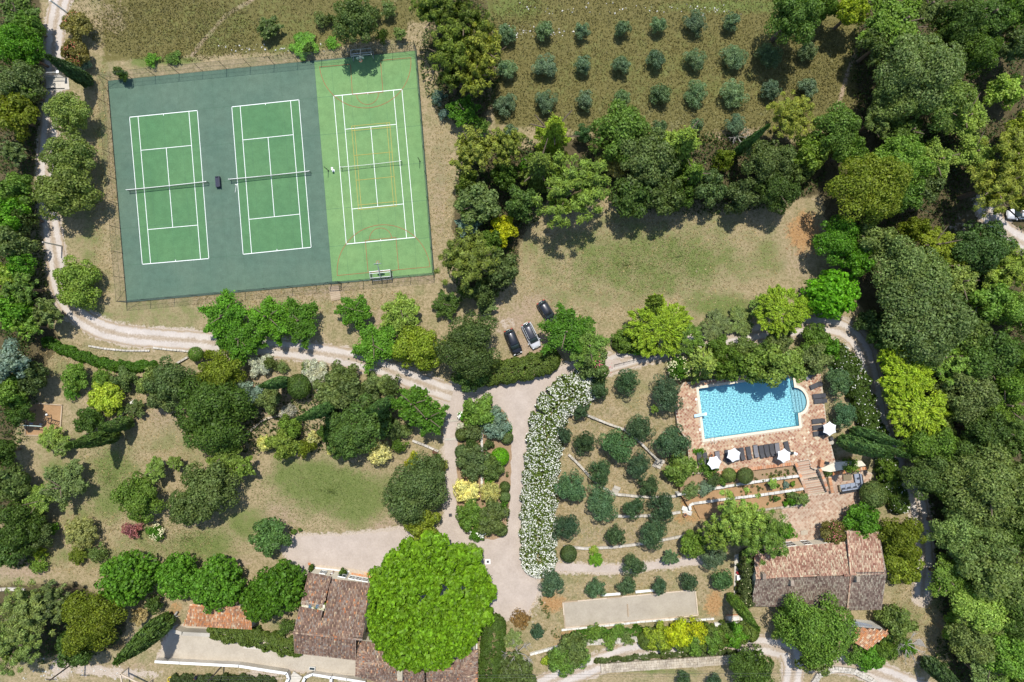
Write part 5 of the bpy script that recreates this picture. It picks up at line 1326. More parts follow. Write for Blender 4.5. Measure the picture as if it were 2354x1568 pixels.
# ------------------------------------------------------------------ cars
def loft(rings, closed_ends=True):
    b = MB(); n = len(rings[0]); vs = [p for r_ in rings for p in r_]; fs = []
    for i in range(len(rings) - 1):
        for j in range(n): fs.append((i * n + j, i * n + (j + 1) % n, (i + 1) * n + (j + 1) % n, (i + 1) * n + j))
    if closed_ends: fs += [tuple(range(n - 1, -1, -1)), tuple((len(rings) - 1) * n + j for j in range(n))]
    b.add(vs, fs); return b
def car(p, rz, paint, roof, L=4.2, Wd=1.76, label='', name='parked_car', group='cars parked on the dry grass', rails=False):
    r = empty(name, p, rz, label, 'car', group); hw = Wd / 2
    # body sections from tail (-) to nose (+): x, half width, belt height, sill
    secs = [(-.5, .74, .60, .42), (-.485, .86, .78, .30), (-.44, .94, .88, .24), (-.3, 1.0, .93, .20), (0, 1.0, .93, .19), (.2, 1.0, .92, .19), (.3, .98, .86, .2), (.42, .92, .76, .24), (.475, .80, .66, .28), (.5, .62, .52, .36)]
    rings = []
    for x, w, zt, zb in secs:
        w *= hw; x *= L
        rings.append([(x, -w * .93, zb), (x, -w, zb + .18), (x, -w * .985, zt - .16), (x, -w * .86, zt), (x, -w * .4, zt + .035), (x, w * .4, zt + .035), (x, w * .86, zt), (x, w * .985, zt - .16), (x, w, zb + .18), (x, w * .93, zb)])
    body = loft(rings).build('body', M[paint], r, True)
    # glasshouse
    gs = [(-.475, .66, .80, 0), (-.40, .74, 1.34, 1), (-.30, .77, 1.43, 1), (-.05, .78, 1.47, 1), (.08, .77, 1.44, 1), (.16, .75, 1.32, 1), (.30, .70, .88, 0)]
    gr = []
    for x, w, zt, _ in gs:
        w *= hw; x *= L; gr.append([(x, -w * 1.13, .84), (x, -w * 1.02, .84 + (zt - .84) * .75), (x, -w * .9, zt), (x, 0, zt + .03), (x, w * .9, zt), (x, w * 1.02, .84 + (zt - .84) * .75), (x, w * 1.13, .84)])
    loft(gr).build('window', M['glass'], r, True)
    rr = []
    for x, w, zt, k in gs[1:6]:
        w *= hw; x *= L; rr.append([(x, -w * .95, zt - .04), (x, -w * .86, zt + .015), (x, 0, zt + .05), (x, w * .86, zt + .015), (x, w * .95, zt - .04)])
    rr = [rr[0]] + rr[1:4] + [[(v[0] - .03 * L, v[1], v[2] + .045) for v in rr[4]]]
    loft(rr).build('roof', M[roof], r, True)
    for sx in (-1, 1):      # pillars
        b = MB(); w = hw
        b.tube((.165 * L, sx * .74 * w, 1.33), (.29 * L, sx * .82 * w, .88), .035, .04, 5); b.tube((-.40 * L, sx * .72 * w, 1.34), (-.465 * L, sx * .74 * w, .84), .05, .06, 5); b.tube((-.02 * L, sx * .80 * w, 1.40), (0, sx * .9 * w, .9), .03, .035, 5)
        b.build('pillar', M[paint], r)
        o = MB().box((.245 * L, sx * (hw + .09), .98), (.12, .2, .13)).build('mirror', M[paint], r)
        for x in (-.31, .31):
            wb = empty('w'); bpy.data.objects.remove(wb)
            t = MB().tube((x * L, sx * (hw - .2), .31), (x * L, sx * (hw + .0), .31), .31, .31, 16).build('tyre', M['tyre'], r)
            MB().tube((x * L, sx * (hw - .02), .31), (x * L, sx * (hw + .015), .31), .2, .19, 12).build('rim', M['galv'], t)
        MB().box((.468 * L, sx * hw * .62, .66), (.14, .34, .12), sx * -.35).build('headlight', M['lamp_glass'], r)
        MB().box((-.482 * L, sx * hw * .66, .80), (.10, .30, .16), sx * .25).build('tail_light', M['tail'], r)
        if rails: MB().tube((-.38 * L, sx * .62 * hw, 1.50), (.1 * L, sx * .62 * hw, 1.53), .02).build('roof_rail', M['galv'], r)
    MB().box((.503 * L, 0, .45), (.05, .5, .12)).build('number_plate', M['white_paint'], r); MB().box((-.503 * L, 0, .62), (.04, .5, .12)).build('number_plate', M['white_paint'], r)
    b = MB(); b.box((.475 * L, 0, .34), (.14, hw * 1.5, .14)); b.build('bumper', M['dark_metal'], r)
    return r
def cp(sx, sy): return Wf(1940 + sx / 6.533, 1200 + sy / 6.533, 0)
def hd(a, b): d = cp(*b) - cp(*a); return math.atan2(d.y, d.x)
car(cp(735, 1100), hd((640, 800), (890, 1390)), 'car_black', 'car_black', 4.25, 1.8, 'black parked car beside the dark bushy tree')
car(cp(1205, 930), hd((1075, 650), (1365, 1250)), 'car_white', 'car_grey', 4.35, 1.8, 'white parked car with black roof between the black car and the tree', rails=True)
car(cp(1620, 330), hd((1500, 190), (1740, 560)), 'car_grey', 'car_black', 4.1, 1.75, 'dark grey car half hidden under the green tree')
car(Wf(4078, 857, 0), math.pi + .02, 'car_white', 'car_white', 4.9, 1.9, 'white car under the pine branches at the edge of the woods', 'parked_car', None)

# ------------------------------------------------------------------ people
def person(p, rz, label, top, legs, hair, shoes, arms=((.28, .1, .95), (.30, .12, .95)), stride=.12):
    """one continuous skinned body; clothing by height"""
    me = bpy.data.meshes.new('person')
    v = [(0, 0, .95), (0, 0, 1.15), (0, .01, 1.36), (0, .02, 1.48), (0, .03, 1.56), (0, .05, 1.66), (0, .04, 1.75)]
    rad = [.15, .135, .15, .07, .065, .10, .07]; e = [(0, 1), (1, 2), (2, 3), (3, 4), (4, 5), (5, 6)]
    def chain(start, pts):
        last = start
        for q, rr in pts: v.append(q); rad.append(rr); e.append((last, len(v) - 1)); last = len(v) - 1
        return last
    for s in (-1, 1):
        y = s * stride
        a = chain(0, [((s * .10, 0, .88), .11), ((s * .11, y * .5 + .02, .50), .07), ((s * .11, y, .10), .045), ((s * .11, y + .05, .045), .045), ((s * .115, y + .18, .035), .035)])
        el = arms[0 if s < 0 else 1]
        w = chain(2, [((s * .19, .01, 1.40), .062), ((s * .24, .0, 1.14), .045), ((s * el[0], el[1], el[2] - .04), .03), ((s * (el[0] + .005), el[1] + .03, el[2] - .12), .032)])
        hx, hy, hz = v[w]
        for k, (dx, L) in enumerate(((-.024, .07), (-.008, .085), (.008, .08), (.024, .06))):
            chain(w, [((hx + s * .005, hy + dx, hz - .05), .011), ((hx + s * .002, hy + dx * 1.15 + .005, hz - .05 - L * .5), .009), ((hx - s * .006, hy + dx * 1.2 + .01, hz - .05 - L), .007)])
        chain(w, [((hx - s * .01, hy + .04, hz - .01), .011), ((hx - s * .018, hy + .06, hz - .05), .009)])
    me.from_pydata(v, e, [])
    o = bpy.data.objects.new('person', me); COL.objects.link(o)
    sk = o.modifiers.new('skin', 'SKIN'); sk.use_smooth_shade = True
    for i, rr in enumerate(rad): me.skin_vertices[0].data[i].radius = (rr, rr * (.8 if i < 3 else 1))
    me.skin_vertices[0].data[0].use_root = True
    ss = o.modifiers.new('sub', 'SUBSURF'); ss.levels = 1; ss.render_levels = 1
    dg = bpy.context.evaluated_depsgraph_get(); m2 = bpy.data.meshes.new_from_object(o.evaluated_get(dg))
    o.modifiers.clear(); o.data = m2; m2.name = 'person'
    m2.materials.clear()
    for c in (plain('skin', (.45, .27, .19), .6), top, legs, shoes): m2.materials.append(c)
    for f in m2.polygons:
        c = f.center; ax = abs(c.x)
        f.material_index = 3 if c.z < .11 else 2 if (.42 if legs.name.startswith('short') else .11) < c.z < .93 and ax < .2 else 1 if .93 <= c.z < 1.5 and (ax < .2 or c.z > 1.18) else 0
    o.location = p; o.rotation_euler = (0, 0, rz); tag(o, label, 'person')
    b = MB(); b.lathe([(.02, 1.80), (.085, 1.775), (.115, 1.70), (.11, 1.63), (.09, 1.60)], 12, (0, .025, 0)); b.build('hair', plain('hair_' + label[:8], hair, .6), o, True)
    b = MB(); b.box((-.035, .135, 1.665), (.022, .015, .012)); b.box((.035, .135, 1.665), (.022, .015, .012)); b.build('eye', M['white_paint'], o)
    MB().box((0, .148, 1.64), (.026, .03, .04), taper=.5).build('nose', plain('skin_nose', (.45, .27, .19), .6), o); MB().box((0, .135, 1.605), (.05, .014, .012)).build('mouth', plain('lips', (.35, .12, .1), .5), o)
    for s in (-1, 1): MB().box((s * .108, .03, 1.655), (.016, .035, .055)).build('ear', plain('skin_ear', (.45, .27, .19), .6), o)
    return o
person(Wf(1334, 2285, .06), .3, 'person in a white top and pale shoes standing in front of the farmhouse', plain('shirt_white', (.74, .72, .70), .8), plain('shorts_dark', (.07, .05, .06), .8), (.06, .03, .02), plain('shoes_white', (.75, .74, .72), .6))
person(Wf(797, 2697, 0), 2.2, 'person in dark navy clothes standing on the grass near the yellow hose', plain('shirt_navy', (.02, .022, .045), .8), plain('trousers_navy', (.02, .022, .04), .8), (.12, .06, .03), plain('shoes_dark', (.05, .03, .03), .6), arms=((.22, .28, 1.0), (.22, .28, 1.0)))
# ------------------------------------------------------------------ plants: leaf clouds
def unit(v): return v / (np.linalg.norm(v, axis=1, keepdims=True) + 1e-9)
def leaf_quads(p, nrm, length, width, rg, jit=0.55, up=None):
    """one bent kite per leaf spray at p, facing nrm"""
    N = len(p); n = unit(nrm + rg.normal(0, jit, (N, 3)))
    t = rg.normal(0, 1, (N, 3)) if up is None else up + rg.normal(0, .35, (N, 3))
    t = unit(t - n * np.sum(t * n, 1, keepdims=True)); s = np.cross(n, t)
    L = length * rg.uniform(.7, 1.3, (N, 1)); Wd = width * rg.uniform(.7, 1.3, (N, 1))
    v = np.empty((N, 4, 3), np.float32)
    v[:, 0] = p - t * L * .5; v[:, 1] = p + s * Wd * .5 + n * .06 * L; v[:, 2] = p + t * L * .5 - n * .12 * L; v[:, 3] = p - s * Wd * .5 + n * .06 * L
    return v.reshape(-1, 3), np.arange(4 * N).reshape(N, 4)
def sphere_dirs(N, rg, zmin=-1.0):
    z = rg.uniform(zmin, 1, N); a = rg.uniform(0, 2 * np.pi, N); r = np.sqrt(1 - z * z)
    return np.stack([r * np.cos(a), r * np.sin(a), z], 1)
def lobes_cloud(R_, hz, nl, lr, N, rg, zmin=-.35, rad=(.45, .78), squash=1.0, prune=.68, spread=(.78, 1.06)):
    d = sphere_dirs(nl, rg, zmin); rr = rg.uniform(rad[0], rad[1], (nl, 1))
    c = d * rr * np.array([R_, R_, hz]); r = R_ * rg.uniform(lr[0], lr[1], nl)
    c = np.vstack([c, [[0, 0, 0]]]); r = np.append(r, R_ * .5)
    k = rg.choice(len(r), N, p=r ** 2 / np.sum(r ** 2))
    dd = unit(sphere_dirs(N, rg, -.55) + unit(c[k] + 1e-6) * .45 + np.array([0, 0, .25]))
    p = c[k] + dd * (r[k] * rg.uniform(spread[0], spread[1], N))[:, None] * np.array([1, 1, squash])
    keep = np.ones(N, bool)
    for j in range(len(r)):
        q = (p - c[j]) / np.array([1, 1, squash]); keep &= ~((np.linalg.norm(q, axis=1) < r[j] * prune) & (k != j))
    return p[keep], dd[keep]
def dome_cloud(R_, hz, nl, lr, N, rg):
    i = np.arange(nl) + .5; rr = np.sqrt(i / nl) * .93; a = i * 2.399963 + rg.normal(0, .25, nl); rr = np.clip(rr + rg.normal(0, .03, nl), 0, .97) * (1 + .035 * np.sin(a * 3 + 1) + .03 * np.sin(a * 7))
    c = np.stack([R_ * rr * np.cos(a), R_ * rr * np.sin(a), hz * (np.sqrt(np.maximum(0, 1 - rr ** 2)) * rg.uniform(.82, 1.05, nl) - .15)], 1); r = R_ * rg.uniform(lr[0], lr[1], nl)
    low = c[rr > .6] * np.array([1, 1, 0]) - np.array([0, 0, hz * .35]); c = np.vstack([c, low * .97]); r = np.append(r, np.full(len(low), R_ * lr[1]))
    k = rg.choice(len(r), N, p=r ** 2 / np.sum(r ** 2)); dd = unit(sphere_dirs(N, rg, -.5) + unit(c[k] + 1e-6) * .4 + np.array([0, 0, .25]))
    p = c[k] + dd * (r[k] * rg.uniform(.7, 1.1, N))[:, None]; keep = np.ones(N, bool)
    for j in range(len(r)):
        keep &= ~((np.linalg.norm(p - c[j], axis=1) < r[j] * .6) & (k != j))
    return p[keep], dd[keep]
PROTO = {}
def crown_mesh(kind, size, var):
    """kind of foliage, crown radius in metres, variant"""
    key = (kind, size, var)
    if key in PROTO: return PROTO[key]
    rg = np.random.default_rng(abs(hash((ord(kind[0]), int(size * 10), var))) % 100000)
    R_ = size; A = R_ * R_; Z = .72 * R_; vs = None
    def pack(*parts):
        V_, F_, o = [], [], 0
        for v, f in parts: V_.append(v); F_.append(f + o); o += len(v)
        return np.vstack(V_), np.vstack(F_)
    if kind == 'B':          # bushy broadleaf
        p, n = lobes_cloud(R_, Z, int(22 + 4 * R_), (.15, .32), int(420 * A + 250), rg, rad=(.42, .84), spread=(.66, 1.12))
        L = .34 if R_ > 2 else .2
        vs, fs = pack(leaf_quads(p, n, L, L * .7, rg), leaf_quads(p[::5] * .7, n[::5], L * 2.2, L * 1.8, rg))
    elif kind == 'L':        # big-leaved plane, mulberry
        p, n = dome_cloud(R_, Z, int(46 + 12 * R_), (.11, .19), int(340 * A + 250), rg)
        vs, fs = pack(leaf_quads(p, n, .40, .34, rg, .45), leaf_quads(p[::5] * .75, n[::5], .9, .8, rg))
    elif kind == 'T':        # very large plane
        p, n = dome_cloud(R_, R_ * .42, 300, (.055, .095), int(300 * A), rg)
        vs, fs = pack(leaf_quads(p, n, .46, .40, rg, .45), leaf_quads(p[::4] * np.array([.96, .96, .72]), n[::4] + np.array([0, 0, 1.5]), 1.1, 1.0, rg))
    elif kind == 'S':        # young tree with separate reaching boughs
        P_, N_ = [], []
        nb = int(15 + 2 * R_)
        for i in range(nb):
            a = 2 * np.pi * (i + rg.uniform(-.3, .3)) / nb * 1.618 * 3; el = rg.uniform(.05, 1.25); Lb = R_ * rg.uniform(.72, 1.08) * (1 - .1 * el)
            d = np.array([np.cos(a) * np.cos(el), np.sin(a) * np.cos(el), np.sin(el) * .8 + .05])
            m = int(17 * A + 60); t = rg.uniform(.15, 1, m) ** .75; wd = R_ * .20 * (1.15 - t)
            P_.append(d * (t * Lb)[:, None] + rg.normal(0, 1, (m, 3)) * wd[:, None] * np.array([1, 1, .6]) - np.array([0, 0, .25 * R_]) + np.array([0, 0, 1]) * (-.18 * R_ * t ** 2)[:, None]); N_.append(np.tile(d * .3 + np.array([0, 0, 1]), (m, 1)))
        p, n = np.vstack(P_), np.vstack(N_); vs, fs = leaf_quads(p, n, .34, .22, rg, .6)
    elif kind == 'P':        # pine: tufts at the ends of boughs
        nl = int(46 + 7 * R_); d = sphere_dirs(nl, rg, -.15); rr = rg.uniform(.35, .97, (nl, 1)); c = d * rr * np.array([R_, R_, Z]); r = R_ * rg.uniform(.09, .17, nl)
        k = rg.integers(0, nl, int(300 * A + 200)); dd = unit(sphere_dirs(len(k), rg, -.3) + unit(c[k]) * .4)
        p = c[k] + dd * (r[k] * rg.uniform(.3, 1.1, len(k)))[:, None] * np.array([1, 1, .7])
        vs, fs = leaf_quads(p, dd + np.array([0, 0, .7]), .42, .13, rg, .5, up=dd)
        q = rg.choice(len(p), len(p) // 6); v2, f2 = leaf_quads(p[q] * np.array([.6, .6, .5]), dd[q], .8, .6, rg); vs, fs = pack((vs, fs), (v2, f2))
    elif kind == 'C':        # conifer with layered drooping boughs
        P_, N_ = [], []
        for lay in range(9):
            h = lay / 8; rad_ = R_ * (1 - h * .86); nb = int(9 - 4 * h)
            for i in range(nb):
                a = 2 * np.pi * (i + rg.uniform(0, 1)) / nb + lay; Lb = rad_ * rg.uniform(.75, 1.08); m = int(24 * A / 3 * (1 - .5 * h) + 40); t = rg.uniform(.1, 1, m) ** .8
                w = R_ * .15 * (1.2 - t) * rg.normal(0, 1, m); q = np.stack([np.cos(a) * Lb * t - np.sin(a) * w, np.sin(a) * Lb * t + np.cos(a) * w, -Z + 2 * Z * h - .18 * Lb * t + rg.normal(0, .12, m)], 1)
                P_.append(q); N_.append(np.tile([np.cos(a) * .3, np.sin(a) * .3, 1], (m, 1)))
        p, n = np.vstack(P_), np.vstack(N_); up = unit(p * np.array([1, 1, .1])); vs, fs = leaf_quads(p, n, .40, .16, rg, .45, up=up)
    elif kind == 'O':        # olive: fine loose grey leaves
        p, n = lobes_cloud(R_, Z * 1.05, int(20 + 4 * R_), (.17, .32), int(560 * A + 350), rg, rad=(.4, .84), prune=.5)
        L = .24; vs, fs = pack(leaf_quads(p, n, L, L * .42, rg, .8), leaf_quads(p[::6] * .7, n[::6], .5, .35, rg))
    elif kind == 'R':        # clipped ball
        N = int(1100 * A + 300); d = sphere_dirs(N, rg, -.5); p = d * np.array([R_, R_, Z * 1.1]) * rg.uniform(.95, 1.03, (N, 1))
        vs, fs = pack(leaf_quads(p, d, .15, .11, rg, .4), leaf_quads(p[::8] * .8, d[::8], .5, .4, rg))
    elif kind == 'V':        # variegated evergreen: small tight rosettes
        p, n = lobes_cloud(R_, Z, int(46 + 14 * R_), (.10, .19), int(750 * A + 350), rg, zmin=-.2, rad=(.66, .88))
        vs, fs = pack(leaf_quads(p, n, .17, .12, rg, .5), leaf_quads(p[::6] * .75, n[::6], .45, .35, rg))
    elif kind == 'F':        # bamboo and feathery plumes
        P_, N_, U_ = [], [], []
        for i in range(int(46 + 22 * R_)):
            a = rg.uniform(0, 6.28); rr = R_ * np.sqrt(rg.uniform(0, .86)); b0 = np.array([np.cos(a) * rr, np.sin(a) * rr, Z * (.9 - .9 * (rr / R_) ** 2)])
            dirn = unit(np.array([[np.cos(a) * .9, np.sin(a) * .9, .4]]))[0]; m = int(6 * A + 34); t = rg.uniform(0, 1, m)
            P_.append(b0 + dirn * (t * R_ * rg.uniform(.16, .34))[:, None] + rg.normal(0, 1, (m, 3)) * (R_ * .07 * (1.2 - t))[:, None]); N_.append(np.tile([0, 0, 1.0], (m, 1))); U_.append(np.tile(dirn, (m, 1)))
        p, n, up = np.vstack(P_), np.vstack(N_), np.vstack(U_); vs, fs = leaf_quads(p, n, .42, .13, rg, .55, up=up)
    elif kind == 'Y':        # cypress: unit spindle, scaled per tree
        N = 5200; h = rg.uniform(0, 1, N) ** .85; a = rg.uniform(0, 6.283, N)
        prof = np.minimum(1, (h / .10) ** .6) * np.where(h < .35, 1, np.maximum(0, 1 - ((h - .35) / .66) ** 1.9)) ; prof = np.maximum(prof, .02)
        wob = 1 + .10 * np.sin(a * 5 + h * 9) + .07 * np.sin(a * 9 - h * 23); rr = prof * wob * rg.uniform(.86, 1.04, N)
        p = np.stack([rr * np.cos(a), rr * np.sin(a), h * 10], 1); n = np.stack([np.cos(a), np.sin(a), .25 + 0 * a], 1)
        v1 = leaf_quads(p, n, .55, .20, rg, .4, up=np.tile([0, 0, 1.0], (N, 1))); q = p[::9] * np.array([.6, .6, .97]); vs, fs = pack(v1, leaf_quads(q, n[::9], 1.1, .7, rg, .3))
    me = np_mesh('foliage', vs, fs, M['needle'] if kind in 'PCYF' else M['leaf'])
    PROTO[key] = me; return me
SIZES = {'B': (.7, 1.5, 2.8, 4.5, 6.3), 'L': (2.0, 3.8), 'T': (10.6,), 'S': (1.8, 3.2, 4.6), 'P': (1.8, 3.2, 5.0), 'C': (1.6, 2.8, 4.2), 'O': (.9, 1.7, 2.5), 'R': (.8, 1.6), 'V': (.8, 2.0), 'F': (.8, 2.0, 3.8), 'Y': (1.0,)}
TRUNK = {}
def trunk_mesh(kind, var):
    key = (kind == 'S' or kind == 'P', var)
    if key in TRUNK: return TRUNK[key]
    rr = random.Random(var * 7 + key[0]); b = MB(); pts = [Vector((0, 0, -.05)), Vector((rr.uniform(-.03, .03), rr.uniform(-.03, .03), .5)), Vector((rr.uniform(-.05, .05), rr.uniform(-.05, .05), 1.0))]
    b.tube(pts[0], pts[1], .062, .045, 7); b.tube(pts[1], pts[2], .045, .022, 7)
    for k in range(7 if key[0] else 5):
        a = k * 2.4 + rr.uniform(-.3, .3); z = rr.uniform(.4, .85); L = rr.uniform(.28, .5)
        p0 = pts[0].lerp(pts[2], z); b.tube(p0, p0 + Vector((math.cos(a) * L, math.sin(a) * L, L * .55)), .024, .008, 5)
    TRUNK[key] = b.mesh('trunk', M['bark']); return TRUNK[key]
LIFT = 1.75
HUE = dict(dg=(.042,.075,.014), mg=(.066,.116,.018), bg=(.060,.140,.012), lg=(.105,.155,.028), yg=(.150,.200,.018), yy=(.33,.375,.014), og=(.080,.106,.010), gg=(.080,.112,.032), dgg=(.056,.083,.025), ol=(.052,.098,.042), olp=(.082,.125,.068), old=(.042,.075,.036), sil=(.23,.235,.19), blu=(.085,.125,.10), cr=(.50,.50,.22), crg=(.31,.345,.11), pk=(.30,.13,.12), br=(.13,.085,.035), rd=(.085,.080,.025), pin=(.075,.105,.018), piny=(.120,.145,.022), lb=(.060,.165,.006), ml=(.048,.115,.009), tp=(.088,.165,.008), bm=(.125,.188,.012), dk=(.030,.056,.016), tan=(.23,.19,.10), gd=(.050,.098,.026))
NAMES = {'B': ('broadleaf_tree', 'tree'), 'L': ('mulberry_tree', 'tree'), 'T': ('plane_tree', 'tree'), 'S': ('young_tree', 'tree'), 'P': ('pine_tree', 'tree'), 'C': ('conifer_tree', 'tree'), 'O': ('olive_tree', 'olive tree'), 'R': ('clipped_shrub', 'shrub'), 'V': ('variegated_shrub', 'shrub'), 'F': ('bamboo_clump', 'bamboo'), 'Y': ('cypress_tree', 'cypress'), 'D': ('dead_tree', 'dead tree')}
PR = random.Random(21)
def flowers_on(root, parent, R_, hz, zc, n, col, size, seed):
    rg = np.random.default_rng(seed); d = sphere_dirs(n, rg, .0)
    cl = sphere_dirs(max(3, n // 14), rg, 0.0); cl[:, 2] += .35; d = unit(cl[rg.integers(0, len(cl), n)] + rg.normal(0, .22, (n, 3))); d[:, 2] = np.abs(d[:, 2])
    p = d * np.array([R_, R_, hz]) * rg.uniform(.96, 1.06, (n, 1)); v, f = leaf_quads(p, d + np.array([0, 0, .6]), size, size * .9, rg, .4)
    o = link('blossom', np_mesh('blossom', v, f, M['petal']), parent, (0, 0, zc)); o.color = (*col, 1); o['kind'] = 'stuff'; return o
BLOOM = {'w': (.78, .78, .70), 'y': (.66, .58, .04), 'p': (.52, .12, .16), 'c': (.66, .62, .36), 'r': (.50, .13, .09)}
def plant(kind, u, v, d, h, hue, label, group=None, fl=None, squash=None):
    bloom = None
    zc = h * .58
    p = None; z0 = 0.0
    for _ in range(4):
        p = W(u, v, z0 + zc); z0 = hgt(p.x, p.y)
    if d2 := BEDZ.get(label): z0 = d2; p = W(u, v, z0 + zc)
    R_ = d / 2 / K * (CAM_H - z0 - zc) / CAM_H * (1.09 if kind in 'BOVPC' else 1.0)
    if group == 'WOOD':
        group = None; wild = True
        if kind == 'B' and 'oak' not in label:
            q_ = PR.random(); kind = 'S' if q_ < .26 else 'P' if q_ < .40 else 'B'
    else: wild = False
    szs = SIZES[kind]; s = min(szs, key=lambda q: abs(math.log(q / R_))); nv = 3 if kind in 'BPOSC' else 2
    if kind == 'T': nv = 1
    me = crown_mesh(kind, s, PR.randrange(nv)); k = R_ / s
    half = .72 * R_ if kind != 'T' else .42 * R_
    hz = min(h * .5, half * 1.3) if h * .5 < half else max(half, h * .34)
    sz = k * hz / half
    if kind in 'BOLV' and h < 8: hz = max(hz, h * .46); sz = k * hz / half
    zcen = max(h - hz * (1.06), hz * .6)
    nm, cat = NAMES[kind]
    if h < 2.7 and kind in 'BSCLP': nm, cat = 'shrub', 'shrub'
    if kind in 'F' and h < 2.2: nm, cat = 'grassy_shrub', 'shrub'
    if wild: nm = 'broadleaf_tree' if kind in 'SPB' and h > 2.7 else nm
    c = HUE[hue]; c = tuple(q * (1.15 if wild else 1) for q in c); c = tuple(q * LIFT for q in c) if max(c) < .25 else c; j = PR.uniform(.82, 1.22); c = (c[0] * j * PR.uniform(.94, 1.06), c[1] * j, c[2] * j * PR.uniform(.8, 1.15), 1)
    small = h < 2.7 or kind in 'RVF'
    if small:
        o = link(nm, me, None, (p.x, p.y, z0 + zcen), (0, 0, PR.uniform(0, 6.28)), (k, k * PR.uniform(.92, 1.08), sz)); tag(o, label, cat, group); o.color = c
        if fl:
            b_ = flowers_on(o, o, s * .98, .72 * s, 0, int(26 * R_ * R_ + 16) if fl != 'W' else 0, BLOOM[fl], .2, int(u)); 
        return o
    root = empty(nm, (p.x, p.y, z0), PR.uniform(0, 6.28), label, cat, group)
    o = link('crown', me, root, (0, 0, zcen), None, (k * (PR.uniform(.88, 1.1) if kind == 'O' else 1), k * PR.uniform(.9, 1.1), sz)); o.color = c
    t = link('trunk', trunk_mesh(kind, PR.randrange(4)), root, None, (0, 0, PR.uniform(0, 6)), (h * .62, h * .62, zcen + hz * .45))
    if fl: flowers_on(root, o, s * .98, .72 * s, 0, int(4 * R_ * R_ + 14), BLOOM[fl], .18, int(u))
    return root
BEDZ = {}
def cypress(ub, vb, ut, vt, w, hue, label, bz=0.0):
    """base and tip as surveyed give the height"""
    B = W(ub, vb, bz); z = hgt(B.x, B.y) if not bz else bz; B = W(ub, vb, z)
    rb = math.hypot(ub - 1176.5, vb - 784); rt = math.hypot(ut - 1176.5, vt - 784)
    kb = rb * CAM_H / (CAM_H - z) ; H = max(3.0, (1 - (rb * (CAM_H) / (CAM_H - z)) * (1 - z / CAM_H) / rt) * CAM_H * 1.0)
    root = empty('cypress_tree', B, PR.uniform(0, 6), label, 'cypress', 'dark cypress trees')
    R_ = w / 2 / K * .74
    me = crown_mesh('Y', 1.0, PR.randrange(2)); o = link('crown', me, root, (0, 0, .25), None, (R_, R_, H / 10)); c = HUE[hue]; o.color = (c[0]*LIFT, c[1]*LIFT, c[2]*LIFT, 1)
    link('trunk', trunk_mesh('B', 1), root, None, None, (2.4, 2.4, H * .8)); return root
def bare(u, v, d, h, label, col='deadwood', seed=1):
    rr = random.Random(seed); p = G(u, v); root = empty('dead_tree', p, rr.uniform(0, 6), label, 'dead tree'); b = MB(); R_ = d / 2 / K
    b.tube((0, 0, 0), (0, 0, h * .35), .12, .09, 6)
    def grow(p0, dr, L, r, lv):
        p1 = p0 + dr * L; b.tube(p0, p1, r, r * .6, 5 if lv < 2 else 3, False)
        if lv >= 3: return
        for _ in range(3):
            q = (dr + Vector((rr.uniform(-1, 1), rr.uniform(-1, 1), rr.uniform(-.3, .5))) * .75).normalized(); grow(p1 if rr.random() < .6 else p0.lerp(p1, .6), q, L * rr.uniform(.5, .75), r * .6, lv + 1)
    for k in range(7):
        a = k * .9 + rr.uniform(-.3, .3); grow(Vector((0, 0, h * .33)), Vector((math.cos(a), math.sin(a), rr.uniform(.15, .9))).normalized(), R_ * .5, .07, 0)
    b.build('limbs', M[col], root); return root
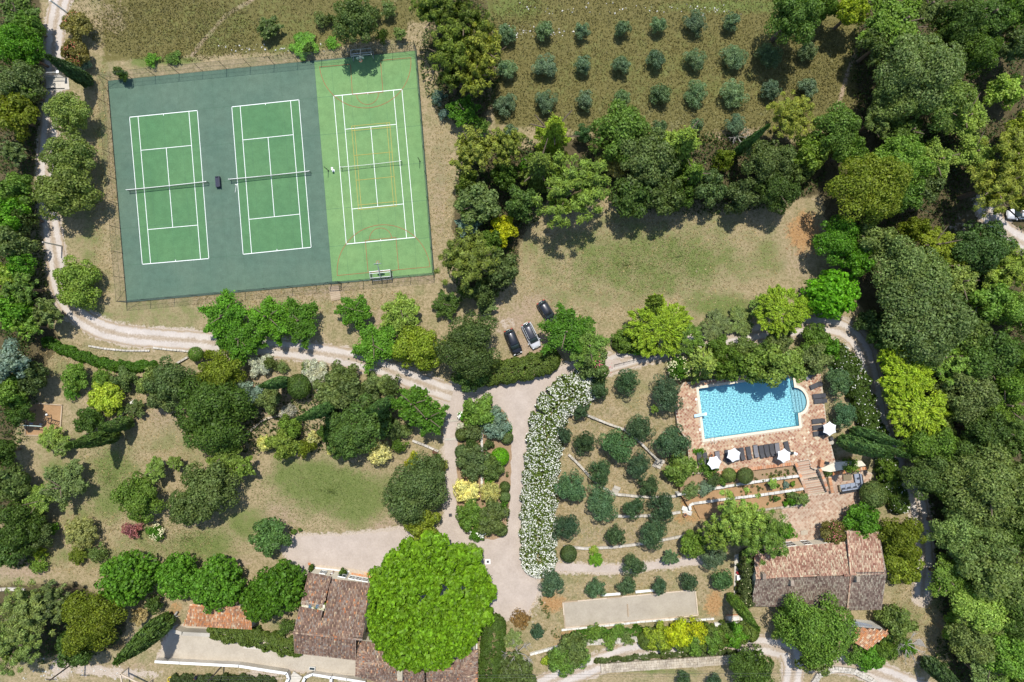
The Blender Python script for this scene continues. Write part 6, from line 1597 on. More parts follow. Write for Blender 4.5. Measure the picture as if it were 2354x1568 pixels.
def hedge(name, pts, width, h, hue, label, kind='B', cat='hedge', bloom=None, bn=26, leaf=.24, dens=120, group=None, rag=.10, seed=3):
    """leafy band along a line, rounded on top"""
    rg = np.random.default_rng(seed); P_, N_ = [], []; z0 = 0
    Q = [G(u, v, h * .7) for u, v in pts]; Q = [Vector((q.x, q.y, hgt(q.x, q.y))) for q in Q]
    w = width / 2 / K; step = 0
    for a, c in zip(Q, Q[1:]):
        L = (c - a).length; m = int(L * dens * (w + h) + 30); t = rg.uniform(-.02, 1.02, m); th = rg.uniform(-.25, np.pi + .25, m)
        d = (c - a).normalized(); sx = np.array([-d.y, d.x, 0]); se = .75
        cx = np.sign(np.cos(th)) * np.abs(np.cos(th)) ** se; cz = np.sign(np.sin(th)) * np.abs(np.sin(th)) ** se
        ln = t * L + step; bump_ = 1 + rag * (np.sin(ln * 2.1 + cx * 2 + seed) + .7 * np.sin(ln * 4.7 + seed * 2 + cx * 5)) + rg.uniform(-.08, .06, m)
        base = np.array(a)[None] * (1 - t[:, None]) + np.array(c)[None] * t[:, None]
        P_.append(base + sx[None] * (cx * w * bump_)[:, None] + np.array([0, 0, 1])[None] * (np.maximum(.04, h * .32 + cz * h * .68 * bump_))[:, None]); N_.append(sx[None] * np.cos(th)[:, None] + np.array([0, 0, 1])[None] * (np.sin(th) + .1)[:, None]); step += L
    for q, dq in ((Q[0], Q[0] - Q[1]), (Q[-1], Q[-1] - Q[-2])):       # rounded ends
        m = int(dens * 1.6 * w * (w + h)); dd = sphere_dirs(m, rg, 0); e = np.array(dq.normalized()); dd = np.where((dd @ e)[:, None] < 0, dd - 2 * (dd @ e)[:, None] * e[None], dd)
        P_.append(np.array(q) + dd * np.array([w, w, h * .66]) + np.array([0, 0, h * .32])); N_.append(dd)
    p, n = np.vstack(P_), np.vstack(N_); org = np.array(Q[0]); p = p - org
    v1, f1 = leaf_quads(p, n, leaf, leaf * .7, rg, .6); q = p[::6].copy(); q[:, 2] *= .75; v2, f2 = leaf_quads(q, n[::6], .7, .55, rg, .4)
    o = link(name, np_mesh('foliage', np.vstack([v1, v2]), np.vstack([f1, f2 + len(v1)]), M['leaf']), None, Q[0]); o.color = (*HUE[hue], 1); tag(o, label, cat, group)
    if bloom:
        top = p[(n[:, 2] > -.1)]; k = rg.choice(len(top), min(len(top), int(bn * step * w * 2)))
        cen = top[k]; cen = np.repeat(cen, 2, 0) + rg.normal(0, .07, (len(k) * 2, 3)); v, f = leaf_quads(cen + np.array([0, 0, .07]), np.tile([0, 0, 1.0], (len(cen), 1)), .16, .14, rg, .5)
        b_ = link('blossom', np_mesh('blossom', v, f, M['petal']), o); b_.color = (*BLOOM[bloom], 1); b_['kind'] = 'stuff'
    return o
# ------------------------------------------------------------------ the planting, place by place: kind u v diameter height hue [flower] | label
TREES = """
S 614 62 64 3.6 dgg|dark spiky shrub alone in the brown field behind the teal courts
B 736 46 34 2 gg|small grey-green bush in the field near the big court-side tree
B 758 42 24 1.8 dgg|tiny dark bush beside the grey-green bush in the brown field
B 819 55 100 9 dgg|tall dark green tree shading the far basketball hoop
B 877 84 36 3 dg|small dark tree touching the tall tree behind the hoop
B 862 28 30 2.4 dgg|small dark bush beside the crown of the tall hoop-side tree
B 890 22 40 2.6 gg|dusty green bush in the grass past the tall hoop-side tree
S 919 76 34 2.8 gg|thin sapling near the corner stay of the court fence
S 709 112 30 2.8 dg|slender sapling on the bank above the multi-sport court edge
B 272 166 26 2.4 gg|small bush at the fence corner next to the cypress
B 283 172 28 2.6 dg|dark bush casting a shadow on the teal court corner
B 350 138 34 1.2 bg|bright green weed clump on the bank behind the teal court
B 400 134 38 1 mg|low green weed patch on the bank behind the teal court
B 700 104 60 1 bg|low bright weeds along the bank beside the sapling
B 765 97 34 1 bg|small bright weed clump between the sapling and the tall tree
P 1000 28 105 12 pin|tall dark pine at the top beside the brown field
P 1065 52 120 13 pin|broad pine at the top of the pine group behind the court corner
P 1110 118 100 12 piny|yellowish pine on the olive-grove side of the pine group
P 1040 120 115 13 pin|large pine in the middle of the group next to the court corner
P 1090 180 105 11 piny|lower pine of the group overhanging the bare earth strip
P 1040 185 60 9 pin|narrow pine leaning over the strip beside the court fence
S 1068 256 88 6 ml|dark bright-leaved tree at the foot of the pine group
B 1009 224 36 2 blu|grey-blue shrub in the strip beside the court fence
B 1022 264 28 1.8 blu|smaller grey-blue shrub below the first in the fence strip
B 1104 292 44 3 mg|small green bush below the bright-leaved tree
P 1092 350 110 10 piny|yellow-green pine at the strip end of the tree belt
P 1165 340 90 10 piny|yellow-green pine beside the tall bright conifer of the belt
C 1272 305 100 14 yg|tallest bright yellow-green conifer of the tree belt
C 1240 385 110 12 pin|dark lower conifer beneath the tallest bright one
P 1312 440 165 12 lg|very wide pale green pine shading the mown clearing
B 1216 384 52 5 ml|small vivid green tree between the dark conifer and the belt edge
O 1341 308 44 4 ol|grey olive tree squeezed behind the tallest conifer
B 1424 310 140 9 mg|large round fine-leaved tree at the grove side of the belt
B 1486 372 130 10 dgg|large dusty dark tree in the middle of the belt
B 1452 450 95 8 dg|dark tree below the cream bushes of the belt
B 1520 455 90 8 dgg|dusty dark tree at the clearing edge below the dusty giant
C 1568 330 115 12 lg|bright feathery conifer in the middle of the belt
C 1592 402 80 9 mg|smaller feathery conifer below the bright one
B 1560 455 60 7 dg|narrow dark tree at the clearing edge under the feathery conifers
V 1386 374 40 3.4 crg|yellow-cream bush first of two in the belt
V 1419 383 52 4 cr|brighter cream bush second of two in the belt
B 1664 368 52 5 og|olive-gold bushy tree beside the cypress of the belt
B 1628 430 80 7 dgg|dusty blue-green tree leaning over the clearing
B 1762 375 110 9 dgg|dark grey-green tree past the cypress of the belt
B 1700 452 82 7 dgg|grey-green tree at the clearing edge past the dusty blue-green one
B 1780 440 100 8 dg|dark tree at the corner of the clearing
P 1812 272 112 9 piny|yellow-green pine at the corner of the olive grove
B 1912 300 115 9 mg|bright green tree at the far end of the belt
B 1858 352 84 7 lg|pale green tree between the dead brown bush and the grove corner
B 1945 350 80 8 mg|green tree linking the belt to the right-hand woods
B 1835 390 60 5 gg|grey-green shrub below the dead brown bush
B 1100 470 95 8 gg|grey-green tree facing the court strip in the belt corner
B 1200 470 82 8 dg|dark tree beside the wide pale pine of the belt
B 1160 405 60 7 mg|green tree between the yellow-green pines and the grey-green tree
B 1075 420 60 7 pin|olive-toned tree at the strip edge above the grey-green tree
S 1080 516 66 5 blu|silvery grey tree by the bare strip below the grey-green tree
B 1157 530 62 5 yy|vivid yellow tree at the edge of the clearing
P 1076 600 145 11 pin|big dark pine at the lower court corner
B 1148 618 82 8 dgg|dusty tree next to the big pine at the court corner
B 1125 560 60 6 mg|green tree between the vivid yellow tree and the big pine
B 1110 672 72 5 dgg|low dark tree below the big pine
B 1062 668 34 3 dg|small dark bush at the foot of the big pine
S 1021 700 78 4 dg|sparse thin tree at the track side below the big pine
S 1118 705 50 3 gg|thin grey tree on the bare earth below the big pine
S 516 724 146 8 ml|dark vivid tree first of the row below the teal court
S 546 778 124 7 ml|dark vivid tree overhanging the track under the first of the row
S 616 730 138 8 ml|second tree of the row below the teal court
S 690 738 122 7 ml|third tree of the row near the timber steps
S 815 713 100 6 ml|small vivid tree just past the timber steps
S 921 715 110 6.5 lg|paler round tree between the steps and the sparse thin tree
S 858 796 130 6.5 ml|vivid tree standing over the track below the timber steps
B 962 800 106 7 yg|yellow-green tree between the vivid tree and the dusty giant
B 1085 795 152 10 dgg|huge dusty dark tree beside the black car
B 1080 862 80 5 dg|darker low bush under the huge dusty tree at the drive
S 1298 764 142 9 ml|bright green tree over the parked cars
S 1352 796 120 8 mg|green tree at the drive junction behind the parked cars
B 1366 842 78 6 gg p|dusty green tree with faint pink flowers at the drive junction
F 1514 752 128 6 bm|large yellow-green bamboo at the edge of the clearing
F 1500 698 34 6 lg|narrow spire of bamboo poking into the clearing
F 1572 776 70 5 mg|dull green bamboo beside the large yellow-green one
B 1440 782 60 3 mg|low green bush between the junction trees and the bamboo
B 1478 800 46 2.4 bg|low bright bush at the lane below the bamboo
V 1503 799 30 1.8 crg|small cream flowering bush at the lane below the bamboo
F 1645 748 70 1.6 gg|dry grey-green grass clump at the edge of the clearing
F 1700 738 60 1.6 gg|second dry grass clump along the lane bank
F 1790 716 105 6 bm|bright bamboo near the round bright tree
F 1748 706 50 4 lg|small pale bamboo at the end of the dry grass clumps
F 1838 708 50 4 bm|small bright bamboo next to the round bright tree
L 1914 676 108 7 lb|round vivid green tree at the corner of the clearing
C 1617 838 92 8 lg|feathery conifer over the pool's upper corner
V 1561 848 56 3.8 ml c|dark glossy bush with pale flowers by the lane fence
B 1676 840 80 6.5 mg|green shrub behind the pool next to the feathery conifer
B 1737 842 80 6.5 lg|yellow-green shrub behind the middle of the pool
B 1790 780 62 4 gg|pale round shrub at the lane above the pool
B 1797 838 98 8 lg|light green tree dropping twigs over the pool corner
B 1873 780 66 4 mg|green shrub at the lane bend above the pool
B 1872 826 78 4 gg|dusty shrub behind the aslant loungers
B 1706 800 60 4 gg|dusty shrub on the lane side behind the pool
B 1650 800 56 4 mg|green shrub on the lane side by the feathery conifer
B 1750 800 54 4 dg|dark shrub on the lane side behind the pool
B 1908 800 50 4 bg|bright shrub where the rose hedge begins
O 1926 874 62 4 ol|olive tree nearest the aslant loungers
O 1940 950 62 4 ol|olive tree beside the lone umbrella
R 2008 1137 60 3.6 dgg|large clipped olive-green dome beside the sofa patio
B 2040 1082 52 4 mg|green bush between the long cypresses and the clipped dome
B 2052 1110 34 3 og|yellowish bush at the edge of the clipped dome
B 1985 1200 86 4.5 ml|vivid green shrub overhanging the cottage roof corner
B 2070 1235 100 7 og|golden-green tree beside the cottage gable
B 2074 1290 92 6 og|second golden-green tree lower beside the cottage gable
B 1916 1224 62 3.6 rd p|oleander with pink flowers at the cottage wall
P 1690 1185 130 11 lg|wide umbrella pine above the cottage, upper crown
P 1745 1225 130 11 mg|wide umbrella pine above the cottage, lower crown
P 1650 1225 75 8 lg|small pine crown at the edge of the umbrella pines
B 1806 1222 40 5 bg|vivid vine tangle hanging beside the patio from the pines
B 1592 1250 64 4 mg|small bright tree between the olives and the umbrella pines
O 1640 1283 62 4.5 olp|pale olive in the shade of the umbrella pines
B 1556 1460 72 3.5 yy|vivid yellow bush along the lower lane, the largest
B 1512 1464 62 3 yg|yellow-green bush beside the largest vivid yellow one
B 1602 1452 54 3 yy|smaller vivid yellow bush along the lower lane
B 1592 1478 56 3 mg|green bush hanging over the lower lane below the yellow bushes
B 1640 1474 56 3 mg|green bush between the yellow bushes and the leaning cypress
B 1688 1460 62 3 bg|bright green bush along the lane below the leaning cypress
B 1370 1456 44 2 mg|low green bush on the wall below the bowling pitch
B 1420 1452 34 1.6 mg|small weed bush on the wall below the middle of the pitch
B 1400 1476 40 2 mg|green bush hanging over the lane below the pitch
B 1440 1470 36 1.8 gg|dusty bush at the lane below the pitch
B 1318 1492 72 4 gg|dusty green tree at the lower corner of the pitch
B 1294 1517 66 3.6 mg|green bush by the lane below the dusty tree
B 1256 1520 26 2.2 yg|narrow yellow-green bush beside the grey bare tree
B 1340 1512 42 2.4 mg|small green bush at the lane bend
B 1188 1545 90 4 dgg|dark tangled shrub at the bottom beside the clipped hedge
B 1196 1425 46 2.6 br|brown dried shrub at the top of the clipped hedge
S 1176 1470 60 3.4 gg|grey tangled shrub against the clipped hedge
O 1235 1452 38 3 old|small dark olive beside the brown shrub
B 1728 1537 100 6 dg|dark round tree below the lower lane at the bottom
O 1570 1560 40 3 old|olive at the bottom edge below the rubble wall
O 1640 1565 40 3 old|second olive at the bottom edge below the rubble wall
B 1876 1436 170 10 mg|large green tree in front of the cottage's lower roof
B 1800 1446 56 4 lg|yellow-green shrub beside the large tree under the cottage
B 1820 1420 60 5 dg|dark shrub between the cottage eaves and the large tree
B 1870 1500 90 6 gg|dusty green tree spreading over the lower lane bend
B 2000 1515 66 3 ml|vivid ivy mound below the orange-roofed hut
B 2040 1492 56 3 mg|green bush between the hut and the dead white tree
B 1965 1508 50 3 mg|green bush on the lane side of the hut
B 2058 1432 84 5 gg|thin grey-green tree above the hut
B 2085 1490 40 3 bg|bright shrub beside the dead white tree
O 1374 894 54 4 old|dark olive touching the end of the white-flowered hedge
O 1444 876 64 4.5 old|olive beside the wire fence near the lane
O 1528 907 80 5 old|large olive next to the pool terrace corner
O 1335 946 36 3.5 old|narrow olive leaning out of the white-flowered hedge
O 1471 980 70 4.5 old|olive standing on the curved upper terrace wall
O 1295 1000 44 4 old|narrow dark olive against the middle of the white hedge
O 1346 1018 60 4.5 old|round olive between the white hedge and the two walls
O 1417 1026 82 5 ol|largest green olive between the two curved walls
O 1543 1013 78 5 ol|green olive beside the long side of the pool tiles
O 1382 1086 58 4.3 old|olive sitting on the middle curved wall
O 1464 1068 62 4.3 old|olive below the upper wall near the stone steps
O 1492 1118 48 3.6 old|small olive on the middle terrace below the iron gate
O 1312 1124 78 5 ol|big olive against the lower white hedge
O 1379 1158 80 5 ol|big olive below the middle wall's stone steps
O 1456 1165 56 4.2 old|olive just under the middle wall beside the pot wall
O 1525 1166 72 4.8 old|olive next to the terracotta pot landing
O 1303 1213 60 4.3 old|round olive between the white hedge and the lowest wall
O 1413 1228 50 3.9 old|olive on the third terrace above the lowest wall
O 1497 1223 74 5 ol|wide olive crossing the lowest terrace wall
O 1458 1297 58 4.2 old|olive standing on the narrow gravel path
S 1540 1284 44 3 old|sparse leggy olive beside the gravel path
O 1269 1338 64 3.6 old|ragged olive at the drive corner by the bowling pitch
O 1367 1350 46 3 ol|first small olive along the upper board of the pitch
O 1443 1346 46 3 old|second small olive above the log benches
O 1515 1347 40 2.9 old|third small olive over the second log bench
O 1584 1337 48 3.2 old|fourth small olive at the end board of the pitch
O 1659 1332 52 3.4 ol|last olive of the pitch row near the picnic table
R 1307 1273 38 2.2 dgg|dark round bush above the gravel path by the white hedge
F 1369 1286 26 1.3 bg|bright green palm-like plant above the gravel path
F 1364 1264 18 1 lg|pale yucca above the bright palm-like plant
B 1564 1076 80 4 lg|yellow-green citrus tree at the pool terrace corner
B 1626 1074 52 3.4 mg|citrus tree reaching over the shaded loungers
B 1606 1040 30 2 bg|low bright bush beside the first shaded lounger
R 1712 1093 36 2.6 dgg|clipped round shrub with bright top under the terrace edge
R 1676 1092 34 1.6 gg|flat clipped shrub beside the clipped round one
B 1640 1102 34 1.8 dgg|dark bush in the upper bed beside the citrus
B 1622 1120 42 1.2 blu|grey lavender clump along the long pale wall
B 1590 1128 40 1.2 gg|green lavender clump at the end of the long pale wall
B 1660 1106 24 1.2 mg|small green bush under the flat clipped shrub
S 1775 1113 30 2.2 lg|small bright tree in the middle planted bed
S 1845 1148 40 3 gg|thin grey-green tree at the foot of the garden stairs
B 1818 1152 22 1.4 ml|round green bush in the lowest bed near the patio
B 1806 1158 14 .9 bg|tiny bright cushion plant in the lowest bed
B 1821 1138 24 1.2 dgg|dusty bush in the lowest bed near the stairs
B 1785 1146 16 1 dg|dark tiny bush alone in the lowest bed
S 1808 1115 20 .9 blu|blue-grey agave in the middle bed
B 1822 1112 14 .8 mg|tiny shrub in the middle bed near the stair wall
B 1788 1116 10 .7 mg|tiny green tuft beside the blue-grey agave
B 1900 1082 26 1.8 dgg|pot shrub at the corner of the tile-capped wall
B 1955 1070 40 2.4 mg|green shrub behind the tile-capped wall
S 1505 940 22 2.6 lg|thin young palm beside the large olive near the pool
B 1101 948 86 4 mg|large green shrub at the top end of the planted island
B 1136 972 70 3.4 blu|blue-grey shrub near the top end of the island
B 1084 995 54 3 gg|dusty shrub beside the white island wall
B 1082 1018 34 2.2 dg|small dark shrub under the dusty one in the island
R 1060 999 28 1.8 dgg|first clipped ball on the path side of the island
R 1061 1038 31 2 dgg|second clipped ball on the path side of the island
R 1165 985 26 1.6 bg|bright clipped ball on the drive side of the island
R 1165 1006 28 1.7 dgg|olive clipped ball under the bright one on the drive side
R 1149 1050 42 2.6 lb|large vivid clipped ball in the middle of the island
R 1124 1047 12 .9 bg|tiny bright ball near the white island wall
B 1122 1022 26 2 dgg|dark bush between the wall and the vivid clipped ball
B 1089 1063 80 4 dgg|grey-green tree in the middle of the island, path side
B 1130 1076 56 3.4 dgg|grey-green tree in the middle of the island, drive side
B 1058 980 22 1 sil|silver cushion plant on the path side of the island
B 1060 955 20 1.4 bg w|bright bush with white flowers at the island's top corner
V 1073 1126 62 3.2 cr|cream variegated bush on the path side of the island
V 1126 1132 52 3 cr|cream variegated bush on the drive side of the island
B 1126 1105 24 1.6 bg|small bright bush above the drive-side cream bush
R 1160 1119 26 2 dgg|clipped oval shrub, upper half, on the island's drive side
R 1160 1141 26 2 dgg|clipped oval shrub, lower half, on the island's drive side
B 1086 1182 76 3.6 mg|green shrub at the lower end of the island, path side
B 1126 1188 76 3.6 dgg|dark shrub at the lower end of the island, drive side
B 1154 1165 34 2.2 ml|vivid shrub below the clipped oval
R 1152 1218 28 2 dgg|clipped ball at the island's lower corner
B 1096 1226 40 2 ml w|bright bush with white flowers at the island's lower end
B 1064 1176 20 1.2 yg|yellowish low plant along the island's lower path side
B 172 866 60 3.4 mg|green bush below the bright trailing hedge
B 236 872 52 3 mg|second green bush below the bright trailing hedge
B 288 872 58 3.4 dgg|dusty dark bush at the end of the trailing hedge
B 162 902 40 1.6 ml|low vivid bush left of the yellow-green bush
B 346 880 66 4 gg|dusty green tree beside the ball shrub and short wall
B 395 878 105 6.5 dgg|tall dusty tree in the middle of the garden
B 372 915 70 4.5 dgg|dark lower tree below the tall dusty one
B 244 916 76 4 yg|yellow-green bush in the play garden
B 205 966 64 4 dg|dark green bush beside the long cypresses
S 306 938 52 3 dgg|spiky grey bush behind the short white wall
S 276 946 26 2 lg|small pale spiky plant by the short white wall
B 487 948 168 9 dg|largest dark green tree of the garden
B 508 852 100 6.5 og|olive-gold tree beside the gravel track
R 451 814 34 2.6 mg|clipped ball shrub beside the track kerb
B 477 816 22 1.8 og|small golden shrub next to the clipped ball
B 596 838 58 2 sil|silver shrub by the lower edge of the track
B 620 838 38 2.4 dgg|dark shrub beside the silver one under the track
B 648 844 30 1.8 gg|small dusty shrub at the orange rock patch
B 570 908 66 4 blu|silvery blue tree next to the largest dark tree
B 616 918 64 4 gg|grey loose shrub under the short cypress
R 687 888 54 3.6 dg|dark clipped dome among the silver shrubs
B 722 856 64 2.2 sil|large silver shrub near the gravel track
B 707 844 30 1.8 dg|small dark bush in front of the large silver shrub
B 660 948 40 1.6 sil|pale silver plant at the end of the curved low wall
B 788 866 74 4.5 gg|olive-toned domed tree below the track
B 770 902 90 5 gg|loose olive-toned shrub beside the dark garden tree
B 822 916 96 7 dgg|dark tree in the thick of the garden
B 864 884 58 2.4 gg|grey brown shrub beside the orange bank
B 905 888 52 3 dgg|dark grey shrub above the small cypress
S 950 930 112 9 ml|bright tall tree at the forecourt corner, upper crown
S 985 962 100 8 ml|bright tall tree at the forecourt corner, lower crown
B 850 962 96 8 dg|dark tree behind the cream ball
B 806 996 112 8 dg|dark green tree above the round lawn
B 893 985 56 4 dgg|dusty shrub between the bright tall tree and the cream ball
V 609 1019 40 3 cr|cream bush at the far end of the lawn border
B 655 1018 78 4.5 lg|fresh green shrub beside the far cream bush of the lawn
B 665 982 60 4 mg|green shrub behind the fresh green one
B 702 1028 48 3.4 og|golden green shrub in the lawn border
V 722 1006 32 3 cr|small cream shrub in the middle of the lawn border
B 762 996 58 4.5 dg|deep green shrub beside the small cream one
V 763 1032 26 2.2 cr|tiny cream shrub at the lawn edge
B 790 1030 56 5 dg|dark shrub at the lawn edge beside the tiny cream one
V 871 1040 60 4 cr|big cream ball bush at the head of the round lawn
B 918 1022 40 2.6 mg|green bush beside the big cream ball
B 930 990 40 2.6 gg|dusty bush behind the short low wall
B 950 1060 42 2 yy|bright yellow flowering bush by the short low wall
B 980 1072 38 2 dg|dark low bush beside the yellow flowering one
V 1014 1068 32 2.2 crg|variegated bush at the path above the dark garden tree
B 1010 1098 24 1.6 mg|small green bush below the variegated one at the path
B 1006 1050 16 1.2 dg|tiny bush beside the rusty planter
B 955 1124 152 8 dgg|large dark grey-green tree beside the island path
B 970 1206 78 5 og|gold-green tree above the giant plane tree
S 512 1052 96 7 lg|light green tree in the lower garden
S 552 1072 70 6 lg|smaller light green tree beside the light green one
B 476 1122 140 8 dgg|very dark tree in the lower garden
B 436 1160 100 7 dgg|dusty dark tree below the very dark one
S 360 1078 68 5 lg|pale airy tree above the green tree in the lower garden
S 402 1062 46 4 lg|small airy tree next to the pale airy one
B 316 1146 108 6 mg|green tree beside the pink shrub
S 138 1118 130 7 gg|wide feathery tree on the left lawn
S 92 1150 80 6 lg|lower feathery tree beside the wide one
S 112 1012 74 4 lg|airy green tree beside the bark play area
S 140 1032 50 3.4 gg|dusty airy tree under the airy green one
B 26 834 92 8 blu|bluish tree at the edge above the play area
B 74 868 70 6 dgg|dark tree beside the bluish edge tree
B 22 902 82 7 mg|green tree at the edge beside the play area
B 50 948 56 5 dg|dark tree casting shade on the bark chips
B 8 1040 64 6 dg|dark tree at the edge below the play area
B 28 1108 84 6 dgg|dusty tree at the edge beside the feathery trees
B 48 1212 105 7 dg|dark tree at the edge above the golden bush
B 92 1232 60 5 dgg|dusty tree next to the dark edge tree
B 16 1260 80 6 dg|lower dark tree at the edge near the rough wall
B 92 1271 34 2.2 yg|small golden bush at the foot of the dark edge tree
B 86 1298 42 1.8 mg|low green bush under the small golden one
B 120 1217 32 1.8 ml|small vivid bush in the open lower lawn
V 184 1224 78 4 crg|large pale cream-green ball on the lower lawn
V 178 1276 44 2 og|golden cream bush under the large pale ball
B 222 1270 46 2.4 dgg|dark bush beside the golden cream one
B 304 1220 48 2 pk|pink-leaved shrub on the lower lawn
B 356 1222 42 2 ml c|dark green shrub with cream flowers near the pink one
P 70 1400 140 9 gg|mottled conifer in the bottom wood, upper
P 40 1480 120 9 gg|mottled conifer in the bottom wood, lower edge
P 130 1380 90 8 gg|mottled conifer touching the gold-green tree
B 205 1425 150 9 og|wide gold-green tree in the bottom wood
B 180 1480 90 7 dg|dark lower side tree of the bottom wood
L 292 1330 118 7 ml|first vivid mulberry of the row above the outbuilding
L 407 1327 92 6 ml|second smaller mulberry of the row
L 497 1344 114 7 ml|third mulberry overhanging the orange roof
L 600 1380 92 6.5 ml|fourth mulberry at the end of the orange roof
L 645 1352 112 7 ml|fifth mulberry touching the farmhouse roof
S 318 1420 56 3 tan|dried yellowish shrub beside the fat cypress
B 356 1388 44 3.4 dg|dark shrub behind the fat cypress
B 655 1440 44 2.6 dg|dark bush at the farmhouse corner under the mulberry
B 623 1232 86 5 gd|round blue-dark tree on the forecourt edge
T 988 1379 318 13.5 tp|giant bright plane tree covering the farmhouse
B 1078 1276 60 3.4 lg|yellowish creeper mound beside the giant plane tree
B 716 1306 16 1.6 dg|potted shrub at the farmhouse terrace corner
B 787 1314 18 1.6 dg|leafy pot plant beside the farmhouse shutters
B 675 1222 16 .8 mg|tiny bush at the forecourt corner near the blue-dark tree
B 690 1218 10 .6 dg|tiny dark tuft at the forecourt edge
"""
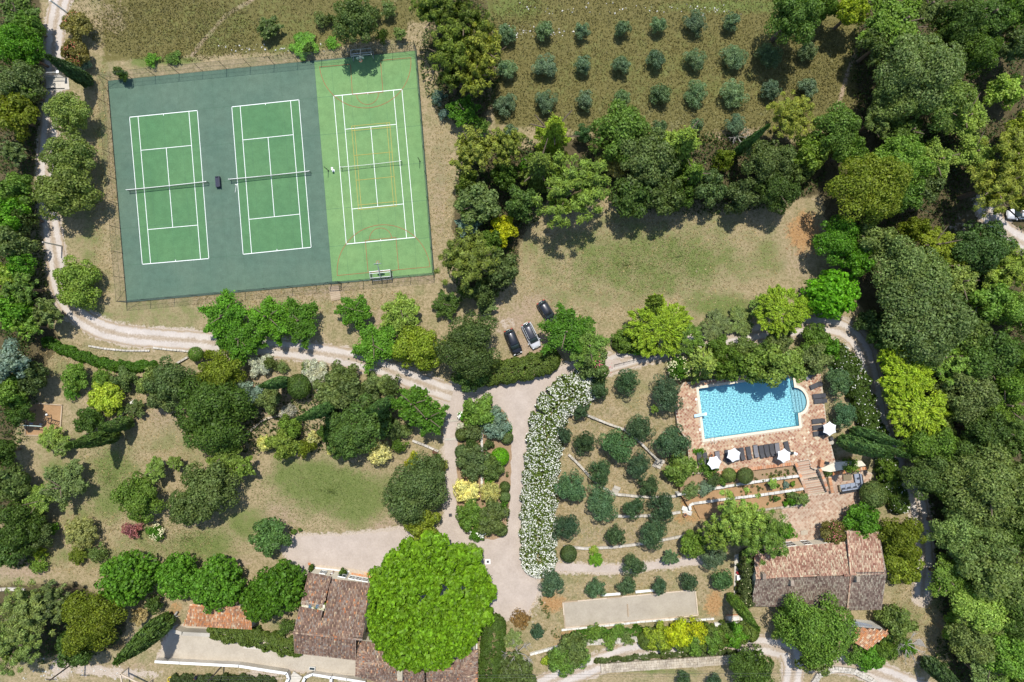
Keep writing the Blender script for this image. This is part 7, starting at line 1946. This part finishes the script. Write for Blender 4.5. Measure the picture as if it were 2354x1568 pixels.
WOODS = """
B 1818 42 128 12 dg|dark tree above the grove corner at the top
B 1952 32 74 8 yg|yellow-green tree at the top beside the dark grove tree
B 1900 14 60 7 mg|green tree at the top edge above the dirt trail
B 2058 58 150 12 mg|broad green tree at the top of the woods
B 2010 110 84 9 dgg|dusty tree on the meadow edge under the broad green one
B 2128 22 112 11 dgg|dusty tree at the top edge of the woods
B 2190 60 104 11 dg|dark tree near the top of the woods
B 2272 36 120 11 dg|very dark tree at the top corner gap
B 2330 26 104 10 mg|green tree in the top corner of the woods
B 2168 92 76 9 og|golden tree amid the upper woods
B 2106 168 172 13 gg|huge olive-green oak facing the meadow
B 2042 232 108 10 gg|olive-green tree at the meadow edge under the huge oak
B 2150 246 130 11 gg|olive-green tree below the huge oak
B 2232 126 106 10 dg|dark green tree beside the asphalt clearing
B 2332 110 90 9 dgg|dusty tree at the edge near the asphalt clearing
B 2214 270 128 10 lg|light tree above the far gravel bend
B 2308 210 80 5 lg|pale low bushes beside the grey clearing
B 2082 306 102 9 dg|dark tree between the belt and the light tree
B 2008 282 78 8 dgg|dusty tree at the lower meadow corner
B 2062 374 120 10 mg|green tree below the shadow gap of the woods
B 2144 372 112 10 lg|light green tree in the middle upper woods
B 2232 352 116 9 lg|light tree with grey twigs near the dry clearing
P 2312 372 135 12 piny|yellowish pine near the far gravel bend
P 2276 432 120 12 piny|spreading pine with dark limbs above the white car
P 2345 470 60 9 piny|pine spray overhanging the white car
B 1988 432 168 13 og|huge golden-olive oak beside the orange bank
B 2068 452 84 9 mg|green tree beside the huge golden oak
B 2112 432 80 8 dgg|dusty tree near the brown shaded hollow
B 1922 552 104 8 ml|vivid dark tree beside the orange bank
B 1960 600 70 8 ml|vivid tree between the orange bank and the round bright tree
B 2000 556 92 9 gg|dusty tree below the huge golden oak
B 2142 566 112 10 og|golden tree in the middle of the woods
B 2186 610 80 9 og|second golden tree beside the gravel bend shade
B 2090 530 64 8 og|small golden tree under the green oak edge
B 2085 628 172 12 gg|huge grey-green oak behind the round bright tree
B 2248 568 122 9 dk|darkest tree beside the far gravel bend
B 2200 650 100 10 gg|olive tree under the darkest one
B 2316 620 122 9 lg|light tree at the edge under the far gravel bend
B 2116 728 190 13 gg|biggest grey-green oak in the middle of the woods
B 2264 696 96 9 mg|green tree past the biggest oak
B 2335 716 104 10 mg|green tree at the edge beside the dead branches
B 2212 764 92 9 gg|dry olive tree with dead branches over the biggest oak
B 2002 742 62 5 dk|dark low tree at the lane corner
B 2024 776 60 6 dg|dark tree beside the lane corner tree
F 2072 862 112 8 bm|bright bamboo thicket beside the lane, upper
F 2046 818 66 6 bm|small bright bamboo by the lane corner
F 2100 938 130 8 bm|bright bamboo thicket beside the lane, lower
F 2058 900 66 6 lg|pale bamboo leaning over the lane
B 2150 820 112 10 dgg|dusty tree behind the bamboo thicket
B 2184 836 110 10 mg|green tree behind the bamboo and dead branches
B 2262 822 130 11 dg|dark green tree in the right middle woods
B 2326 862 112 11 mg|green tree at the edge in the middle woods
B 2214 900 128 10 gg|grey-green tree behind the lower bamboo
B 2302 934 114 11 mg|bright-topped tree at the edge of the middle woods
B 2160 966 78 6 gg|olive shrub tree at the small orange bank
B 2254 992 118 10 dg|dark tree below the grey-green one
B 2334 1004 116 11 dg|dark tree at the edge under the bright-topped one
B 2130 1018 104 9 mg|green tree below the bamboo thickets
B 2124 1088 104 9 dgg|bluish dark tree at the end of the lane hedge
B 2200 1058 104 9 dg|dark tree between the bluish one and the big round oak
B 2264 1118 182 13 gg|big round oak in the lower woods
B 2338 1100 96 10 dgg|dusty tree at the edge beside the big round oak
B 2184 1130 60 6 mg|green tree at the sandy patch end
B 2182 1214 112 9 gg|grey tree at the sandy patch below the big round oak
B 2262 1232 122 10 gg|grey-green tree under the big round oak
B 2334 1212 102 10 dg|dark tree at the lower edge of the big round oak
B 2284 1322 140 11 gg|wide dusty oak in the lower woods
B 2180 1332 118 8 mg|leafy green tree reaching to the cottage garden
B 2214 1270 80 8 gg|dusty tree above the leafy green one
B 2244 1394 122 9 lg|light tree in the lower corner woods
B 2326 1402 116 10 dg|dark tree at the lower corner edge
B 2232 1462 116 9 gg|dusty tree above the bottom-corner cypress
B 2304 1490 128 10 mg|green tree at the bottom corner edge
B 2200 1440 70 6 mg|green tree by the cut branches heap
B 2268 1558 104 9 gg|dusty tree at the bottom edge of the corner
B 2338 1560 108 9 mg|green tree in the very bottom corner
B 2352 300 90 8 og|golden tree at the edge beside the dry clearing
B 2400 800 90 9 mg|green tree just past the frame edge in the middle woods
B 42 34 104 7 dg|dark tree in the top corner hedge beside the track
B 46 106 100 7 ml|green tree of the top corner hedge
B 70 60 56 6 mg|green hedge tree at the track edge near the white post
B 74 132 48 6 ml|vivid hedge tree beside the track above the gate
B 42 190 104 7 dgg|dusty tree level with the metal gate
B 70 216 54 5 mg|green tree just below the metal gate
B 38 270 94 7 og|olive-gold tree at the edge below the gate
B 36 350 60 5 dgg|dark low tree beside the flowering grey trees
B 40 436 82 7 mg|green tree across the track from the largest grey tree
B 22 492 84 7 ml|green tree at the edge above the concrete pole
B 62 500 54 6 dgg|dusty dark tree by the concrete pole
B 36 556 80 7 dgg|dusty grey tree at the edge beside the concrete pole
B 50 612 62 6 bg|bright green tree beside the track under the pole
B 24 640 70 6 lg|light green tree at the edge near the bright one
B 58 664 80 7 mg|green tree opposite the round green tree
B 28 710 90 7 bg|vivid tree at the edge by the track bend
B 114 720 64 6 dgg|dusty tree at the track bend
B 70 752 60 6 mg|green tree inside the track bend at the edge
B 177 62 62 3.6 rd r|reddish oleander first of two beside the track
B 174 122 66 3.8 rd r|reddish oleander second of two above the cypress
B 192 152 32 1.6 blu|grey cushion shrub beside the reddish oleanders
B 157 260 98 6 gg|grey-green flowering tree below the metal gate
B 158 362 114 7 gg|second grey-green tree beside the track
B 148 440 138 8 gg|largest grey-green tree beside the track
B 172 652 106 5.5 lg|round fresh green tree at the track by the court corner
"""
GROVE = [(1165,75,46),(1251,68,48),(1337,68,38),(1429,62,38),(1513,58,42),(1597,50,54),(1681,48,44),
 (1165,158,46),(1252,152,60),(1338,148,44),(1427,145,48),(1507,135,46),(1596,135,54),(1686,132,60),(1767,130,62),(1856,116,48),
 (1160,235,54),(1252,232,56),(1342,230,48),(1428,220,42),(1518,215,52),(1602,213,54),(1687,210,60),(1772,204,50),(1858,197,50),
 (1172,300,40),(1600,286,36),(1516,291,34),(1690,287,54)]
def parse(txt, group=None):
    for ln in txt.strip().splitlines():
        a, lab = ln.split('|'); q = a.split()
        g = group
        if q[0] == 'O': g = 'dark olives on the stone-walled terraces'
        plant(q[0], float(q[1]), float(q[2]), float(q[3]), float(q[4]), q[5], lab, g, q[6] if len(q) > 6 else None)
for k in ('clipped round shrub with bright top under the terrace edge', 'flat clipped shrub beside the clipped round one', 'dark bush in the upper bed beside the citrus', 'grey lavender clump along the long pale wall', 'green lavender clump at the end of the long pale wall', 'small green bush under the flat clipped shrub'): BEDZ[k] = 1.45
for k in ('small bright tree in the middle planted bed', 'blue-grey agave in the middle bed', 'tiny shrub in the middle bed near the stair wall', 'tiny green tuft beside the blue-grey agave'): BEDZ[k] = .85
for k in ('round green bush in the lowest bed near the patio', 'tiny bright cushion plant in the lowest bed', 'dusty bush in the lowest bed near the stairs', 'dark tiny bush alone in the lowest bed'): BEDZ[k] = .3
parse(TREES); parse(WOODS, 'WOOD')
ORD = ['first', 'second', 'third', 'fourth', 'fifth', 'sixth', 'seventh', 'eighth', 'ninth']
rows = [(7, 'top row'), (9, 'second row'), (9, 'third row'), (4, 'lowest broken row')]; i = 0
for n_, rn in rows:
    for k in range(n_):
        u, v, d = GROVE[i]; i += 1
        small = 'slim' if d < 45 else 'broad' if d > 54 else 'round'
        if rn.startswith('lowest'): lab = ['slim grey olive of the lowest broken row nearest the pines', 'slim grey olive of the lowest row above the feathery conifer', 'smallest grey olive of the lowest row above the dusty giant', 'broad grey olive of the lowest row beside bare twigs'][k]
        else: lab = f'{small} silver-green olive, {ORD[k]} from the pines in the {rn} of the grove'
        plant('O', u, v + 2, d * 1.02, 2.3 + d * .012, 'olp', lab, 'silver-green olives in the grassy grove')

cypress(210, 192, 105, 134, 38, 'dk', 'dark cypress leaning over the metal gate by the teal court')
cypress(302, 970, 231, 987, 38, 'dg', 'shorter cypress of the pair beside the short white wall')
cypress(272, 998, 154, 1030, 40, 'dg', 'longer cypress of the pair beside the play garden')
cypress(662, 876, 600, 891, 32, 'gd', 'slim cypress between the silvery shrubs and the dark dome')
cypress(772, 932, 688, 968, 34, 'gd', 'cypress above the curved low wall in the garden')
cypress(902, 918, 840, 940, 30, 'gd', 'small cypress beside the bright tall tree')
cypress(1955, 990, 2068, 1018, 34, 'gd', 'upper cypress of the group beside the pool lawn')
cypress(1930, 1012, 2042, 1050, 44, 'gd', 'thick cypress of the group beside the tiled terrace')
cypress(1995, 1022, 2086, 1054, 28, 'gd', 'slim cypress tucked behind the thick one')
cypress(1674, 1366, 1744, 1446, 30, 'mg', 'cypress leaning across the corner between pitch and cottage')
cypress(392, 1420, 270, 1526, 54, 'dg', 'fat cypress beside the outbuilding and courtyard')
cypress(2122, 1516, 2216, 1588, 46, 'dk', 'cypress in the bottom corner beside the lane')
cypress(1686, 356, 1780, 304, 24, 'gd', 'slim cypress at the end of the tree belt beside the grove')
bare(1878, 366, 74, 5, 'dead brown bush with bare branches at the end of the belt', 'bark', 2)
bare(1690, 318, 56, 3, 'bare grey twiggy bush at the lower edge of the grove', 'deadwood', 3)
bare(2065, 1466, 80, 6, 'dead white-limbed tree beside the orange-roofed hut', 'deadwood', 4)
bare(1188, 1490, 80, 4.5, 'bare grey tree beside the clipped hedge at the bottom', 'deadwood', 5)
bare(2222, 735, 100, 12, 'dead grey branches sticking out of the oak woods', 'deadwood', 6)
bare(2090, 862, 46, 9.5, 'grey dead tuft in the middle of the bright bamboo', 'deadwood', 7)
bare(2330, 1290, 70, 11, 'grey bare branches among the lower wood edge', 'deadwood', 8)
hedge('flowering_hedge', [(1338,890),(1312,902),(1282,925),(1262,955),(1256,990),(1251,1030),(1246,1070),(1242,1110),(1239,1150),(1237,1200),(1237,1250),(1238,1292)], 76, 2.6, 'lg', 'long curving hedge covered in white flowers along the drive', bloom='w', bn=38, leaf=.24, dens=130, rag=.08, seed=5)
hedge('rose_hedge', [(1920,806),(1950,835),(1972,868),(1983,905),(1990,940),(2002,975),(2018,1005),(2030,1030)], 46, 2.6, 'mg', 'hedge dotted with white roses beside the curved lane', bloom='w', bn=5, rag=.16, seed=6)
hedge('rose_hedge', [(2042,1062),(2048,1095),(2056,1130),(2074,1162)], 42, 2.4, 'mg', 'lower rose hedge between the clipped dome and sandy patch', bloom='w', bn=5, rag=.16, seed=7)
hedge('lane_hedge', [(1112,858),(1150,856),(1195,850),(1235,840),(1262,828)], 52, 2.6, 'lg', 'pale green hedge between the parked cars and the drive', dens=110, rag=.10, seed=8)
hedge('clipped_hedge', [(1134,1445),(1132,1490),(1129,1540),(1128,1580)], 54, 2.6, 'mg', 'wide clipped green hedge beside the farmhouse wing', dens=150, leaf=.16, rag=.02, seed=9)
hedge('trailing_hedge', [(104,786),(150,806),(200,824),(250,839),(300,844),(348,840)], 21, .9, 'bg', 'low bright green trailing hedge across the dry slope', dens=160, rag=.2, seed=10)
hedge('wall_creeper', [(492,1453),(540,1460),(590,1470),(635,1482),(678,1494)], 38, 1.7, 'lg', 'bright creeper hanging on the courtyard wall', dens=130, rag=.18, seed=11)
hedge('cottage_creeper', [(1722,1284),(1724,1320),(1720,1355),(1712,1388)], 30, 3.2, 'gg', 'pale creeper climbing the end wall of the cottage', dens=110, rag=.18, bloom='c', bn=5, seed=12)
hedge('lane_hedge', [(1420,792),(1470,802),(1500,800)], 24, 1.6, 'mg', 'low green hedge along the lane by the bamboo', dens=130, rag=.2, seed=13)
hedge('wall_ivy', [(1322,1466),(1370,1462),(1420,1458),(1470,1456)], 26, .7, 'bg', 'low ivy strip covering the rough wall under the bowling pitch', cat='ivy', dens=110, rag=.35, seed=16)
hedge('lane_hedge', [(1490,1476),(1550,1474),(1610,1468),(1670,1462),(1725,1458)], 44, 2.2, 'lg', 'green hedge behind the vivid yellow bushes of the lower lane', dens=110, rag=.25, seed=17)
hedge('lane_weeds', [(1370,1520),(1440,1514),(1520,1508),(1600,1504),(1690,1500)], 9, .4, 'gg', 'thin strip of weeds between the lower lane and rubble wall', cat='weeds', dens=160, rag=.5, seed=18)
hedge('bottom_bushes', [(600 - 200, 1566),(470,1568),(540,1566),(620,1572)], 22, 1.2, 'dgg', 'strip of dark bushes at the bottom edge below the courtyard', dens=120, rag=.25, seed=14)
o = hedge('roof_ivy', [(690,1388),(712,1390),(735,1394),(752,1396)], 12, .5, 'yg', 'bright ivy growing in the slot between the farmhouse roofs', cat='ivy', dens=420, leaf=.16, rag=.25, seed=15)
pz = (sl + m_in_a) / 2 if isinstance(sl, Vector) and False else W(690, 1388, 3.9); o.location = (pz.x, pz.y, 3.75)

# ------------------------------------------------------------------ ground cover nobody could count
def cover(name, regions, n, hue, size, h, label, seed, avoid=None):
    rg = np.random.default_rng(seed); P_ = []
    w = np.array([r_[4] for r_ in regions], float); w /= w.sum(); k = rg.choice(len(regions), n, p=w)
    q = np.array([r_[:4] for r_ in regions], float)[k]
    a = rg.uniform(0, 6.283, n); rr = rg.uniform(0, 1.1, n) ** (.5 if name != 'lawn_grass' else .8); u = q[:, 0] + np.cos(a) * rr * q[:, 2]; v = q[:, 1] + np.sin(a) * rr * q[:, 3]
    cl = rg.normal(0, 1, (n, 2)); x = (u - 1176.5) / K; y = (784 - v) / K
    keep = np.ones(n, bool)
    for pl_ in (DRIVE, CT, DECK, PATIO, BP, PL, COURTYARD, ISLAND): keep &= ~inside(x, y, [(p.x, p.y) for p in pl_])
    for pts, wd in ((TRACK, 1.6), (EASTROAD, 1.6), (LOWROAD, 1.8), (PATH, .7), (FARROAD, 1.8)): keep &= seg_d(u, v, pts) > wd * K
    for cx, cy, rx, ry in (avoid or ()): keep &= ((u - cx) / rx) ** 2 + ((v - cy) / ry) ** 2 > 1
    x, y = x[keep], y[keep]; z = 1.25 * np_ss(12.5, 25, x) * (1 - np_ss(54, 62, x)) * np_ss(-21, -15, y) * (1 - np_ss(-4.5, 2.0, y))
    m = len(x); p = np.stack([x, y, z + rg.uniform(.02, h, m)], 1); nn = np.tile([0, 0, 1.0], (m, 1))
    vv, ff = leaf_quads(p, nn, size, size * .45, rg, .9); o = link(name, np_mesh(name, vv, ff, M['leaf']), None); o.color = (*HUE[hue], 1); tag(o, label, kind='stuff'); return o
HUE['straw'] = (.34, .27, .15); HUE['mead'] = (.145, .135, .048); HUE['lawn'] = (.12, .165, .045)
cover('meadow_grass', [(700,20,520,110,3),(1500,150,420,190,7),(1900,180,100,130,1),(400,70,190,70,1.4)], 36000, 'mead', .30, .22, 'tall dry meadow grass in the field and olive grove', 31)
cover('dry_grass', [(1450,600,330,140,4),(1430,1130,190,240,4),(240,420,30,260,1),(380,1010,200,120,2),(700,690,260,30,1),(250,1250,230,70,1.5),(160,830,110,40,.6),(1020,430,30,220,.6),(2100,1420,50,130,1),(1450,1400,250,60,1)], 24000, 'straw', .26, .12, 'short dry grass on the slopes and clearing', 32)

def bed_cover(label, spots, hue, n, seed):
    rg = np.random.default_rng(seed); V_, F_, o_ = [], [], 0
    for u0, v0, u1, v1, sp, z in spots:
        for k in range(n):
            t = rg.uniform(0, 1); p = W(u0 + (u1 - u0) * t, v0 + (v1 - v0) * t + rg.normal(0, sp), z); r_ = rg.uniform(.1, .26); m = int(50 * r_ * 4)
            d = sphere_dirs(m, rg, 0); v, f = leaf_quads(np.array(p) + d * r_ * np.array([1, 1, .9]), d, .16, .1, rg); V_.append(v); F_.append(f + o_); o_ += len(v)
    o = link('bed_plants', np_mesh('bed_plants', np.vstack(V_), np.vstack(F_), M['leaf'])); o.color = (*HUE[hue], 1); tag(o, label, kind='stuff')
bed_cover('dusty green seedlings in the planted beds', [(1735,1098,1832,1080,6,1.45),(1590,1120,1735,1103,7,1.45),(1700,1128,1838,1112,6,.85),(1760,1150,1845,1136,5,.3)], 'gg', 26, 51)
bed_cover('yellow-green seedlings in the upper bed', [(1738,1100,1822,1086,5,1.45)], 'yg', 9, 52)
bed_cover('low plants between the shrubs of the island', [(1066,950,1060,1220,6,.03),(1165,960,1166,1225,6,.03),(1100,960,1112,1230,10,.03)], 'gg', 34, 53)
bed_cover('tufts along the orange banks and walls', [(700,842,940,905,16,0),(560,985,700,950,14,0),(1240,1380,1290,1470,12,0)], 'gg', 30, 54)
cover('lawn_grass', [(760,1130,170,90,3),(1440,610,190,70,2),(430,1240,140,60,1.5),(250,1100,70,120,1.2),(1560,590,140,80,1)], 16000, 'lawn', .2, .07, 'green lawn grass patches', 33)
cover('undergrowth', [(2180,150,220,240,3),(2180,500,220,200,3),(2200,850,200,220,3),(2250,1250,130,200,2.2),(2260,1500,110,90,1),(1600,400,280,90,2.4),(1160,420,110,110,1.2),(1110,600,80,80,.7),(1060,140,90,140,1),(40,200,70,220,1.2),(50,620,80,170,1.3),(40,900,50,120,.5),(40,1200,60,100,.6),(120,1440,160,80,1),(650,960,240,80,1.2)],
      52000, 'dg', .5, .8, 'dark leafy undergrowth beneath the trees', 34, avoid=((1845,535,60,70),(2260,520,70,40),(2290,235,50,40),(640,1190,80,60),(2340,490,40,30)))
b = MB()
rq = random.Random(9)
for k in range(260):
    u, v = rq.choice(((rq.uniform(1190, 1740), 22 + rq.gauss(0, 7)), (rq.uniform(1125, 1330), 78 - (rq.uniform(0, 1)) * 12 + rq.gauss(0, 6)), (rq.uniform(500, 760), 112 + rq.gauss(0, 5)), (rq.uniform(690, 830), 875 + rq.gauss(0, 12)), (rq.uniform(40, 300), 1545 + rq.gauss(0, 10))))
    s = rq.uniform(.06, .24); p = G(u, v); b.box(p + Vector((0, 0, s * .3)), (s * 1.3, s, s * .7), rq.uniform(0, 3), (rq.uniform(-.4, .4), rq.uniform(-.4, .4)), .7)
o = b.build('rubble', M['stone_white']); tag(o, 'scattered pale stones along field edges and banks', kind='stuff')
b = MB()
for k in range(160):
    u = rq.uniform(1800, 1886); v = rq.uniform(495, 600)
    if (u - 1845) ** 2 / 45 ** 2 + (v - 540) ** 2 / 58 ** 2 > 1: continue
    s = rq.uniform(.06, .22); p = G(u, v); b.box(p + Vector((0, 0, s * .2)), (s * 1.6, s, s * .6), rq.uniform(0, 3), (rq.uniform(-.5, .5), rq.uniform(-.5, .5)), .6)
o = b.build('dirt_heap', M['chip']); tag(o, 'heap of orange earth clods at the corner of the clearing', kind='stuff')
# remove prototypes that were never placed
for o in list(SC.objects):
    if o.type == 'EMPTY' and not o.children and o.name in ('w',): bpy.data.objects.remove(o)
